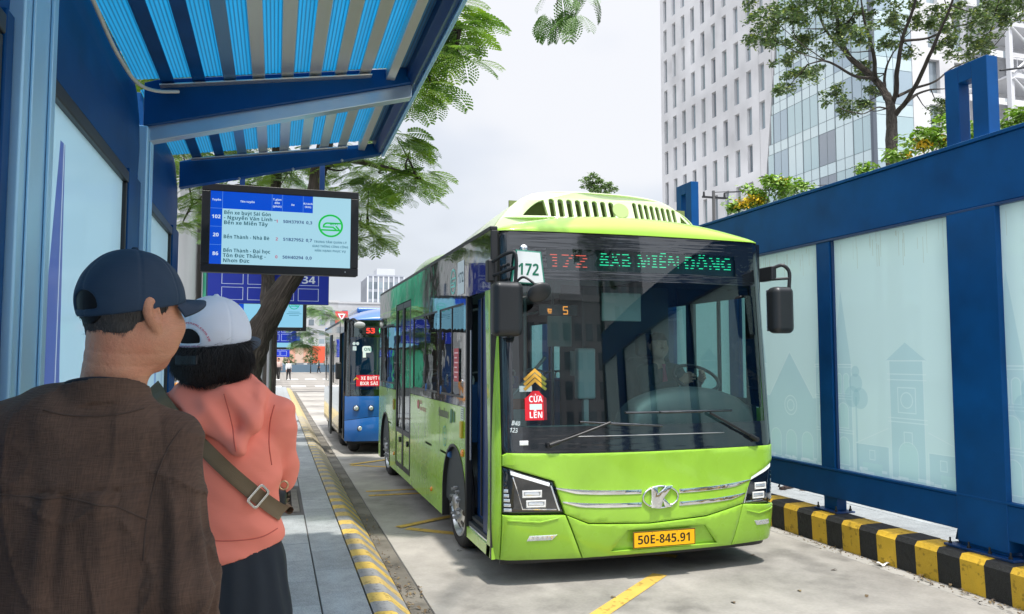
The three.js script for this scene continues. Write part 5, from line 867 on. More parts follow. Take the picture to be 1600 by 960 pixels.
  P('core', box(X + 0.5, X + 30, 0, 49.5, -57.9, zc - 0.4), std([0.3, 0.31, 0.33], 0.9));
}
{ // white steel escape stair at the right edge
  const t = thing('steel_stair_tower', 'white steel escape stair tower with crossed braces at the right edge', 'stair tower', [42.5, 0, -33.5]);
  const m = std([0.62, 0.63, 0.65], 0.5), g = std([0.40, 0.41, 0.43], 0.6), X0 = -2.6, X1 = 4.2, FH = 3.0;
  for (const x of [X0, 0.9, X1]) for (const z of [0, -3]) part(t, 'column', box(x - 0.13, x + 0.13, 0, 30, z - 0.13, z + 0.13), m);
  for (let k = 1; k < 10; k++) {
    const y = k * FH;
    part(t, 'landing', [box(X0, X1, y - 0.22, y, -2.86, -2.6), box(X0 + 0.14, X1, y - 0.08, y, -2.59, -0.2), box(X0, X1, y - 0.24, y + 0.02, -0.14, 0.14)], m);
    part(t, 'brace', [bar([X0, y, 0.16], [0.9, y + FH - 0.3, 0.16], 0.07, 6), bar([0.9, y, 0.18], [X0, y + FH - 0.3, 0.18], 0.07, 6), bar([0.9, y, 0.16], [X1, y + FH - 0.3, 0.16], 0.07, 6)], m);
    const fl = part(t, 'stair_flight', bar([X0 + 0.5, y, -1.2], [X1 - 0.3, y + FH - 0.1, -1.2], 0.06, 6), g);
    for (let i = 0; i < 12; i++) part(fl, 'step', box(X0 + 0.6 + i * 0.48, X0 + 1.0 + i * 0.48, y + 0.1 + i * 0.235, y + 0.16 + i * 0.235, -1.9, -0.5), m);
    const rl = []; for (let i = 0; i < 14; i++) rl.push(bar([X0 + i * 0.5, y, 0.05], [X0 + i * 0.5, y + 1.0, 0.05], 0.02, 5)); rl.push(bar([X0, y + 1.0, 0.05], [X1, y + 1.0, 0.05], 0.03, 5)); part(t, 'railing', rl, m);
  }
  const sc = []; for (let k = 1; k < 10; k++) sc.push(box(X0 - 0.05, X1, k * FH + 0.3, k * FH + 2.5, -3.2, -3.15)); part(t, 'rear_screen', sc, std([0.5, 0.51, 0.53], 0.8));
}
// far and middle blocks: facade with a grid of windows
function block(name, label, x0, x1, h, z0, z1, wallC, nx, ny, opt = {}) {
  const t = thing(name, label, 'building', [(x0 + x1) / 2, 0, z1]); const cx = (x0 + x1) / 2, w = x1 - x0;
  part(t, 'wall', box(-w / 2, w / 2, 0, h, z0 - z1, 0), std(wallC, 0.85, 0, { map: rep(T.dust, 0.05) }));
  const y0 = opt.y0 ?? 3, fh = (h - y0 - 1) / ny, fw = w / nx;
  for (let j = 0; j < ny; j++) for (let i = 0; i < nx; i++) part(t, 'window', box(-w / 2 + (i + 0.5) * fw - fw * (opt.ww ?? 0.3), -w / 2 + (i + 0.5) * fw + fw * (opt.ww ?? 0.3), y0 + j * fh, y0 + j * fh + fh * (opt.wh ?? 0.6), 0.005, 0.05), winGlass[(i * 5 + j * 3) % 3]);
  part(t, 'parapet', [box(-w / 2 - 0.15, w / 2 + 0.15, h, h + 0.6, -0.4, 0.2), box(-w / 2 - 0.15, w / 2 + 0.15, h, h + 0.6, z0 - z1, z0 - z1 + 0.5)], std(wallC.map((c) => c * 0.85), 0.8));
  void cx; return t;
}
{ const t = block('office_block', 'grey high-rise with pale vertical fins far beyond the buses', 33.2, 47, 33.5, -325, -300, [0.42, 0.45, 0.50], 7, 8, { y0: 2, ww: 0.36, wh: 0.7 });
  for (let k = 0; k < 8; k++) part(t, 'fin', box(-6.9 + k * 1.97 - 0.25, -6.9 + k * 1.97 + 0.25, 0, 33.4, 0.06, 0.7), std([0.62, 0.65, 0.70], 0.7)); part(t, 'roof_plant', box(-3, 4, 34.1, 37, -14, -4), std([0.55, 0.57, 0.6], 0.8)); }
block('office_block', 'wide pale concrete block low behind the red billboard in the far distance', 8, 44, 20, -300, -260, [0.55, 0.56, 0.58], 12, 5);
block('apartment_block', 'far white apartment block above the orange wall at the end of the street', -12, 16, 17, -270, -215, [0.60, 0.61, 0.62], 10, 5, { ww: 0.25 });
block('apartment_block', 'far cream building at the left end of the street behind the small signs', -34, -8, 14, -230, -190, [0.55, 0.53, 0.50], 9, 4);
block('shop_row', 'long low white shop row with dark openings at the end of the street', -4, 30, 4.2, -175, -160, [0.55, 0.56, 0.57], 14, 1, { y0: 0.4, ww: 0.36, wh: 0.8 });
{ const bl = thing('billboard', 'red square billboard with a white triangle emblem above the far street', 'billboard', [12.6, 0, -160]); part(bl, 'panel', box(-1.25, 1.25, 8.9, 11.4, -0.2, 0), std([0.62, 0.06, 0.07], 0.6)); part(bl, 'emblem', extr(poly([[-0.8, 10.9], [0.8, 10.9], [0, 9.4]], [[[-0.4, 10.65], [0.4, 10.65], [0, 9.9]]]), 0.04).translate(0, 0, 0.005), M.white); part(bl, 'pole', bar([0, 0, -0.1], [0, 8.9, -0.1], 0.18), M.steel); }
{ const o = thing('hoarding', 'bright orange-red construction hoarding at the end of the street', 'hoarding', [6.0, 0, -112.8]); for (let k = 0; k < 4; k++) part(o, 'panel', rbox(-1.05 + k * 0.53, -0.525 + k * 0.53, 1.2, 3.55, -0.1, 0, 0.01), std([0.72, 0.11, 0.05], 0.7)); part(o, 'post', [box(-0.95, -0.85, 0, 1.3, -0.2, -0.11), box(0.85, 0.95, 0, 1.3, -0.2, -0.11)], M.steel);
  const p = thing('hoarding', 'pale salmon printed hoarding to the left of the orange one', 'hoarding', [1.6, 0, -116]); for (let k = 0; k < 6; k++) part(p, 'panel', rbox(-3.4 + k * 1.13, -2.28 + k * 1.13, 1.2, 3.4, -0.1, 0, 0.01), std(k % 2 ? [0.62, 0.33, 0.24] : [0.60, 0.45, 0.36], 0.8)); part(p, 'post', [box(-3.3, -3.2, 0, 1.3, -0.2, -0.11), box(3.1, 3.2, 0, 1.3, -0.2, -0.11)], M.steel); }
{ const g = thing('overhead_gantry', 'grey gantry with a dark blue road sign across the far street', 'gantry', [3.2, 0, -95]); part(g, 'beam', box(-6, 9, 4.9, 5.3, -0.2, 0), std([0.45, 0.47, 0.5], 0.6)); part(g, 'post', [box(-6, -5.7, 0, 5.3, -0.2, 0), box(8.7, 9, 0, 5.3, -0.2, 0)], std([0.4, 0.42, 0.44], 0.6)); part(g, 'sign_panel', box(-2.3, -0.5, 3.75, 4.4, 0.02, 0.08), std([0.01, 0.06, 0.25], 0.5)); part(g, 'sign_hanger', [box(-2.1, -2.05, 4.3, 5.0, 0.01, 0.05), box(-0.8, -0.75, 4.3, 5.0, 0.01, 0.05)], M.steel); }
{ const w = structure('far_wall', box(-8, 24, 0, 1.0, -108.2, -108), std([0.10, 0.16, 0.22], 0.8)); void w; }
// left: pale house and a building wrapped in green net, seen between shelter and screen
{ const t = block('town_house', 'pale grey house behind the shelter, seen left of the big screen', -9.5, -3.05, 12, -36, -27, [0.52, 0.53, 0.53], 3, 4, { ww: 0.24 }); void t;
  const s = thing('building_under_scaffold', 'building wrapped in green scaffold net behind the shelter', 'building', [-2.2, 0, -33]);
  part(s, 'wall', box(-0.65, 0.75, 0, 8.6, -6, 0), std([0.35, 0.36, 0.36], 0.9)); part(s, 'net', grid(20, 40, (u, v) => [lerp(-0.6, 0.8, u), lerp(0.5, 8.4, v), 0.25 + 0.08 * Math.sin(u * 19) + 0.05 * Math.sin(v * 23 + u * 4)]), std([0.05, 0.33, 0.20], 0.9)); part(s, 'scaffold_tube', [bar([-0.6, 0, 0.4], [-0.6, 9, 0.4], 0.03, 6), bar([0.1, 0, 0.4], [0.1, 9, 0.4], 0.03, 6), bar([0.8, 0, 0.4], [0.8, 9, 0.4], 0.03, 6)], M.steel); }
// street lamp, utility pole with wires
{ const l = thing('street_lamp', 'curved street lamp head against the white tower on the right', 'street lamp', [24.8, 0, -33.8]); part(l, 'pole', limb([[0.6, 0, 0, 0.10], [0.6, 8, 0, 0.07], [0.55, 10.2, 0, 0.05]], 8), M.steel); part(l, 'arm', tube([[0.55, 10.2, 0], [0.2, 10.62, 0], [-0.5, 10.85, 0]], 0.035, 8), M.steel); part(l, 'lamp_head', new THREE.SphereGeometry(0.4, 16, 8).scale(1, 0.16, 0.4).rotateZ(-0.2).translate(-0.95, 10.93, 0), std([0.12, 0.13, 0.14], 0.4)); }
{ const p = thing('utility_pole', 'slim dark utility pole with wires beside the white tower', 'utility pole', [13.35, 0, -21.8]); part(p, 'pole', bar([0, 0, 0], [0, 7.1, 0], 0.07, 8, 0.05), std([0.10, 0.10, 0.10], 0.8)); part(p, 'cross_arm', [box(-0.4, 0.5, 6.85, 6.91, -0.03, 0.03), ...[-0.35, 0, 0.4].map((x) => new THREE.CylinderGeometry(0.03, 0.04, 0.14, 8).translate(x, 6.98, 0))], M.black);
  part(p, 'wire', [tube([[0.4, 7.05, 0], [3.5, 6.95, 3.4], [8, 7.25, 8]], 0.012, 5), tube([[0, 7.05, 0], [3.5, 6.85, 3.2], [8, 7.1, 7.8]], 0.012, 5)], M.black); }
// parked scooter glimpsed low between the shelter and the woman
{ const s = thing('motor_scooter', 'dark scooter with orange side parked by the road beyond the shelter', 'motor scooter', [-3.3, 0.0, -26]);
  for (const x of [-0.6, 0.62]) { const w = sub(s, 'wheel', [x, 0.28, 0]); part(w, 'tyre', new THREE.TorusGeometry(0.22, 0.06, 10, 24), M.rubber); part(w, 'rim', new THREE.CylinderGeometry(0.15, 0.15, 0.06, 18).rotateX(Math.PI / 2), M.steel); }
  part(s, 'body', [rbox(-0.8, 0.0, 0.42, 0.72, -0.15, 0.15, 0.1, 4), rbox(-0.1, 0.45, 0.30, 0.40, -0.15, 0.15, 0.04), rbox(0.36, 0.50, 0.35, 1.0, -0.18, 0.18, 0.06, 4)], std([0.55, 0.22, 0.03], 0.4)); part(s, 'seat', rbox(-0.85, 0.05, 0.73, 0.83, -0.14, 0.14, 0.04, 3), M.black); part(s, 'handlebar', bar([0.38, 1.05, -0.34], [0.38, 1.05, 0.34], 0.018), M.black); part(s, 'headlight', new THREE.SphereGeometry(0.09, 14, 10).translate(0.46, 0.98, 0), M.lens); part(s, 'rear_box', rbox(-0.95, -0.6, 0.85, 1.12, -0.18, 0.18, 0.05, 3), M.black); }
// blocks behind the viewpoint, met only as reflections in the glass
block('office_block', 'pale block across the road behind the viewpoint, seen as reflection in the bus glass', 9, 27, 17, 42, 54, [0.70, 0.70, 0.71], 8, 5).rotation.y = Math.PI;
block('apartment_block', 'tall block behind the viewpoint mirrored in the left part of the windscreen', 30, 44, 34, 60, 74, [0.55, 0.57, 0.60], 6, 9).rotation.y = Math.PI;
// ================================================================ trees and shrubs (positions relative to each trunk)
const RT_LIMBS = [[[0.04,5.67,0.06,0.085],[0.02,6.05,0.08,0.076],[0.02,6.22,-0.01,0.068],[-0.06,6.61,-0.22,0.059],[-0.33,7.04,-0.48,0.05],[-0.41,7.56,-0.68,0.041],[-0.38,7.93,-0.75,0.033],[-0.43,8.59,-0.92,0.024]],[[-0.33,7.04,-0.48,0.03],[-0.52,7.75,-0.91,0.023],[-0.51,8.36,-1.17,0.016],[-0.61,8.86,-1.27,0.008]],[[-0.52,7.75,-0.91,0.016],[-0.77,7.92,-1.39,0.004]],[[-0.55,7.67,-0.82,0.014],[-1.17,7.35,-0.82,0.004]],[[-0.1,6.56,-0.13,0.032],[-0.89,6.38,0.25,0.024],[-1.71,6.45,0.53,0.017],[-2.12,6.32,0.6,0.009]],[[-0.1,6.57,-0.13,0.04],[-0.51,6.86,0.29,0.03],[-0.79,7.22,0.44,0.021],[-0.96,7.72,0.53,0.011]],[[0.02,6.0,0.08,0.055],[0.03,6.13,0.19,0.047],[-0.1,6.49,0.39,0.039],[-0.17,6.99,0.61,0.031],[-0.14,7.5,0.87,0.023],[-0.16,7.95,1.0,0.015]],[[0.05,5.77,0.07,0.05],[0.09,5.93,0.3,0.044],[0.09,6.12,0.53,0.038],[0.01,6.5,0.95,0.032],[0.0,6.79,1.17,0.026],[0.04,7.24,1.43,0.02],[0.09,7.7,1.58,0.014]],[[0.07,5.95,0.4,0.03],[0.62,6.26,0.07,0.023],[1.27,6.52,-0.24,0.016],[1.77,6.64,-0.39,0.008]],[[0.07,6.13,0.21,0.03],[0.83,6.48,-0.17,0.025],[1.51,6.75,-0.36,0.019],[2.19,7.18,-0.55,0.014],[2.98,7.47,-0.6,0.008]],[[-0.0,6.26,-0.02,0.03],[0.29,6.75,-0.31,0.023],[0.51,7.08,-0.43,0.016],[0.86,7.52,-0.5,0.008]],[[-0.17,6.95,0.61,0.025],[0.48,7.12,0.51,0.019],[1.1,7.4,0.5,0.013],[1.94,7.66,0.57,0.007]],[[-0.04,5.94,0.06,0.016],[-0.57,5.8,0.41,0.012],[-1.11,5.56,0.65,0.008],[-1.37,5.56,0.78,0.004]],[[-0.41,7.56,-0.68,0.02],[-0.42,7.79,-0.24,0.013],[-0.39,8.21,-0.1,0.006]]] ;
const RT_CLUMPS = [[-2.37,7.47,-0.1,0.44],[-1.66,7.51,-0.52,0.42],[-2.31,7.22,-0.37,0.32],[-1.64,7.15,-0.67,0.39],[-1.31,7.32,-0.6,0.26],[-2.05,6.21,0.27,0.27],[-2.34,5.96,0.28,0.18],[-0.84,6.94,-0.93,0.2],[-1.92,7.6,0.0,0.31],[-1.22,6.02,0.15,0.22],[0.11,6.31,-1.02,0.25],[-0.44,6.01,-0.1,0.15],[-0.37,7.76,-0.73,0.34],[-0.97,7.05,-0.2,0.23],[-0.42,7.71,-0.33,0.33],[-0.86,7.01,0.51,0.22],[0.08,7.82,-0.16,0.37],[0.72,7.78,-0.46,0.27],[0.01,7.12,-0.0,0.19],[0.98,7.89,-0.11,0.33],[1.21,7.73,0.1,0.33],[0.54,7.23,1.13,0.36],[2.05,7.45,0.15,0.34],[1.52,7.1,0.31,0.29],[0.75,7.05,0.68,0.23],[0.9,7.26,1.31,0.3],[1.51,6.3,-0.32,0.18],[0.95,5.81,0.3,0.15],[1.96,7.09,0.18,0.2],[0.19,6.8,-0.71,0.16],[0.08,6.44,-0.43,0.13],[1.06,7.32,-0.5,0.14],[-1.25,7.7,-0.07,0.32],[-0.0,7.0,-0.59,0.13],[2.05,7.65,0.82,0.31],[3.11,8.23,0.15,0.27],[2.59,8.18,0.11,0.27]] ;
const LT_SPRAYS = [[1.52,3.5,1.05,0.24],[1.3,3.7,0.58,0.29],[1.58,3.52,1.28,0.14],[0.94,3.81,0.26,0.25],[1.16,3.53,0.31,0.21],[1.07,3.23,0.47,0.21],[1.17,3.03,0.28,0.19],[0.98,3.02,-0.09,0.18],[1.09,3.54,-0.13,0.27],[1.29,3.81,1.63,0.12],[1.45,3.74,1.46,0.11],[1.55,4.29,2.58,0.17],[1.49,4.13,2.34,0.15],[1.66,4.31,2.72,0.12],[1.66,4.48,2.83,0.14],[1.57,4.66,2.71,0.2],[1.43,4.6,2.25,0.21],[1.36,4.19,1.99,0.18],[-0.99,3.69,-2.42,0.21],[-1.18,3.59,-3.01,0.17],[-0.78,3.85,-1.82,0.22],[0.64,4.1,-0.33,0.27],[0.28,3.94,-0.76,0.23],[0.04,4.03,-1.04,0.19]] ;
const LT_LIMBS = [[[-0.14,1.04,-0.05,0.19],[-0.15,1.33,-0.03,0.175],[-0.1,1.61,0.0,0.16],[-0.0,1.9,0.05,0.146],[0.17,2.26,0.13,0.131],[0.37,2.62,0.22,0.116],[0.52,3.27,0.31,0.101],[0.61,3.77,0.37,0.087],[0.73,4.25,0.55,0.072],[0.97,4.64,0.96,0.057]],[[0.12,2.08,0.1,0.1],[0.06,2.57,-0.82,0.086],[0.08,3.06,-0.89,0.072],[0.14,4.07,-1.01,0.058],[0.07,4.82,-1.29,0.044],[-0.16,5.61,-1.62,0.03]],[[0.61,3.77,0.37,0.05],[0.91,3.92,0.16,0.038],[1.3,3.76,0.58,0.027],[1.58,3.57,1.07,0.015]],[[0.55,3.34,0.32,0.035],[0.86,3.35,-0.0,0.023],[1.16,3.12,0.28,0.011]],[[0.73,4.25,0.55,0.06],[1.18,4.3,1.42,0.046],[1.43,4.36,2.23,0.032],[1.66,4.5,2.83,0.018]],[[0.13,3.74,-1.03,0.04],[-0.36,3.91,-1.59,0.026],[-0.99,3.78,-2.42,0.012]]] ;
const leafMat = (c, t = 0.35) => phys(c, { transmission: t, thickness: 0, roughness: 0.7 });
const barkM = std([0.13, 0.112, 0.098], 0.95, 0, { map: rep(T.bark, 1.6, 0.8), bumpMap: rep(T.bark, 1.6, 0.8), bumpScale: 0.03 });
const barkDark = std([0.085, 0.075, 0.065], 0.95, 0, { map: rep(T.bark, 3, 1), bumpMap: rep(T.bark, 3, 1), bumpScale: 0.015 });
// one small leaf, folded along its midrib
const leafGeo1 = (() => { const g = new THREE.BufferGeometry(); g.setAttribute('position', new THREE.Float32BufferAttribute([0, 0, 0, 0.30, 0.10, 0.5, 0, 0, 1, -0.30, 0.10, 0.5], 3)); g.setAttribute('uv', new THREE.Float32BufferAttribute([0.5, 0, 1, 0.5, 0.5, 1, 0, 0.5], 2)); g.setIndex([0, 2, 1, 0, 3, 2]); g.computeVertexNormals(); return g; })();
// one feathery leaf: a stalk with paired drooping side stalks of fine leaflets (about 0.34 m long)
const frondGeo = (() => {
  const L = [], tri = (a, b, c) => L.push(...a, ...b, ...c);
  const n = 9;
  for (let i = 0; i < n; i++) for (const s of [-1, 1]) {
    const t = (i + 0.8) / n, z = t * 0.36, y = -0.10 * t * t, len = 0.15 * Math.sin(Math.PI * (0.22 + 0.72 * t)) + 0.03, dx = s * 0.86, dz = 0.5;
    for (let k = 0; k < 5; k++) for (const q of [-1, 1]) { const u = (k + 0.4) / 5, px = dx * len * u, pz = z + dz * len * u, py = y - 0.035 * u * u, lx = 0.036 * (1 - 0.4 * u); tri([px, py, pz], [px + dx * lx * 0.7 - q * dz * lx * s * 0.9, py - 0.006, pz + dz * lx * 0.7 + q * 0.86 * lx * 0.9], [px + dx * 0.030, py, pz + dz * 0.030]); }
  }
  tri([-0.006, 0, 0], [0.006, 0, 0], [0, -0.10, 0.36]);
  const g = new THREE.BufferGeometry(); g.setAttribute('position', new THREE.Float32BufferAttribute(L, 3)); g.setAttribute('uv', new THREE.Float32BufferAttribute(new Float32Array(L.length / 3 * 2), 2)); g.computeVertexNormals(); return g;
})();
function crownOf(tree, name, geo, mat, list, tint) { // list of [x, y, z, yaw, pitch, roll, scale]
  const m = new THREE.InstancedMesh(geo, mat, list.length), e = new THREE.Euler(), q = new THREE.Quaternion(), M4 = new THREE.Matrix4(), c = new THREE.Color();
  list.forEach((l, i) => { e.set(l[4], l[3], l[5], 'YXZ'); q.setFromEuler(e); M4.compose(V(l[0], l[1], l[2]), q, V(l[6], l[6], l[6])); m.setMatrixAt(i, M4); const k = tint(rnd()); m.setColorAt(i, c.setRGB(...k)); });
  m.name = name; m.userData.kind = 'stuff'; m.castShadow = m.receiveShadow = true; tree.add(m); return m;
}
function frondsIn(clumps, perM3 = 1, s0 = 0.45, s1 = 0.85) {
  const out = [];
  for (const [x, y, z, r] of clumps) { const n = Math.round(8 + 120 * r * perM3); for (let i = 0; i < n; i++) { const a = rr(0, 6.283), d = r * Math.sqrt(rnd()), py = rr(-0.6, 0.6) * r; out.push([x + Math.cos(a) * d, y + py, z + Math.sin(a) * d, -a + Math.PI / 2 + rr(-0.6, 0.6), rr(-0.15, 0.35), rr(-0.3, 0.3), rr(s0, s1)]); } }
  return out;
}
function leavesIn(clumps, density, s0, s1) {
  const out = [];
  for (const [x, y, z, r] of clumps) { // smaller tufts inside the clump leave gaps between them
    const tufts = Math.max(4, Math.round(r * 38));
    for (let k = 0; k < tufts; k++) { const a = rr(0, 6.283), b = Math.acos(rr(-1, 1)), d = r * Math.cbrt(rnd()), cx = x + d * Math.sin(b) * Math.cos(a), cy = y + d * Math.cos(b) * 0.75, cz = z + d * Math.sin(b) * Math.sin(a), tr = rr(0.05, 0.12) * (r > 0.5 ? r * 2 : 1), n = Math.round(density * rr(0.6, 1.3)); for (let i = 0; i < n; i++) out.push([cx + rr(-1, 1) * tr, cy + rr(-0.7, 0.7) * tr, cz + rr(-1, 1) * tr, rr(0, 6.283), rr(-0.5, 0.9), rr(-0.6, 0.6), rr(s0, s1)]); }
  }
  return out;
}
function twigs(clumps, from, r0) { // thin branches running from the nearest limb point to each clump
  return clumps.map(([x, y, z]) => { let best = from[0], bd = 1e9; for (const p of from) { const d = Math.hypot(p[0] - x, p[1] - y, p[2] - z) + (p[1] > y ? 0.2 : 0); if (d < bd) { bd = d; best = p; } } return limb([[best[0], best[1], best[2], r0], [lerp(best[0], x, 0.5) + rr(-0.08, 0.08), lerp(best[1], y, 0.5) - 0.05, lerp(best[2], z, 0.5) + rr(-0.08, 0.08), r0 * 0.6], [x, y, z, r0 * 0.25]], 5, 3); });
}
{ // feathery street tree on the left pavement
  const t = thing('street_tree', 'thick barked tree with feathery green leaves leaning over the left pavement behind the screen', 'tree', [-0.17, 0.1, -9.3]);
  const flare = LT_LIMBS[0]; flare.unshift([-0.02, 0.5, flare[0][2], 0.25], [-0.02, 0.02, flare[0][2], 0.33]); flare.reverse(); flare.splice(0, 0); flare.reverse(); flare.sort((a, b) => a[1] - b[1]);
  part(t, 'trunk', limb(flare, 14, 5), barkM);
  for (const l of LT_LIMBS.slice(1)) part(t, 'branch', limb(l, 9, 5), barkM);
  for (const [x, y, z, r] of [[0.05, 2.05, flare[4][2] + 0.16, 0.05], [0.09, 2.18, flare[4][2] + 0.15, 0.06]]) part(t, 'burl', new THREE.SphereGeometry(r, 12, 9).scale(1, 0.8, 0.7).translate(x, y, z), barkM);
  const upper = [[-0.4, 5.2, -1.2, 0.9], [0.4, 5.6, -0.4, 0.8], [0.0, 6.2, 0.9, 0.8], [-0.8, 5.9, 0.6, 0.8], [-1.6, 5.4, -0.8, 0.8], [0.2, 6.0, -2.2, 0.9], [-1.2, 4.8, -2.6, 0.7], [0.3, 5.4, -2.0, 0.7]];
  const shadeClumps = [[1.30, 7.5, 2.7, 0.8], [1.45, 7.3, 1.3, 0.8], [1.30, 7.4, -0.1, 0.8], [0.8, 7.7, 2.0, 0.7], [0.85, 7.5, 0.3, 0.7], [1.3, 7.4, -1.4, 0.7]]; // unseen high limbs and clumps, put over the kerb to shade the road
  const high = [[[1.01, 4.78, 0.56, 0.06], [1.15, 6.2, 1.0, 0.05], [1.3, 7.2, 2.2, 0.03], [1.35, 7.4, 4.0, 0.012]], [[1.08, 5.6, 0.8, 0.045], [1.25, 6.6, -0.2, 0.03], [1.3, 7.3, -1.3, 0.012]]];
  for (const l of high) part(t, 'branch', limb(l, 8, 5), barkM);
  const pts = [...LT_LIMBS, ...high].flat();
  part(t, 'twigs', twigs([...LT_SPRAYS, ...upper, ...shadeClumps], pts, 0.018), barkM);
  crownOf(t, 'crown', frondGeo, leafMat([0.21, 0.38, 0.028], 0.45), [...frondsIn(LT_SPRAYS, 0.9), ...frondsIn(upper, 1.6, 1.0, 1.5), ...frondsIn(shadeClumps, 1.3, 1.0, 1.5)], (r) => { const k = 0.55 + 1.0 * r; return [k * (0.8 + 0.5 * r), k, k * 0.8]; });
}
{ // second trunk further along, with a few sprays beside the second screen
  const t = thing('street_tree', 'second darker tree trunk along the left pavement beyond the first tree', 'tree', [-0.13, 0.1, -16.2]);
  part(t, 'trunk', limb([[0, 0, 0, 0.2], [0.02, 1.2, 0, 0.13], [0.05, 2.4, 0, 0.11], [0.15, 4.2, 0.1, 0.09]], 12, 5), barkDark);
  part(t, 'branch', [limb([[0.05, 2.2, 0, 0.05], [0.5, 2.55, 0.6, 0.03], [0.95, 2.5, 1.3, 0.01]], 7, 4), limb([[0.12, 3.6, 0, 0.05], [0.6, 4.1, -0.5, 0.03], [0.2, 4.8, -1, 0.01]], 7, 4)], barkDark);
  const cl = [[0.82, 2.52, 1.28, 0.17], [1.02, 2.45, 1.34, 0.13], [0.66, 2.15, 1.2, 0.12], [0.6, 1.9, 1.1, 0.1], [0.3, 4.6, -0.5, 0.8], [-0.6, 4.3, 0.3, 0.7], [0.2, 5.0, 0.4, 0.8]];
  crownOf(t, 'crown', frondGeo, leafMat([0.10, 0.235, 0.03], 0.38), frondsIn(cl, 0.9), (r) => { const k = 0.7 + 0.8 * r; return [k, k, k * 0.8]; });
}
{ // leaves hanging into the top of the view from a tree standing behind the camera
  const t = thing('street_tree', 'branch of feathery leaves hanging in from the top of the view over the green bus', 'tree', [-1.55, 0.1, 3.4]);
  const o = (p) => [p[0] + 1.55, p[1] - 0.1, p[2] - 3.4];
  part(t, 'trunk', limb([[0, 0, 0, 0.22], [0.05, 2.2, -0.1, 0.16], [0.2, 4.6, -0.5, 0.13], [0.6, 6.2, -2, 0.09]], 12, 5), barkM);
  part(t, 'branch', [limb([[...o([2.05, 4.75, -5.5]), 0.008], [...o([2.03, 4.5, -5.5]), 0.005], [...o([2.02, 4.33, -5.48]), 0.002]], 5, 4), limb([[0.3, 5.0, -0.8, 0.08], [1.6, 5.9, -4.2, 0.05], [3.0, 5.6, -7.2, 0.025], [...o([2.05, 4.55, -5.5]), 0.008]], 7, 6), limb([[0.6, 6.2, -2, 0.06], [-0.6, 7, -1, 0.03]], 7, 4)], barkM);
  const cl = [[2.05, 4.36, -5.47, 0.07], [2.0, 4.38, -5.6, 0.06], [2.13, 4.30, -5.36, 0.05], [2.02, 4.50, -5.48, 0.10], [2.26, 4.52, -5.4, 0.05]].map((c) => [...o(c), c[3]]);
  const up = [[1.0, 6.4, -2.5, 0.8], [-0.6, 6.8, -0.8, 0.9], [2.2, 6.6, -4.4, 0.7], [0.5, 7.2, 0.6, 0.9]];
  crownOf(t, 'crown', frondGeo, leafMat([0.075, 0.17, 0.022], 0.35), [...frondsIn(cl, 0.1, 0.40, 0.62).filter((_, i) => i % 2).map((l) => { l[4] = rr(0.5, 1.3); return l; }), ...frondsIn(up, 1.3)], (r) => { const k = 0.6 + 0.9 * r; return [k, k, k * 0.8]; });
}
{ // open crowned tree behind the blue wall
  const t = thing('broadleaf_tree', 'open crowned tree with dark forked branches rising behind the blue wall on the right', 'tree', [10.45, 0.25, -11.25]);
  part(t, 'trunk', limb([[0.02, 0, 0, 0.17], [0.05, 2.5, 0.03, 0.115], [0.04, 4.6, 0.05, 0.10], [0.04, 5.4, 0.06, 0.098], ...RT_LIMBS[0].slice(1, 3)], 12, 5), std([0.15, 0.14, 0.13], 0.95, 0, { map: rep(T.bark, 3, 1.5), bumpMap: rep(T.bark, 3, 1.5), bumpScale: 0.02 }));
  part(t, 'branch', limb(RT_LIMBS[0].slice(1), 9, 6), barkDark);
  for (const l of RT_LIMBS.slice(1)) part(t, 'branch', limb(l, 8, 6), barkDark);
  const more = [[-0.3, 8.6, -0.8, 0.6], [0.8, 8.7, 0.4, 0.7], [1.9, 8.7, 0.9, 0.6], [-1.5, 8.4, 0.2, 0.6], [0.3, 9.1, -0.2, 0.7]];
  part(t, 'twigs', twigs([...RT_CLUMPS, ...more], RT_LIMBS.flat(), 0.012), barkDark);
  crownOf(t, 'crown', leafGeo1, leafMat([0.115, 0.19, 0.05], 0.38), [...leavesIn(RT_CLUMPS, 52, 0.045, 0.09), ...leavesIn(more, 60, 0.06, 0.10)], (r) => { const k = 0.55 + 1.1 * r; return r > 0.85 ? [k * 1.7, k * 1.25, k * 0.7] : r < 0.25 ? [k * 0.7, k * 0.75, k * 0.8] : [k, k, k]; });
}
{ // its neighbour beside the camera, met only as a reflection in the windscreen
  const src = scene.children.find((o) => o.name === 'broadleaf_tree');
  copyOf(src, [6.9, 0.25, 6.6], 2.1, 'broad tree behind the viewpoint, visible only as reflection in the bus windscreen');
}
function smallTree(name, label, cat, pos, trunkH, r, clumps, dens, s0, s1, col, group) {
  const t = thing(name, label, cat, pos, 0, group);
  part(t, 'trunk', limb([[0, 0, 0, r], [r * 0.3, trunkH * 0.5, 0, r * 0.75], [0, trunkH, r, r * 0.5]], 8, 4), barkDark);
  part(t, 'twigs', twigs(clumps, [[0, trunkH, 0], [0, trunkH * 0.7, 0]], r * 0.4), barkDark);
  crownOf(t, 'crown', leafGeo1, leafMat(col, 0.4), leavesIn(clumps, dens, s0, s1), (q) => { const k = 0.6 + 0.9 * q; return [k, k, k * 0.85]; });
  return t;
}
smallTree('broadleaf_tree', 'small tree top rising above the green bus roof pod', 'tree', [11.8, 0, -27.4], 7.4, 0.14, [[-0.28, 8.62, 0, 0.34], [0.07, 8.42, 0.05, 0.34], [0.43, 8.32, 0.1, 0.3], [-0.45, 8.42, -0.1, 0.25], [-0.04, 8.13, 0, 0.39], [0.2, 7.7, 0.3, 0.5]], 42, 0.06, 0.12, [0.13, 0.23, 0.05]);
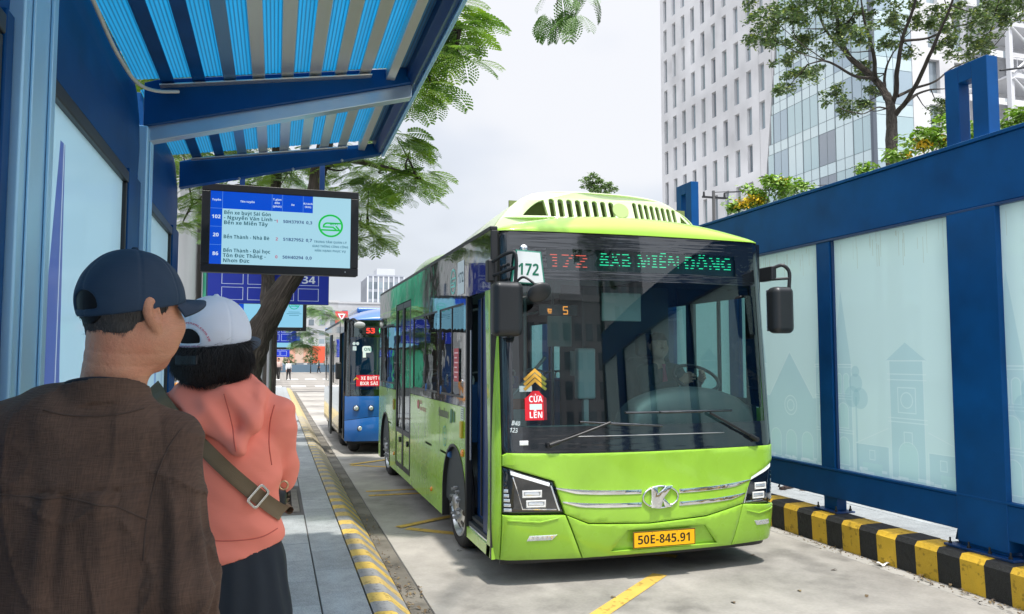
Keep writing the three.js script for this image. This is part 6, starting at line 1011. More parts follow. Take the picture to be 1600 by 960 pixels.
// yellow flowering shrubs behind the wall
function flowering(label, pos, clumps, yellow) {
  const t = smallTree('flowering_shrub', label, 'shrub', pos, 3.2, 0.05, clumps, 60, 0.05, 0.09, [0.21, 0.36, 0.03]);
  const fl = []; for (const [x, y, z, r] of yellow) { const n = Math.round(r * 1300); for (let i = 0; i < n; i++) fl.push([x + rr(-1, 1) * r, y + rr(-0.5, 0.7) * r, z + rr(-1, 1) * r, rr(0, 6), rr(-1.2, 1.2), rr(-1, 1), rr(0.03, 0.06)]); }
  crownOf(t, 'flowers', leafGeo1, std([0.78, 0.50, 0.02], 0.7), fl, (r) => { const k = 0.8 + 0.3 * r; return [k, k * (0.85 + 0.3 * r), k]; });
}
flowering('yellow flowering shrub above the wall, left, close to the bus roof', [6.5, 0.25, -9.3], [[-0.33, 3.83, -0.2, 0.13], [-0.12, 3.98, -0.12, 0.2], [0.11, 4.02, 0.15, 0.2], [0.27, 4.04, 0.41, 0.14], [0.02, 4.12, 0.14, 0.12], [0, 3.6, 0.2, 0.3]].map(([x, y, z, r]) => [x, y - 0.25, z, r]), [[-0.28, 3.62, -0.1, 0.10], [-0.12, 3.66, 0.0, 0.10], [0.15, 3.86, 0.2, 0.09]]);
flowering('low green shrub tip showing over the middle of the blue wall', [6.85, 0.25, -7.6], [[-0.02, 3.72, -0.1, 0.10], [0.38, 3.92, 0.02, 0.09], [0, 3.5, 0, 0.2]], [[0.42, 3.90, 0.06, 0.05]]);
flowering('yellow flowering shrub behind the portal frame on the wall', [7.6, 0.25, -7.3], [[-0.12, 4.10, -0.2, 0.18], [0.06, 4.20, -0.14, 0.2], [0.08, 3.96, -0.05, 0.16], [0.1, 4.1, 0.38, 0.15], [0.13, 4.05, 0.81, 0.17], [0.25, 4.08, 0.86, 0.15], [0, 3.6, 0.3, 0.3]], [[-0.13, 4.05, -0.15, 0.10], [0.05, 4.05, -0.05, 0.09]]);
// small trees and bushes where the street ends
[[1.6, -98, 2.4], [4.2, -100, 2.8], [6.6, -101, 2.2], [8.6, -104, 2.6], [-0.8, -97, 2.6], [-3.2, -92, 4.6], [3.0, -124, 5.6], [5.5, -126, 5.2]].forEach(([x, z, h], i) => smallTree('roadside_tree', ['leftmost low green bush of the row before the orange hoarding', 'second low green bush from the left before the far hoardings', 'third low green bush of the row, just below the orange hoarding', 'rightmost low green bush of the row, beside the blue bus', 'small leafy tree at the street end just right of the second trunk', 'taller leafy tree at the street end behind the second trunk', 'tall thin tree standing over the far salmon hoarding', 'tall thin tree standing over the far orange hoarding'][i], 'tree', [x, 0, z], h * 0.5, 0.07, [[0, h * 0.7, 0, h * 0.28], [h * 0.15, h * 0.55, 0.2, h * 0.22], [-h * 0.15, h * 0.58, 0, h * 0.22], [0, h * 0.9, 0, h * 0.16]], 14, 0.10, 0.22, [0.10, 0.19, 0.07], i < 4 ? 'bushes at the end of the street' : i < 6 ? 'small trees at the far left' : 'trees over the hoarding'));
// ================================================================ people
// surface nets: meshes the zero level of a distance field on a grid of cells
function mesher(sdf, lo, hi, h, uvFn) {
  const nx = Math.ceil((hi[0] - lo[0]) / h) + 1, ny = Math.ceil((hi[1] - lo[1]) / h) + 1, nz = Math.ceil((hi[2] - lo[2]) / h) + 1;
  const f = new Float32Array(nx * ny * nz), id = (i, j, k) => (k * ny + j) * nx + i;
  for (let k = 0; k < nz; k++) for (let j = 0; j < ny; j++) for (let i = 0; i < nx; i++) f[id(i, j, k)] = sdf(lo[0] + i * h, lo[1] + j * h, lo[2] + k * h);
  const vi = new Int32Array(nx * ny * nz).fill(-1), pos = [], idx = [];
  for (let k = 0; k < nz - 1; k++) for (let j = 0; j < ny - 1; j++) for (let i = 0; i < nx - 1; i++) {
    let n = 0, sx = 0, sy = 0, sz = 0;
    const c = (a, b, d) => f[id(i + a, j + b, k + d)];
    const e = (a, b, d, p, q, r) => { const u = c(a, b, d), v = c(p, q, r); if ((u < 0) !== (v < 0)) { const t = u / (u - v); n++; sx += a + (p - a) * t; sy += b + (q - b) * t; sz += d + (r - d) * t; } };
    e(0, 0, 0, 1, 0, 0); e(0, 1, 0, 1, 1, 0); e(0, 0, 1, 1, 0, 1); e(0, 1, 1, 1, 1, 1); e(0, 0, 0, 0, 1, 0); e(1, 0, 0, 1, 1, 0); e(0, 0, 1, 0, 1, 1); e(1, 0, 1, 1, 1, 1); e(0, 0, 0, 0, 0, 1); e(1, 0, 0, 1, 0, 1); e(0, 1, 0, 0, 1, 1); e(1, 1, 0, 1, 1, 1);
    if (n) { vi[id(i, j, k)] = pos.length / 3; pos.push(lo[0] + (i + sx / n) * h, lo[1] + (j + sy / n) * h, lo[2] + (k + sz / n) * h); }
  }
  const quad = (a, b, c, d, w) => { if (a < 0 || b < 0 || c < 0 || d < 0) return; if (w) idx.push(a, b, c, a, c, d); else idx.push(a, c, b, a, d, c); };
  for (let k = 1; k < nz - 1; k++) for (let j = 1; j < ny - 1; j++) for (let i = 1; i < nx - 1; i++) {
    const s = f[id(i, j, k)] < 0;
    if (s !== f[id(i + 1, j, k)] < 0) quad(vi[id(i, j - 1, k - 1)], vi[id(i, j, k - 1)], vi[id(i, j, k)], vi[id(i, j - 1, k)], s);
    if (s !== f[id(i, j + 1, k)] < 0) quad(vi[id(i - 1, j, k - 1)], vi[id(i - 1, j, k)], vi[id(i, j, k)], vi[id(i, j, k - 1)], s);
    if (s !== f[id(i, j, k + 1)] < 0) quad(vi[id(i - 1, j - 1, k)], vi[id(i, j - 1, k)], vi[id(i, j, k)], vi[id(i - 1, j, k)], s);
  }
  const nrm = [], uv = [], q = h * 0.6;
  for (let v = 0; v < pos.length; v += 3) {
    const x = pos[v], y = pos[v + 1], z = pos[v + 2];
    const gx = sdf(x + q, y, z) - sdf(x - q, y, z), gy = sdf(x, y + q, z) - sdf(x, y - q, z), gz = sdf(x, y, z + q) - sdf(x, y, z - q), l = Math.hypot(gx, gy, gz) || 1;
    nrm.push(gx / l, gy / l, gz / l); uv.push(...(uvFn ? uvFn(x, y, z) : [x * 1.2 + z * 0.5, y]));
  }
  const g = new THREE.BufferGeometry(); g.setAttribute('position', new THREE.Float32BufferAttribute(pos, 3)); g.setAttribute('normal', new THREE.Float32BufferAttribute(nrm, 3)); g.setAttribute('uv', new THREE.Float32BufferAttribute(uv, 2)); g.setIndex(idx); return g;
}
const smin = (a, b, k) => { const h = Math.max(0, k - Math.abs(a - b)) / k; return Math.min(a, b) - h * h * k * 0.25; };
const smax = (a, b, k) => -smin(-a, -b, k);
function cone(x, y, z, a, b) { // tapered capsule between [x,y,z,r] points
  const bx = b[0] - a[0], by = b[1] - a[1], bz = b[2] - a[2], px = x - a[0], py = y - a[1], pz = z - a[2], t = clamp((px * bx + py * by + pz * bz) / (bx * bx + by * by + bz * bz + 1e-9));
  return Math.hypot(px - bx * t, py - by * t, pz - bz * t) - lerp(a[3], b[3], t);
}
function ell(x, y, z, c, r) { const a = (x - c[0]) / r[0], b = (y - c[1]) / r[1], d = (z - c[2]) / r[2], k0 = Math.hypot(a, b, d), k1 = Math.hypot(a / r[0], b / r[1], d / r[2]); return k0 < 1e-6 ? -Math.min(...r) : k0 * (k0 - 1) / k1; }
const chain = (x, y, z, pts, k = 0.02) => { let d = 1e9; for (let i = 0; i + 1 < pts.length; i++) d = i ? smin(d, cone(x, y, z, pts[i], pts[i + 1]), k) : cone(x, y, z, pts[0], pts[1]); return d; };
// into head space: origin between the ears, facing -z
function headSpace(H) { const c = Math.cos(H.yaw), s = Math.sin(H.yaw), cp = Math.cos(H.pitch ?? 0), sp = Math.sin(H.pitch ?? 0), k = 1 / (H.s ?? 1); return (x, y, z) => { x = (x - H.p[0]) * k; y = (y - H.p[1]) * k; z = (z - H.p[2]) * k; const X = c * x - s * z, Z = s * x + c * z; return [X, cp * y - sp * Z, sp * y + cp * Z]; }; }
const skull = (x, y, z, o = 0) => ell(x, y, z, [0, 0.03, 0.010], [0.079 + o, 0.090 + o, 0.100 + o]);
function headSdf(x, y, z, full, noEar) { // full: fuller cheeks and jaw
  const ax = Math.abs(x);
  let d = skull(x, y, z);
  d = smin(d, ell(x, y, z, [0, -0.032, -0.026], [0.064 + full, 0.084, 0.068]), 0.03);
  d = smin(d, ell(ax, y, z, [0.040, -0.052, -0.022], [0.032 + full, 0.05, 0.05]), 0.03);
  d = smin(d, Math.hypot(x, y + 0.098, z + 0.062) - 0.022, 0.035);
  d = smin(d, Math.hypot(ax - 0.040, y + 0.022, z + 0.066) - 0.026, 0.025);
  d = smin(d, cone(ax, y, z, [0.0, 0.030, -0.086, 0.013], [0.040, 0.030, -0.074, 0.012]), 0.02);
  d = smax(d, -(Math.hypot(ax - 0.032, y - 0.010, z + 0.098) - 0.013), 0.014);
  d = smin(d, Math.hypot(ax - 0.032, y - 0.009, z + 0.078) - 0.0125, 0.003);
  d = smin(d, cone(ax, y, z, [0.022, 0.014, -0.088, 0.0035], [0.044, 0.012, -0.081, 0.003]), 0.004);
  d = smin(d, cone(x, y, z, [0, 0.020, -0.090, 0.009], [0, -0.020, -0.110, 0.012]), 0.014);
  d = smin(d, Math.hypot(ax - 0.011, y + 0.024, z + 0.101) - 0.0085, 0.008);
  d = smin(d, cone(ax, y, z, [0, -0.055, -0.094, 0.0065], [0.022, -0.058, -0.084, 0.004]), 0.007);
  d = smin(d, cone(ax, y, z, [0, -0.066, -0.092, 0.007], [0.018, -0.064, -0.084, 0.004]), 0.007);
  d = smax(d, -(cone(ax, y, z, [0, -0.0605, -0.102, 0.003], [0.021, -0.061, -0.090, 0.002])), 0.003);
  if (noEar) return d;
  // ear: flared shell with a hollow and a lobe
  const ez = z - 0.014 - (y + 0.005) * 0.25;
  let e = ell(ax, y, ez, [0.085, 0.002, 0.006], [0.0125, 0.034, 0.021]);
  e = smin(e, ell(ax, y, ez, [0.081, -0.032, -0.002], [0.008, 0.012, 0.010]), 0.012);
  e = smax(e, -ell(ax, y, ez, [0.099, 0.004, 0.0], [0.011, 0.022, 0.012]), 0.006);
  return smin(d, e, 0.005);
}
// relaxed hand: palm, four bent fingers of different lengths and a thumb off its side. a frame: W wrist, d along, s thumb side, n palm
function handSdf(Hd) {
  const { w, d, s, n, curl = 0.6 } = Hd, P = (a, b, c, r) => [w[0] + d[0] * a + s[0] * b + n[0] * c, w[1] + d[1] * a + s[1] * b + n[1] * c, w[2] + d[2] * a + s[2] * b + n[2] * c, r];
  const palm = [[P(0.0, 0.012, 0, 0.024), P(0.085, 0.028, 0, 0.016)], [P(0.0, -0.010, 0, 0.024), P(0.082, -0.026, 0, 0.015)], [P(0.01, 0, 0, 0.026), P(0.088, 0, 0, 0.016)]];
  const fin = [[0.030, 0.040, 0.024, 0.019], [0.010, 0.044, 0.028, 0.021], [-0.011, 0.041, 0.026, 0.020], [-0.030, 0.032, 0.019, 0.017]].map(([b, l1, l2, l3], i) => { let a = 0.086 - Math.abs(i - 1) * 0.005, c = 0, t = 0.25 * curl; const out = [P(a, b, c, 0.0100)]; for (const l of [l1, l2, l3]) { a += l * Math.cos(t); c += l * Math.sin(t); out.push(P(a, b * 1.05, c, 0.0092 - out.length * 0.0008)); t += curl * 0.75; } return out; });
  const thumb = [P(0.022, 0.024, 0.004, 0.014), P(0.052, 0.052, 0.014, 0.0115), P(0.082, 0.060, 0.024, 0.0105), P(0.104, 0.056, 0.034, 0.009)];
  return (x, y, z) => { let q = 1e9; for (const [a, b] of palm) q = smin(q, cone(x, y, z, a, b), 0.02); for (const f of fin) q = smin(q, chain(x, y, z, f, 0.006), 0.006); return smin(q, chain(x, y, z, thumb, 0.01), 0.012); };
}
const skinM = [phys([0.66, 0.305, 0.175], { roughness: 0.46, map: rep(T.skin, 7), bumpMap: rep(T.rough, 9), bumpScale: 0.0016 }), phys([0.48, 0.27, 0.19], { roughness: 0.5 })];
const hairM = phys([0.006, 0.0055, 0.006], { roughness: 0.55, specularIntensity: 0.45, bumpMap: rep(T.weave, 2, 0.4), bumpScale: 0.004 });
function bodyGeometry(B) { // B.core(x,y,z) whole body, B.head, B.hands; head and hands meshed finer and merged
  const hs = headSpace(B.head), k = B.head.s ?? 1, hp = B.head.p;
  const geos = [mesher((x, y, z) => B.core(x, y, z), ...B.box, B.cell ?? 0.014)];
  geos.push(mesher((x, y, z) => { const q = hs(x, y, z); let d = headSdf(...q, B.head.full ?? 0, B.head.noEar) * k; d = smin(d, chain(x, y, z, B.neck, 0.02), 0.035); if (B.crease) for (const c of B.crease) { const e = y - c - 0.35 * (x - hp[0]) * (x - hp[0]) * 4 + 0.03 * (x - hp[0]); d += 0.0013 * Math.exp(-(e * e) / 0.000016) * sstep(-0.01, 0.04, z - hp[2]); } return Math.max(d, (hp[1] - 0.235 * k) - y); }, [hp[0] - 0.17, hp[1] - 0.25, hp[2] - 0.17], [hp[0] + 0.17, hp[1] + 0.17, hp[2] + 0.17], B.headCell ?? 0.0042));
  for (const H of B.hands ?? []) { const f = handSdf(H); geos.push(mesher(f, H.w.map((v) => v - 0.15), H.w.map((v) => v + 0.2).map((v, i) => Math.max(v, H.w[i] + 0.15)), B.handCell ?? 0.0045)); }
  return mergeGeometries(geos.map((g) => clean(g)));
}
function strands(hair, n, len, r, down, col) { // single hairs laid over the hair mass, combed downwards
  const p = hair.geometry.attributes.position, nm = hair.geometry.attributes.normal, g = new THREE.ConeGeometry(r, 1, 4, 1).translate(0, 0.5, 0);
  const im = new THREE.InstancedMesh(g, std(col, 0.5), n), M4 = new THREE.Matrix4(), N = new THREE.Vector3(), D = new THREE.Vector3(), X = new THREE.Vector3();
  for (let i = 0; i < n; i++) {
    const k = Math.floor(rnd() * p.count); N.fromBufferAttribute(nm, k); D.set(rr(-0.35, 0.35), -1, rr(-0.35, 0.35)).multiplyScalar(down).addScaledVector(N, 0.05); D.addScaledVector(N, -D.dot(N) * (1 - rr(0, 0.12))).addScaledVector(N, 0.06).normalize(); X.crossVectors(D, N).normalize(); N.crossVectors(X, D);
    const L = len * rr(0.6, 1.3); M4.makeBasis(X, D.clone().multiplyScalar(L), N.clone().multiplyScalar(1)); M4.setPosition(p.getX(k), p.getY(k), p.getZ(k)); im.setMatrixAt(i, M4); im.setColorAt(i, new THREE.Color().setScalar(rr(0.5, 1.9)));
  }
  im.name = 'hair_strands'; im.userData.kind = 'stuff'; im.castShadow = im.receiveShadow = true; hair.add(im);
}
function capParts(t, H, m, brimM, o) { // cap in head space: dome with a back opening, strap, curved brim, seams, button
  const hs = headSpace(H), g = mesher((x, y, z) => {
    const [a, b, c] = hs(x, y, z); const pl = b - (o.y - o.tilt * c);
    let d = ell(a, b, c, [0, 0.030, 0.005], [0.092, o.h, 0.118]);
    const az = Math.atan2(a, c); for (let s = 0; s < 3; s++) { const q = Math.abs(Math.sin(az - s * Math.PI / 3)) * Math.hypot(a, c); d += 0.0016 * Math.exp(-(q * q) / 0.000012); }
    d += 0.0035 * (fbm(a * 14 + 3, b * 14, c * 14, 3) - 0.5) * 2;
    d = smax(d, -pl, 0.004);
    const op = ell(a, b, c, [0, o.y - o.tilt * 0.11 + 0.020, 0.126], [0.040, 0.036, 0.030]); const low = Math.max(op, (o.y - o.tilt * c + 0.016) - b);
    d = smax(d, -low, 0.004);
    return smin(d, ell(a, b, c, [0, 0.030 + o.h, 0.004], [0.008, 0.005, 0.008]), 0.003);
  }, H.p.map((v, i) => v - 0.16 + (i === 1 ? 0.06 : 0)), H.p.map((v) => v + 0.18), 0.0042);
  const cap = part(t, 'cap', g, m);
  part(cap, 'opening', mesher((x, y, z) => { const [a, b, c] = hs(x, y, z); return Math.max(ell(a, b, c, [0, 0.030, 0.005], [0.092, o.h, 0.118]) + 0.0045, ell(a, b, c, [0, o.y - o.tilt * 0.11 + 0.020, 0.120], [0.046, 0.042, 0.040])); }, H.p.map((v) => v - 0.16), H.p.map((v) => v + 0.16), 0.006), hairM);
  const c = Math.cos(H.yaw), s = Math.sin(H.yaw), k = H.s ?? 1, cp = Math.cos(H.pitch ?? 0), sp = Math.sin(H.pitch ?? 0);
  const out = (a, b, q) => { const B = cp * b + sp * q, C = -sp * b + cp * q; return [H.p[0] + k * (c * a + s * C), H.p[1] + k * B, H.p[2] + k * (-s * a + c * C)]; };
  part(cap, 'brim', grid(28, 11, (u, v) => { const ang = lerp(-1.12, 1.12, u), r = [0, 0.25, 0.5, 0.75, 1, 1, 0.75, 0.5, 0.25, 0, 0, 0][Math.round(v * 11)], up = v < 0.42 ? 0.0025 : -0.0025; const e = Math.pow(Math.cos(ang / 1.12 * 1.5), 0.5); const a = Math.sin(ang) * 0.088 * (1 + 0.04 * r), f = -Math.cos(ang) * 0.104 - 0.072 * r * e; const b = o.y - o.tilt * f + 0.006 - 3.2 * a * a * (0.4 + 0.6 * r) - 0.012 * r + up; return out(a, b, f); }), brimM);
  return { out, cap };
}
// ---------------------------------------------------------------- man in the brown shirt, back to the camera
{
  const man = thing('person', 'man seen from behind in dark brown linen shirt and navy cap, nearest on the left', 'person', [-0.335, 0.158, -1.79]);
  man.scale.setScalar(1.02);
  const H = { p: [0.046, 1.604, -0.012], yaw: -0.76, pitch: 0.02, s: 0.96, full: 0.010 };
  const sh = [[-0.195, 1.362, 0.0], [0.118, 1.340, 0.0]], el = [[-0.265, 1.06, 0.05], [0.158, 1.06, 0.06]], wr = [[-0.27, 0.82, -0.04], [0.185, 0.82, -0.03]];
  const C = -0.035;
  const core = (x, y, z) => {
    let d = ell(x, y, z, [C, 1.18, 0.0], [0.150, 0.22, 0.09]);
    d = smin(d, ell(x, y, z, [C, 0.96, 0.0], [0.155, 0.16, 0.115]), 0.06);
    d = smin(d, chain(x, y, z, [[sh[0][0] + 0.02, sh[0][1] - 0.03, 0, 0.045], [C, 1.36, 0.0, 0.045], [sh[1][0] - 0.02, sh[1][1] - 0.03, 0, 0.045]], 0.03), 0.05);
    for (let i = 0; i < 2; i++) { d = smin(d, chain(x, y, z, [[...sh[i], 0.052], [...el[i], 0.042], [...wr[i], 0.030]], 0.02), 0.025); const hx = C + (i ? 0.085 : -0.085); d = smin(d, chain(x, y, z, [[hx, 0.90, 0, 0.088], [hx, 0.49, -0.01, 0.058], [hx, 0.085, 0.02, 0.040], [hx, 0.035, -0.10, 0.035]], 0.02), 0.04); }
    return smin(d, chain(x, y, z, [[0.0, 1.34, 0.0, 0.045], [0.02, 1.46, 0.010, 0.054]]), 0.03);
  };
  const hand = (w, sx) => ({ w: [w[0], w[1] - 0.02, w[2]], d: [0, -1, -0.12], s: [0, -0.12, -1], n: [-sx, 0, 0], curl: 0.55 });
  part(man, 'body', bodyGeometry({ core, box: [[-0.42, -0.02, -0.28], [0.32, 1.52, 0.26]], crease: [1.522, 1.498], head: H, neck: [[0.0, 1.34, -0.004, 0.050], [0.012, 1.43, 0.004, 0.060], [0.026, 1.54, 0.008, 0.062]], hands: [hand(wr[0], -1), hand(wr[1], 1)] }), skinM[0]);
  const ridge = (a, b, c) => 1 - Math.abs(noise3(a, b, c) - 0.5) * 2;
  const wrinkle = (x, y, z) => 0.014 * (fbm(x * 9 + z * 6, y * 5.5, z * 9 + 4, 3) - 0.5) - 0.007 * Math.pow(ridge(x * 7 + y * 9, y * 6 - x * 8, z * 5), 7) * sstep(1.42, 1.30, y) - 0.005 * Math.pow(ridge(x * 16 + y * 3, y * 5 + 7, z * 9), 8) + 0.0075 * (fbm(x * 26 + y * 5, y * 6 - x * 4, z * 26, 2) - 0.5);
  const shirtSdf = (x, y, z) => {
    let d = ell(x, y, z, [C - 0.005, 1.18, 0.005], [0.175, 0.27, 0.132]);
    d = smin(d, ell(x, y, z, [C - 0.005, 0.93, 0.0], [0.182, 0.26, 0.142]), 0.09);
    d = smin(d, chain(x, y, z, [[sh[0][0], sh[0][1], 0, 0.064], [-0.085, 1.388, 0.014, 0.072], [0.035, 1.378, 0.014, 0.070], [sh[1][0], sh[1][1], 0, 0.060]], 0.03), 0.05);
    // yoke seam and one centre pleat under it
    if (z > 0) { const seam = y - (1.265 + 0.10 * (x - C) * (x - C)); d += 0.003 * Math.exp(-(seam * seam) / 0.00003); if (seam < 0) { for (const px of [C - 0.03, C + 0.055]) { const q = x - px - (1.265 - y) * (px > C ? 0.10 : -0.05); d -= 0.014 * Math.exp(-(q * q) / 0.0005) * Math.exp((y - 1.265) * 3.2); d += 0.010 * Math.exp(-((q - 0.024) ** 2) / 0.00012) * Math.exp((y - 1.265) * 5); } } }
    for (let i = 0; i < 2; i++) {
      let a = chain(x, y, z, [[...sh[i], 0.062], [el[i][0], el[i][1], el[i][2], 0.062], [wr[i][0], wr[i][1] + 0.03, wr[i][2], 0.052]], 0.03);
      const t = clamp((sh[i][1] - y) / 0.4); // long gathers running down the sleeve
      a += (0.005 * Math.sin(Math.atan2(z - 0.02, x - lerp(sh[i][0], el[i][0], t)) * 11 + y * 7) + 0.005 * (fbm(x * 30, y * 4, z * 30, 2) - 0.5)) * sstep(0.10, 0.45, t);
      d = smin(d, a, 0.018);
      const s = (i ? 1 : -1), q = (x - sh[i][0]) * s - 0.004 + (y - sh[i][1]) * 0.25; if (y > sh[i][1] - 0.10) d += 0.0028 * Math.exp(-(q * q) / 0.00002);
    }
    d += wrinkle(x, y, z);
    d = Math.max(d, 0.72 - y);
    d = smax(d, -ell(x, y, z, [0.0, 1.513, -0.004], [0.072, 0.092, 0.076]), 0.006);
    const q = Math.hypot(x, (z - 0.002) * 0.97) - 0.0775, yc = 1.430 + 0.26 * z + 0.004 * Math.sin(x * 30); // stand collar
    return smin(d, Math.max(Math.abs(q) - 0.006, Math.abs(y - yc) - 0.022) - 0.002, 0.010);
  };
  const linen = std([0.150, 0.083, 0.054], 0.9, 0, { bumpMap: rep(T.linen, 3), bumpScale: 0.003, map: rep(T.linen, 3) });
  const shirt = part(man, 'shirt', mesher(shirtSdf, [-0.42, 0.70, -0.24], [0.34, 1.54, 0.26], 0.0062), linen);
  const seamM = std([0.075, 0.045, 0.032], 0.9), onShirt = (x, y, o = 0) => { let z = 0.26; for (let i = 0; i < 160 && z > -0.2; i++) { const d = shirtSdf(x, y, z); if (d < 0.0006) break; z -= Math.max(0.0008, d * 0.5); } return [x, y, z + o]; };
  const seam = (pts) => part(shirt, 'seam', tube(new THREE.CatmullRomCurve3(pts.map((p) => V(p[0], p[1], 0))).getPoints(36).map((p) => onShirt(p.x, p.y)), 0.0019, 6, 110), seamM);
  seam([[-0.085, 1.418], [-0.05, 1.408], [0, 1.404], [0.05, 1.408], [0.082, 1.416]]); seam([[-0.20, 1.275], [-0.10, 1.262], [C, 1.258], [0.05, 1.235], [0.098, 1.205]]); seam([[0.150, 1.372], [0.128, 1.335], [0.108, 1.27], [0.098, 1.205], [0.096, 1.13]]); seam([[-0.225, 1.39], [-0.205, 1.34], [-0.195, 1.26], [-0.19, 1.15]]);
  part(shirt, 'undershirt_edge', new THREE.TorusGeometry(0.070, 0.006, 8, 48).rotateX(Math.PI / 2).scale(1, 1, 1.12).rotateX(-0.26).translate(0.0, 1.453, 0.002), std([0.012, 0.015, 0.022], 0.85));
  part(shirt, 'inner_label_strip', grid(16, 1, (u, v) => { const a = lerp(0.55, 1.15, u); return [Math.sin(a) * 0.0705, 1.444 + 0.020 * Math.cos(a) + v * 0.014, 0.002 + Math.cos(a) * 0.0735]; }), std(0xffffff, 0.8, 0, { map: canvasTex(128, 16, (c) => { c.fillStyle = '#ccc8c4'; c.fillRect(0, 0, 128, 16); c.fillStyle = '#4a2028'; for (let k = 0; k < 16; k++) c.fillRect(k * 8, (k % 2) * 6, 5, 8); }) }));
  part(man, 'trousers', mesher((x, y, z) => { let d = ell(x, y, z, [C, 0.90, 0], [0.175, 0.16, 0.135]); for (const s of [-1, 1]) d = smin(d, chain(x, y, z, [[C + s * 0.088, 0.88, 0, 0.100], [C + s * 0.09, 0.48, -0.005, 0.080], [C + s * 0.09, 0.09, 0.02, 0.068]]), 0.04); return Math.max(d, 0.06 - y) + 0.006 * (fbm(x * 12, y * 8, z * 12, 2) - 0.5); }, [-0.3, 0.04, -0.2], [0.22, 1.08, 0.22], 0.014), std([0.03, 0.035, 0.045], 0.9));
  part(man, 'shoe', [-1, 1].map((s) => mesher((x, y, z) => Math.max(smin(ell(x, y, z, [C + s * 0.088, 0.03, -0.10], [0.052, 0.05, 0.10]), ell(x, y, z, [C + s * 0.088, 0.04, 0.02], [0.045, 0.06, 0.07]), 0.04), -y), [C + s * 0.088 - 0.08, -0.01, -0.24], [C + s * 0.088 + 0.08, 0.12, 0.14], 0.01)), M.black);
  const hs = headSpace(H);
  const manHair = part(man, 'hair', mesher((x, y, z) => { const [a, b, c] = hs(x, y, z); let d = skull(a, b, c, 0.005); d = smin(d, ell(a, b, c, [0, -0.040, 0.050], [0.060, 0.040, 0.040]), 0.02); d += 0.005 * (fbm(a * 90, b * 26, c * 90, 2) - 0.5); const edge = b + 0.052 - 0.35 * Math.max(0, 0.05 - c) - 0.18 * Math.abs(a) + 0.010 * (fbm(a * 60, c * 60, 3, 2) - 0.5); d = smax(d, -edge, 0.006); d = smax(d, -(c + 0.045 - 0.02), 0.004); return smax(d, b - (0.020 - 0.22 * c), 0.004); }, H.p.map((v) => v - 0.16), H.p.map((v) => v + 0.15), 0.0042), phys([0.035, 0.030, 0.027], { roughness: 0.6, bumpMap: rep(T.weave, 2, 0.3), bumpScale: 0.004 }));
  strands(manHair, 3600, 0.012, 0.0006, 1, [0.05, 0.045, 0.042]);
  const capM = std([0.010, 0.032, 0.068], 0.72, 0, { bumpMap: rep(T.weave, 6), bumpScale: 0.0008 });
  capParts(man, H, capM, std([0.010, 0.028, 0.062], 0.65, 0, { bumpMap: rep(T.weave, 6), bumpScale: 0.0008 }), { y: 0.012, tilt: 0.22, h: 0.112 });
}
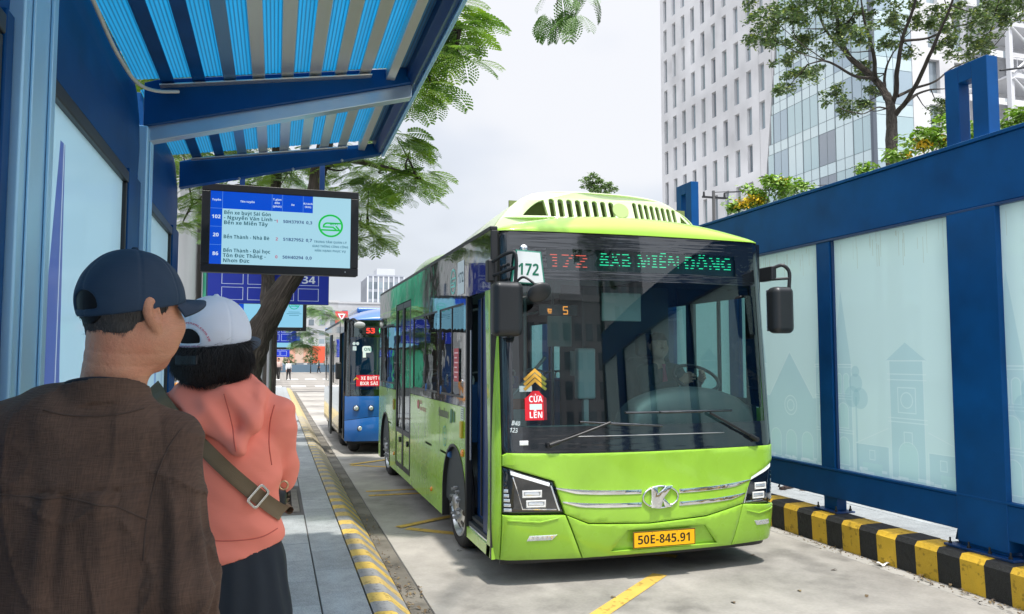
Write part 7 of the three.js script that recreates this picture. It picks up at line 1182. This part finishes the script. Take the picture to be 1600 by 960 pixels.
// ---------------------------------------------------------------- woman in the coral hooded top
{
  const wo = thing('person', 'woman seen from behind in a coral hooded top, white cap and black trousers', 'person', [-0.15, 0.158, -2.35]);
  const H = { p: [-0.014, 1.583, -0.005], yaw: -0.56, pitch: 0.04, s: 1.0, full: 0.002, noEar: true };
  const sh = [[-0.145, 1.385, 0.0], [0.158, 1.385, 0.0]], el = [[-0.19, 1.17, -0.06], [0.165, 1.20, -0.13]], wr = [[-0.08, 1.12, -0.25], [0.06, 1.24, -0.29]], C = 0.012;
  const torso = (x, y, z, o) => {
    let d = ell(x, y, z, [C, 1.24, 0.0], [0.155 + o, 0.20 + o, 0.110 + o]);
    d = smin(d, ell(x, y, z, [C, 1.02, 0.0], [0.165 + o, 0.20, 0.120 + o]), 0.06);
    d = smin(d, chain(x, y, z, [[...sh[0], 0.048 + o], [-0.06, 1.42, 0.01, 0.05 + o], [0.08, 1.42, 0.01, 0.05 + o], [sh[1][0] - 0.012, sh[1][1], 0, 0.050 + o]], 0.03), 0.05);
    return d;
  };
  const arms = (x, y, z, o) => { let d = 1e9; for (let i = 0; i < 2; i++) d = Math.min(d, chain(x, y, z, [[sh[i][0] * 0.94, sh[i][1] - 0.012, sh[i][2], 0.051 + o], [...el[i], 0.045 + o], [...wr[i], 0.028 + o * 0.8]], 0.02)); return d; };
  const core = (x, y, z) => { let d = smin(torso(x, y, z, -0.018), arms(x, y, z, -0.010), 0.03); for (const s of [-1, 1]) d = smin(d, chain(x, y, z, [[C + s * 0.085, 0.88, 0, 0.092], [C + s * 0.082, 0.47, -0.01, 0.055], [C + s * 0.08, 0.08, 0.02, 0.036], [C + s * 0.08, 0.03, -0.10, 0.032]], 0.02), 0.04); return smin(d, chain(x, y, z, [[0, 1.40, 0.01, 0.055], [0, 1.49, 0.005, 0.048]]), 0.04); };
  const nz = (v) => { const l = Math.hypot(...v); return v.map((q) => q / l); };
  part(wo, 'body', bodyGeometry({ core, box: [[-0.36, -0.02, -0.36], [0.34, 1.54, 0.22]], head: H, neck: [[0, 1.36, 0.012, 0.055], [0, 1.46, 0.010, 0.050], [0, 1.54, 0.008, 0.050]], hands: [{ w: wr[0], d: nz([0.5, 0.1, -0.8]), s: [0, 1, 0], n: [0.8, 0, 0.5], curl: 0.8 }, { w: wr[1], d: nz([-0.5, 0.2, -0.8]), s: [0, 1, 0], n: [-0.8, 0, 0.5], curl: 0.8 }] }), skinM[1]);
  const topSdf = (x, y, z) => {
    let d = torso(x, y, z, 0.006);
    d = smin(d, arms(x, y, z, 0.012), 0.022);
    // folds: pulled from the right arm across the back, and soft rolls above the hem
    d += 0.006 * Math.sin((x * 0.5 - y) * 60 + 5 * fbm(x * 6, y * 6, 2, 2)) * sstep(0.0, 0.16, x - 0.02) * sstep(1.05, 1.20, y) * 0.6;
    d += 0.008 * (fbm(x * 7, y * 15 + x * 10, z * 7, 3) - 0.5) + 0.007 * Math.sin(y * 70 + x * 24 + 4 * fbm(x * 5, y * 5, 8, 2)) * sstep(1.18, 1.05, y) * 0.7;
    // hood: thick roll round the neck and a soft pointed bag hanging down the back
    const ring = (() => { const q = Math.hypot((x - 0.002) / 1.05, (z + 0.0) / 1.0) - 0.083; return Math.hypot(q, y - (1.462 - 0.25 * (z + 0.02) + 0.012 * Math.sin(x * 30))) - 0.027; })();
    d = smin(d, ring, 0.018);
    const hood = smin(smin(chain(x, y, z, [[-0.088, 1.445, 0.045, 0.026], [-0.035, 1.385, 0.105, 0.024], [0.052, 1.305, 0.128, 0.018]]), chain(x, y, z, [[0.105, 1.45, 0.035, 0.026], [0.098, 1.385, 0.10, 0.026], [0.056, 1.303, 0.128, 0.018]]), 0.02), ell(x, y, z, [0.028, 1.405, 0.088], [0.075, 0.065, 0.030]), 0.03) + 0.006 * (fbm(x * 16 + y * 10, y * 12, z * 12, 2) - 0.5) + 0.005 * Math.sin((y + x * 1.3) * 62) * sstep(0.03, 0.1, z);
    d = smin(d, hood, 0.012);
    d = Math.max(d, (1.035 + 0.24 * (x - 0.18) * (x < 0.18 ? 1 : 0.5)) - y);
    for (let i = 0; i < 2; i++) { const w = wr[i]; d = smax(d, -(Math.hypot(x - w[0], y - w[1], z - w[2]) - 0.045), 0.006); }
    return smax(d, -ell(x, y, z, [0, 1.53, -0.015], [0.062, 0.10, 0.066]), 0.008);
  };
  const coral = phys([0.92, 0.255, 0.175], { roughness: 0.75, sheen: 0.4, bumpMap: rep(T.weave, 7), bumpScale: 0.0006 });
  const top = part(wo, 'hooded_top', mesher(topSdf, [-0.34, 0.92, -0.36], [0.32, 1.54, 0.22], 0.0072), coral);
  { const sm = std([0.60, 0.13, 0.09], 0.85), on = (x, y) => { let z = 0.26; for (let i = 0; i < 180 && z > -0.2; i++) { const d = topSdf(x, y, z); if (d < 0.0006) break; z -= Math.max(0.0008, d * 0.5); } return [x, y, z]; }; const seam = (pts) => part(top, 'seam', tube(new THREE.CatmullRomCurve3(pts.map((p) => V(p[0], p[1], 0))).getPoints(30).map((p) => on(p.x, p.y)), 0.0016, 6, 90), sm);
    seam([[0.02, 1.45], [0.034, 1.40], [0.046, 1.35], [0.055, 1.300]]); seam([[0.150, 1.415], [0.140, 1.37], [0.138, 1.31], [0.146, 1.25]]); seam([[-0.13, 1.03 + 0.02], [-0.05, 1.068], [0.05, 1.062], [0.12, 1.062], [0.165, 1.075]]); }
  part(wo, 'trousers', mesher((x, y, z) => { let d = ell(x, y, z, [C, 0.95, 0.0], [0.180, 0.19, 0.132]); d = smin(d, ell(x, y, z, [C, 0.84, 0.015], [0.182, 0.17, 0.142]), 0.05); for (const s of [-1, 1]) d = smin(d, chain(x, y, z, [[C + s * 0.09, 0.82, 0, 0.105], [C + s * 0.095, 0.45, 0, 0.105], [C + s * 0.10, 0.12, 0.01, 0.115]]), 0.04); return Math.max(d, 0.09 - y) + 0.0025 * Math.sin(Math.atan2(z, x - C) * 17 + 5 * fbm(x * 8, y * 2, z * 8, 2)) * sstep(1.1, 0.95, y) + 0.008 * (fbm(x * 20, y * 5, z * 20, 2) - 0.5); }, [-0.26, 0.08, -0.22], [0.29, 1.13, 0.24], 0.010), std([0.010, 0.016, 0.024], 0.8, 0, { bumpMap: rep(T.weave, 8), bumpScale: 0.0006 }));
  part(wo, 'shoe', [-1, 1].map((s) => mesher((x, y, z) => Math.max(smin(ell(x, y, z, [C + s * 0.08, 0.03, -0.09], [0.046, 0.045, 0.09]), ell(x, y, z, [C + s * 0.08, 0.04, 0.02], [0.04, 0.055, 0.06]), 0.04), -y), [C + s * 0.08 - 0.07, -0.01, -0.22], [C + s * 0.08 + 0.07, 0.11, 0.12], 0.01)), M.white);
  const hs = headSpace(H);
  const hair = part(wo, 'hair', mesher((x, y, z) => { const [a, b, c] = hs(x, y, z); let d = skull(a, b, c, 0.006); d = smin(d, ell(a, b, c, [0, -0.040, 0.006], [0.108, 0.084, 0.106]), 0.03); d = smin(d, ell(a, b, c, [0.0, -0.050, 0.068], [0.058, 0.052, 0.046]), 0.03); d += 0.004 * (fbm(a * 60 + b * 20, b * 14, c * 60, 3) - 0.5); d = smax(d, -(c + 0.066 + b * 0.3), 0.01); return smax(d, b - (0.008 - 0.20 * c), 0.006); }, H.p.map((v) => v - 0.18), H.p.map((v) => v + 0.16), 0.0045), hairM);
  strands(hair, 5200, 0.045, 0.0007, 1, [0.016, 0.014, 0.014]);
  const wc = std([0.68, 0.72, 0.80], 0.75, 0, { bumpMap: rep(T.weave, 6), bumpScale: 0.0006 });
  const { out, cap } = capParts(wo, H, wc, std([0.035, 0.050, 0.075], 0.7), { y: 0.004, tilt: 0.20, h: 0.110 });
  part(hair, 'hair_clip', rbox(-0.035, 0.035, -0.014, 0.014, -0.006, 0.006, 0.005, 3).rotateY(H.yaw).translate(...out(0, -0.048, 0.116)), M.black);
  { // red lettering round the opening and on the strap
    const txt = canvasTex(1024, 96, (c, W, Hh) => { c.clearRect(0, 0, W, Hh); c.fillStyle = '#c8506a'; c.font = 'bold 74px sans-serif'; c.fillText('www.dulichvietnam.com.vn', 6, 72, 1010); });
    const surf = (a, b) => { let q = 0.16; for (let i = 0; i < 60; i++) { const d = ell(a, b, q, [0, 0.030, 0.005], [0.092, 0.110, 0.118]); if (d < 0.0022) break; q -= Math.max(0.0008, d * 0.5); } return out(a, b, q + 0.0012); };
    const yo = 0.004 - 0.20 * 0.11 + 0.020;
    part(cap, 'lettering', grid(40, 2, (u, v) => { const t = lerp(Math.PI * 1.02, -0.02, u), r = lerp(0.050, 0.0605, v); return surf(Math.cos(t) * r, yo + Math.sin(t) * r * 0.95 - 0.002); }), std(0xffffff, 0.7, 0, { map: txt, alphaTest: 0.4 }));
    const st = canvasTex(256, 32, (c) => { c.clearRect(0, 0, 256, 32); c.fillStyle = '#a04884'; c.font = 'bold 24px sans-serif'; c.fillText('dulichvietnam.com.vn', 2, 24, 250); });
    part(cap, 'strap_lettering', grid(12, 1, (u, v) => surf(lerp(-0.034, 0.034, u), lerp(-0.0145, -0.0065, v))), std(0xffffff, 0.7, 0, { map: st, alphaTest: 0.4 }));
  }
  // cross-body bag: strap laid on the back, steel slider, small dark pouch at the hip
  const bag = thing('crossbody_bag', 'olive brown cross-body bag strap with a steel slider running across the woman\'s back', 'bag', [-0.15, 0.158, -2.35]);
  const onBack = (x, y) => { let z = 0.26; for (let i = 0; i < 200 && topSdf(x, y, z) > 0.004; i++) z -= Math.max(0.001, topSdf(x, y, z) * 0.5); return z; };
  const path = []; for (let i = 0; i <= 40; i++) { const t = i / 40, x = lerp(-0.175, 0.183, t), y = lerp(1.470, 1.108, t) - 0.012 * Math.sin(t * Math.PI); path.push([x, y]); }
  const strapZ = path.map(([x, y]) => Math.max(onBack(x, y), -0.05)); const zS = strapZ.map((_, i) => { let s = 0, n = 0; for (let k = Math.max(0, i - 3); k <= Math.min(40, i + 3); k++) { s += strapZ[k]; n++; } return Math.max(s / n, strapZ[i] - 0.002); });
  const strapP = (t, w, o) => { const f = t * 40, i = Math.min(39, Math.floor(f)), q = f - i, dx = 0.358, dy = -0.367, l = Math.hypot(dx, dy); const x = lerp(path[i][0], path[i + 1][0], q) + (-dy / l) * w * -1, y = lerp(path[i][1], path[i + 1][1], q) + (dx / l) * w * -1; return [x, y, Math.max(lerp(zS[i], zS[i + 1], q), onBack(x, y) + 0.001) + o]; };
  const strapM = std([0.19, 0.135, 0.075], 0.8, 0, { bumpMap: rep(T.weave, 5), bumpScale: 0.0012 });
  part(bag, 'strap', grid(60, 7, (u, v) => { const k = Math.round(v * 7), w = [-0.019, -0.007, 0.007, 0.019, 0.019, 0.007, -0.007, -0.019][k], o = k < 4 ? 0.006 : 0.001; return strapP(u, w, o); }), strapM);
  part(bag, 'strap_front', tube([[-0.175, 1.45, -0.01], [-0.13, 1.35, -0.125], [0.02, 1.2, -0.16], [0.16, 1.12, -0.13], [0.2, 1.10, -0.06]], 0.012, 8).scale(1, 1, 1), strapM);
  { const c0 = strapP(0.80, 0, 0.010), ang = Math.atan2(-0.367, 0.358), o2 = rrect(-0.020, 0.020, -0.031, 0.031, 0.010); o2.holes.push(rrect(-0.0135, 0.0135, -0.0245, 0.0245, 0.006, THREE.Path)); part(bag, 'slider', extr(o2, 0.004, 0.0015).rotateZ(ang).rotateY(0.5).translate(...c0), std([0.72, 0.70, 0.64], 0.22, 1)); }
  part(bag, 'pouch', [rbox(0.08, 0.190, 1.085, 1.17, -0.16, -0.06, 0.03, 4)], M.black);
  part(bag, 'ring', new THREE.TorusGeometry(0.012, 0.003, 8, 20).translate(0.180, 1.175, -0.055), std([0.6, 0.5, 0.3], 0.3, 1));
}
// ---------------------------------------------------------------- driver seen through the windscreen
{
  const dr = thing('person', 'bus driver in dark jacket and pink tie behind the steering wheel', 'person', [3.58, 0.46, -6.86]);
  const H = { p: [-0.03, 1.375, 0.02], yaw: Math.PI, pitch: 0.0, s: 1.02, full: 0.006 };
  const sh = [[-0.19, 1.13, 0], [0.18, 1.13, 0]], el = [[-0.22, 0.93, 0.14], [0.24, 0.95, 0.16]], wr = [[0.02, 1.03, 0.36], [0.23, 1.06, 0.37]];
  const core = (x, y, z) => { let d = ell(x, y, z, [0, 0.95, -0.02], [0.155, 0.24, 0.10]); d = smin(d, chain(x, y, z, [[...sh[0], 0.05], [0, 1.17, 0, 0.05], [...sh[1], 0.05]]), 0.04); for (let i = 0; i < 2; i++) { d = smin(d, chain(x, y, z, [[...sh[i], 0.05], [...el[i], 0.04], [...wr[i], 0.028]]), 0.02); d = smin(d, chain(x, y, z, [[i ? 0.09 : -0.09, 0.66, 0, 0.085], [i ? 0.12 : -0.12, 0.64, 0.40, 0.06], [i ? 0.12 : -0.12, 0.22, 0.44, 0.045], [i ? 0.12 : -0.12, 0.05, 0.54, 0.035]]), 0.03); } return smin(d, cone(x, y, z, [-0.01, 1.16, -0.01, 0.055], [-0.025, 1.28, 0.0, 0.052]), 0.03); };
  part(dr, 'body', bodyGeometry({ core, cell: 0.016, headCell: 0.006, handCell: 0.006, box: [[-0.32, -0.0, -0.18], [0.34, 1.34, 0.64]], head: H, neck: [[-0.01, 1.15, -0.01, 0.055], [-0.025, 1.3, 0.01, 0.052]], hands: [{ w: wr[0], d: [0.5, 0.4, 0.77], s: [0, 1, -0.3], n: [0.8, -0.3, -0.4], curl: 1.0 }, { w: wr[1], d: [-0.2, 0.4, 0.87], s: [-0.4, 0.9, 0], n: [-0.8, -0.3, 0.3], curl: 1.0 }] }), skinM[1]);
  part(dr, 'jacket', mesher((x, y, z) => { let d = ell(x, y, z, [0, 0.94, -0.02], [0.178, 0.27, 0.125]); d = smin(d, chain(x, y, z, [[...sh[0], 0.062], [0, 1.165, -0.01, 0.062], [...sh[1], 0.062]]), 0.04); for (let i = 0; i < 2; i++) d = smin(d, chain(x, y, z, [[...sh[i], 0.062], [...el[i], 0.056], [lerp(el[i][0], wr[i][0], 0.85), lerp(el[i][1], wr[i][1], 0.85), lerp(el[i][2], wr[i][2], 0.85), 0.042]]), 0.02); d += 0.008 * (fbm(x * 14, y * 10, z * 14, 2) - 0.5); d = Math.max(d, 0.66 - y); return smax(d, -ell(x, y, z, [-0.015, 1.17, 0.10], [0.045, 0.16, 0.08]), 0.01); }, [-0.34, 0.64, -0.2], [0.36, 1.26, 0.46], 0.012), std([0.02, 0.045, 0.045], 0.8));
  part(dr, 'shirt', mesher((x, y, z) => Math.max(ell(x, y, z, [-0.01, 1.0, -0.01], [0.10, 0.20, 0.112]), y - 1.19), [-0.14, 0.8, -0.14], [0.12, 1.2, 0.14], 0.012), std([0.03, 0.03, 0.035], 0.8));
  part(dr, 'tie', extr(poly([[-0.02, 0], [0.02, 0], [0.012, -0.03], [0.026, -0.17], [0, -0.20], [-0.026, -0.17], [-0.012, -0.03]]), 0.008, 0.002).rotateX(-0.15).translate(-0.012, 1.195, 0.092), std([0.45, 0.05, 0.12], 0.6));
  part(dr, 'name_badge', rbox(0.08, 0.115, 1.06, 1.085, 0.108, 0.112, 0.002), M.white);
  part(dr, 'trousers', mesher((x, y, z) => { let d = ell(x, y, z, [0, 0.66, 0], [0.17, 0.12, 0.14]); for (const s of [-1, 1]) d = smin(d, chain(x, y, z, [[s * 0.09, 0.66, 0, 0.098], [s * 0.12, 0.64, 0.40, 0.074], [s * 0.12, 0.12, 0.44, 0.060]]), 0.03); return d; }, [-0.28, 0.04, -0.2], [0.28, 0.82, 0.54], 0.018), std([0.02, 0.022, 0.03], 0.9));
  const hs = headSpace(H);
  part(dr, 'hair', mesher((x, y, z) => { const [a, b, c] = hs(x, y, z); let d = skull(a, b, c, 0.010) + 0.006 * (fbm(a * 70, b * 30, c * 70, 2) - 0.5); d = smax(d, -(b - 0.045 + Math.max(0, c + 0.02) * 1.3), 0.01); return d; }, H.p.map((v) => v - 0.16), H.p.map((v) => v + 0.16), 0.006), hairM);
}
// ---------------------------------------------------------------- far pedestrians
function walker(label, pos, turn, topC, legC, sc = 1) {
  const p = thing('person', label, 'person', pos, turn);
  const H = { p: [0, 1.52 * sc, 0], yaw: 0, s: sc };
  const legs = (x, y, z, o) => { let d = 1e9; for (const s of [-1, 1]) d = smin(d, chain(x, y, z, [[s * 0.085, 0.86, 0, 0.08 + o], [s * 0.09, 0.46, s * 0.08 - 0.04, 0.052 + o], [s * 0.09, 0.08, s * 0.2, 0.038 + o]]), 0.03); return d; };
  const torso = (x, y, z, o) => { let d = ell(x, y, z, [0, 1.12, 0], [0.155 + o, 0.28, 0.10 + o]); for (const s of [-1, 1]) d = smin(d, chain(x, y, z, [[s * 0.17, 1.32, 0, 0.048 + o], [s * 0.22, 1.06, s * -0.05, 0.04 + o], [s * 0.22, 0.84, s * -0.12, 0.03 + o]]), 0.03); return d; };
  part(p, 'body', bodyGeometry({ core: (x, y, z) => Math.min(smin(torso(x, y, z, -0.012), legs(x, y, z, -0.012), 0.04), chain(x, y, z, [[0, 0.05, 0, 0.03], [0, 0.06, 0.01, 0.03]])), cell: 0.026, headCell: 0.016, handCell: 0.008, box: [[-0.32, -0.02, -0.32], [0.32, 1.42, 0.32]], head: H, neck: [[0, 1.3, 0, 0.055], [0, 1.44, 0, 0.05]], hands: [-1, 1].map((s) => ({ w: [s * 0.22, 0.82, s * -0.12], d: [0, -1, 0], s: [0, 0, -1], n: [-s, 0, 0], curl: 0.5 })) }), skinM[1]);
  part(p, 'top', mesher((x, y, z) => Math.max(torso(x, y, z, 0.012), 0.86 - y), [-0.32, 0.8, -0.22], [0.32, 1.46, 0.22], 0.026), std(topC, 0.85));
  part(p, 'trousers', mesher((x, y, z) => smin(legs(x, y, z, 0.012), ell(x, y, z, [0, 0.9, 0], [0.15, 0.12, 0.11]), 0.04), [-0.24, -0.02, -0.36], [0.24, 1.06, 0.36], 0.026), std(legC, 0.9));
  part(p, 'hair', mesher((x, y, z) => { const d = skull((x - H.p[0]) / sc, (y - H.p[1]) / sc, (z - H.p[2]) / sc, 0.012); return smax(d, -(y - H.p[1] - 0.03 + z * -0.8), 0.01); }, [-0.15, 1.38, -0.15], [0.15, 1.7, 0.17], 0.014), hairM);
}
walker('small far pedestrian in a white shirt and dark trousers walking along the yellow kerb', [1.05, 0.0, -66], 0.2, [0.62, 0.62, 0.62], [0.02, 0.02, 0.025]);
walker('far pedestrian in a pale top partly hidden behind the second tree trunk', [0.25, 0.16, -62], 2.9, [0.55, 0.40, 0.36], [0.02, 0.02, 0.02]);
walker('tiny figure crossing the road in the far distance', [5.2, -0.02, -100], 1.5, [0.05, 0.07, 0.12], [0.03, 0.03, 0.04]);
// ================================================================ haze and picture
scene.fog = null;
renderer.render(scene, camera);
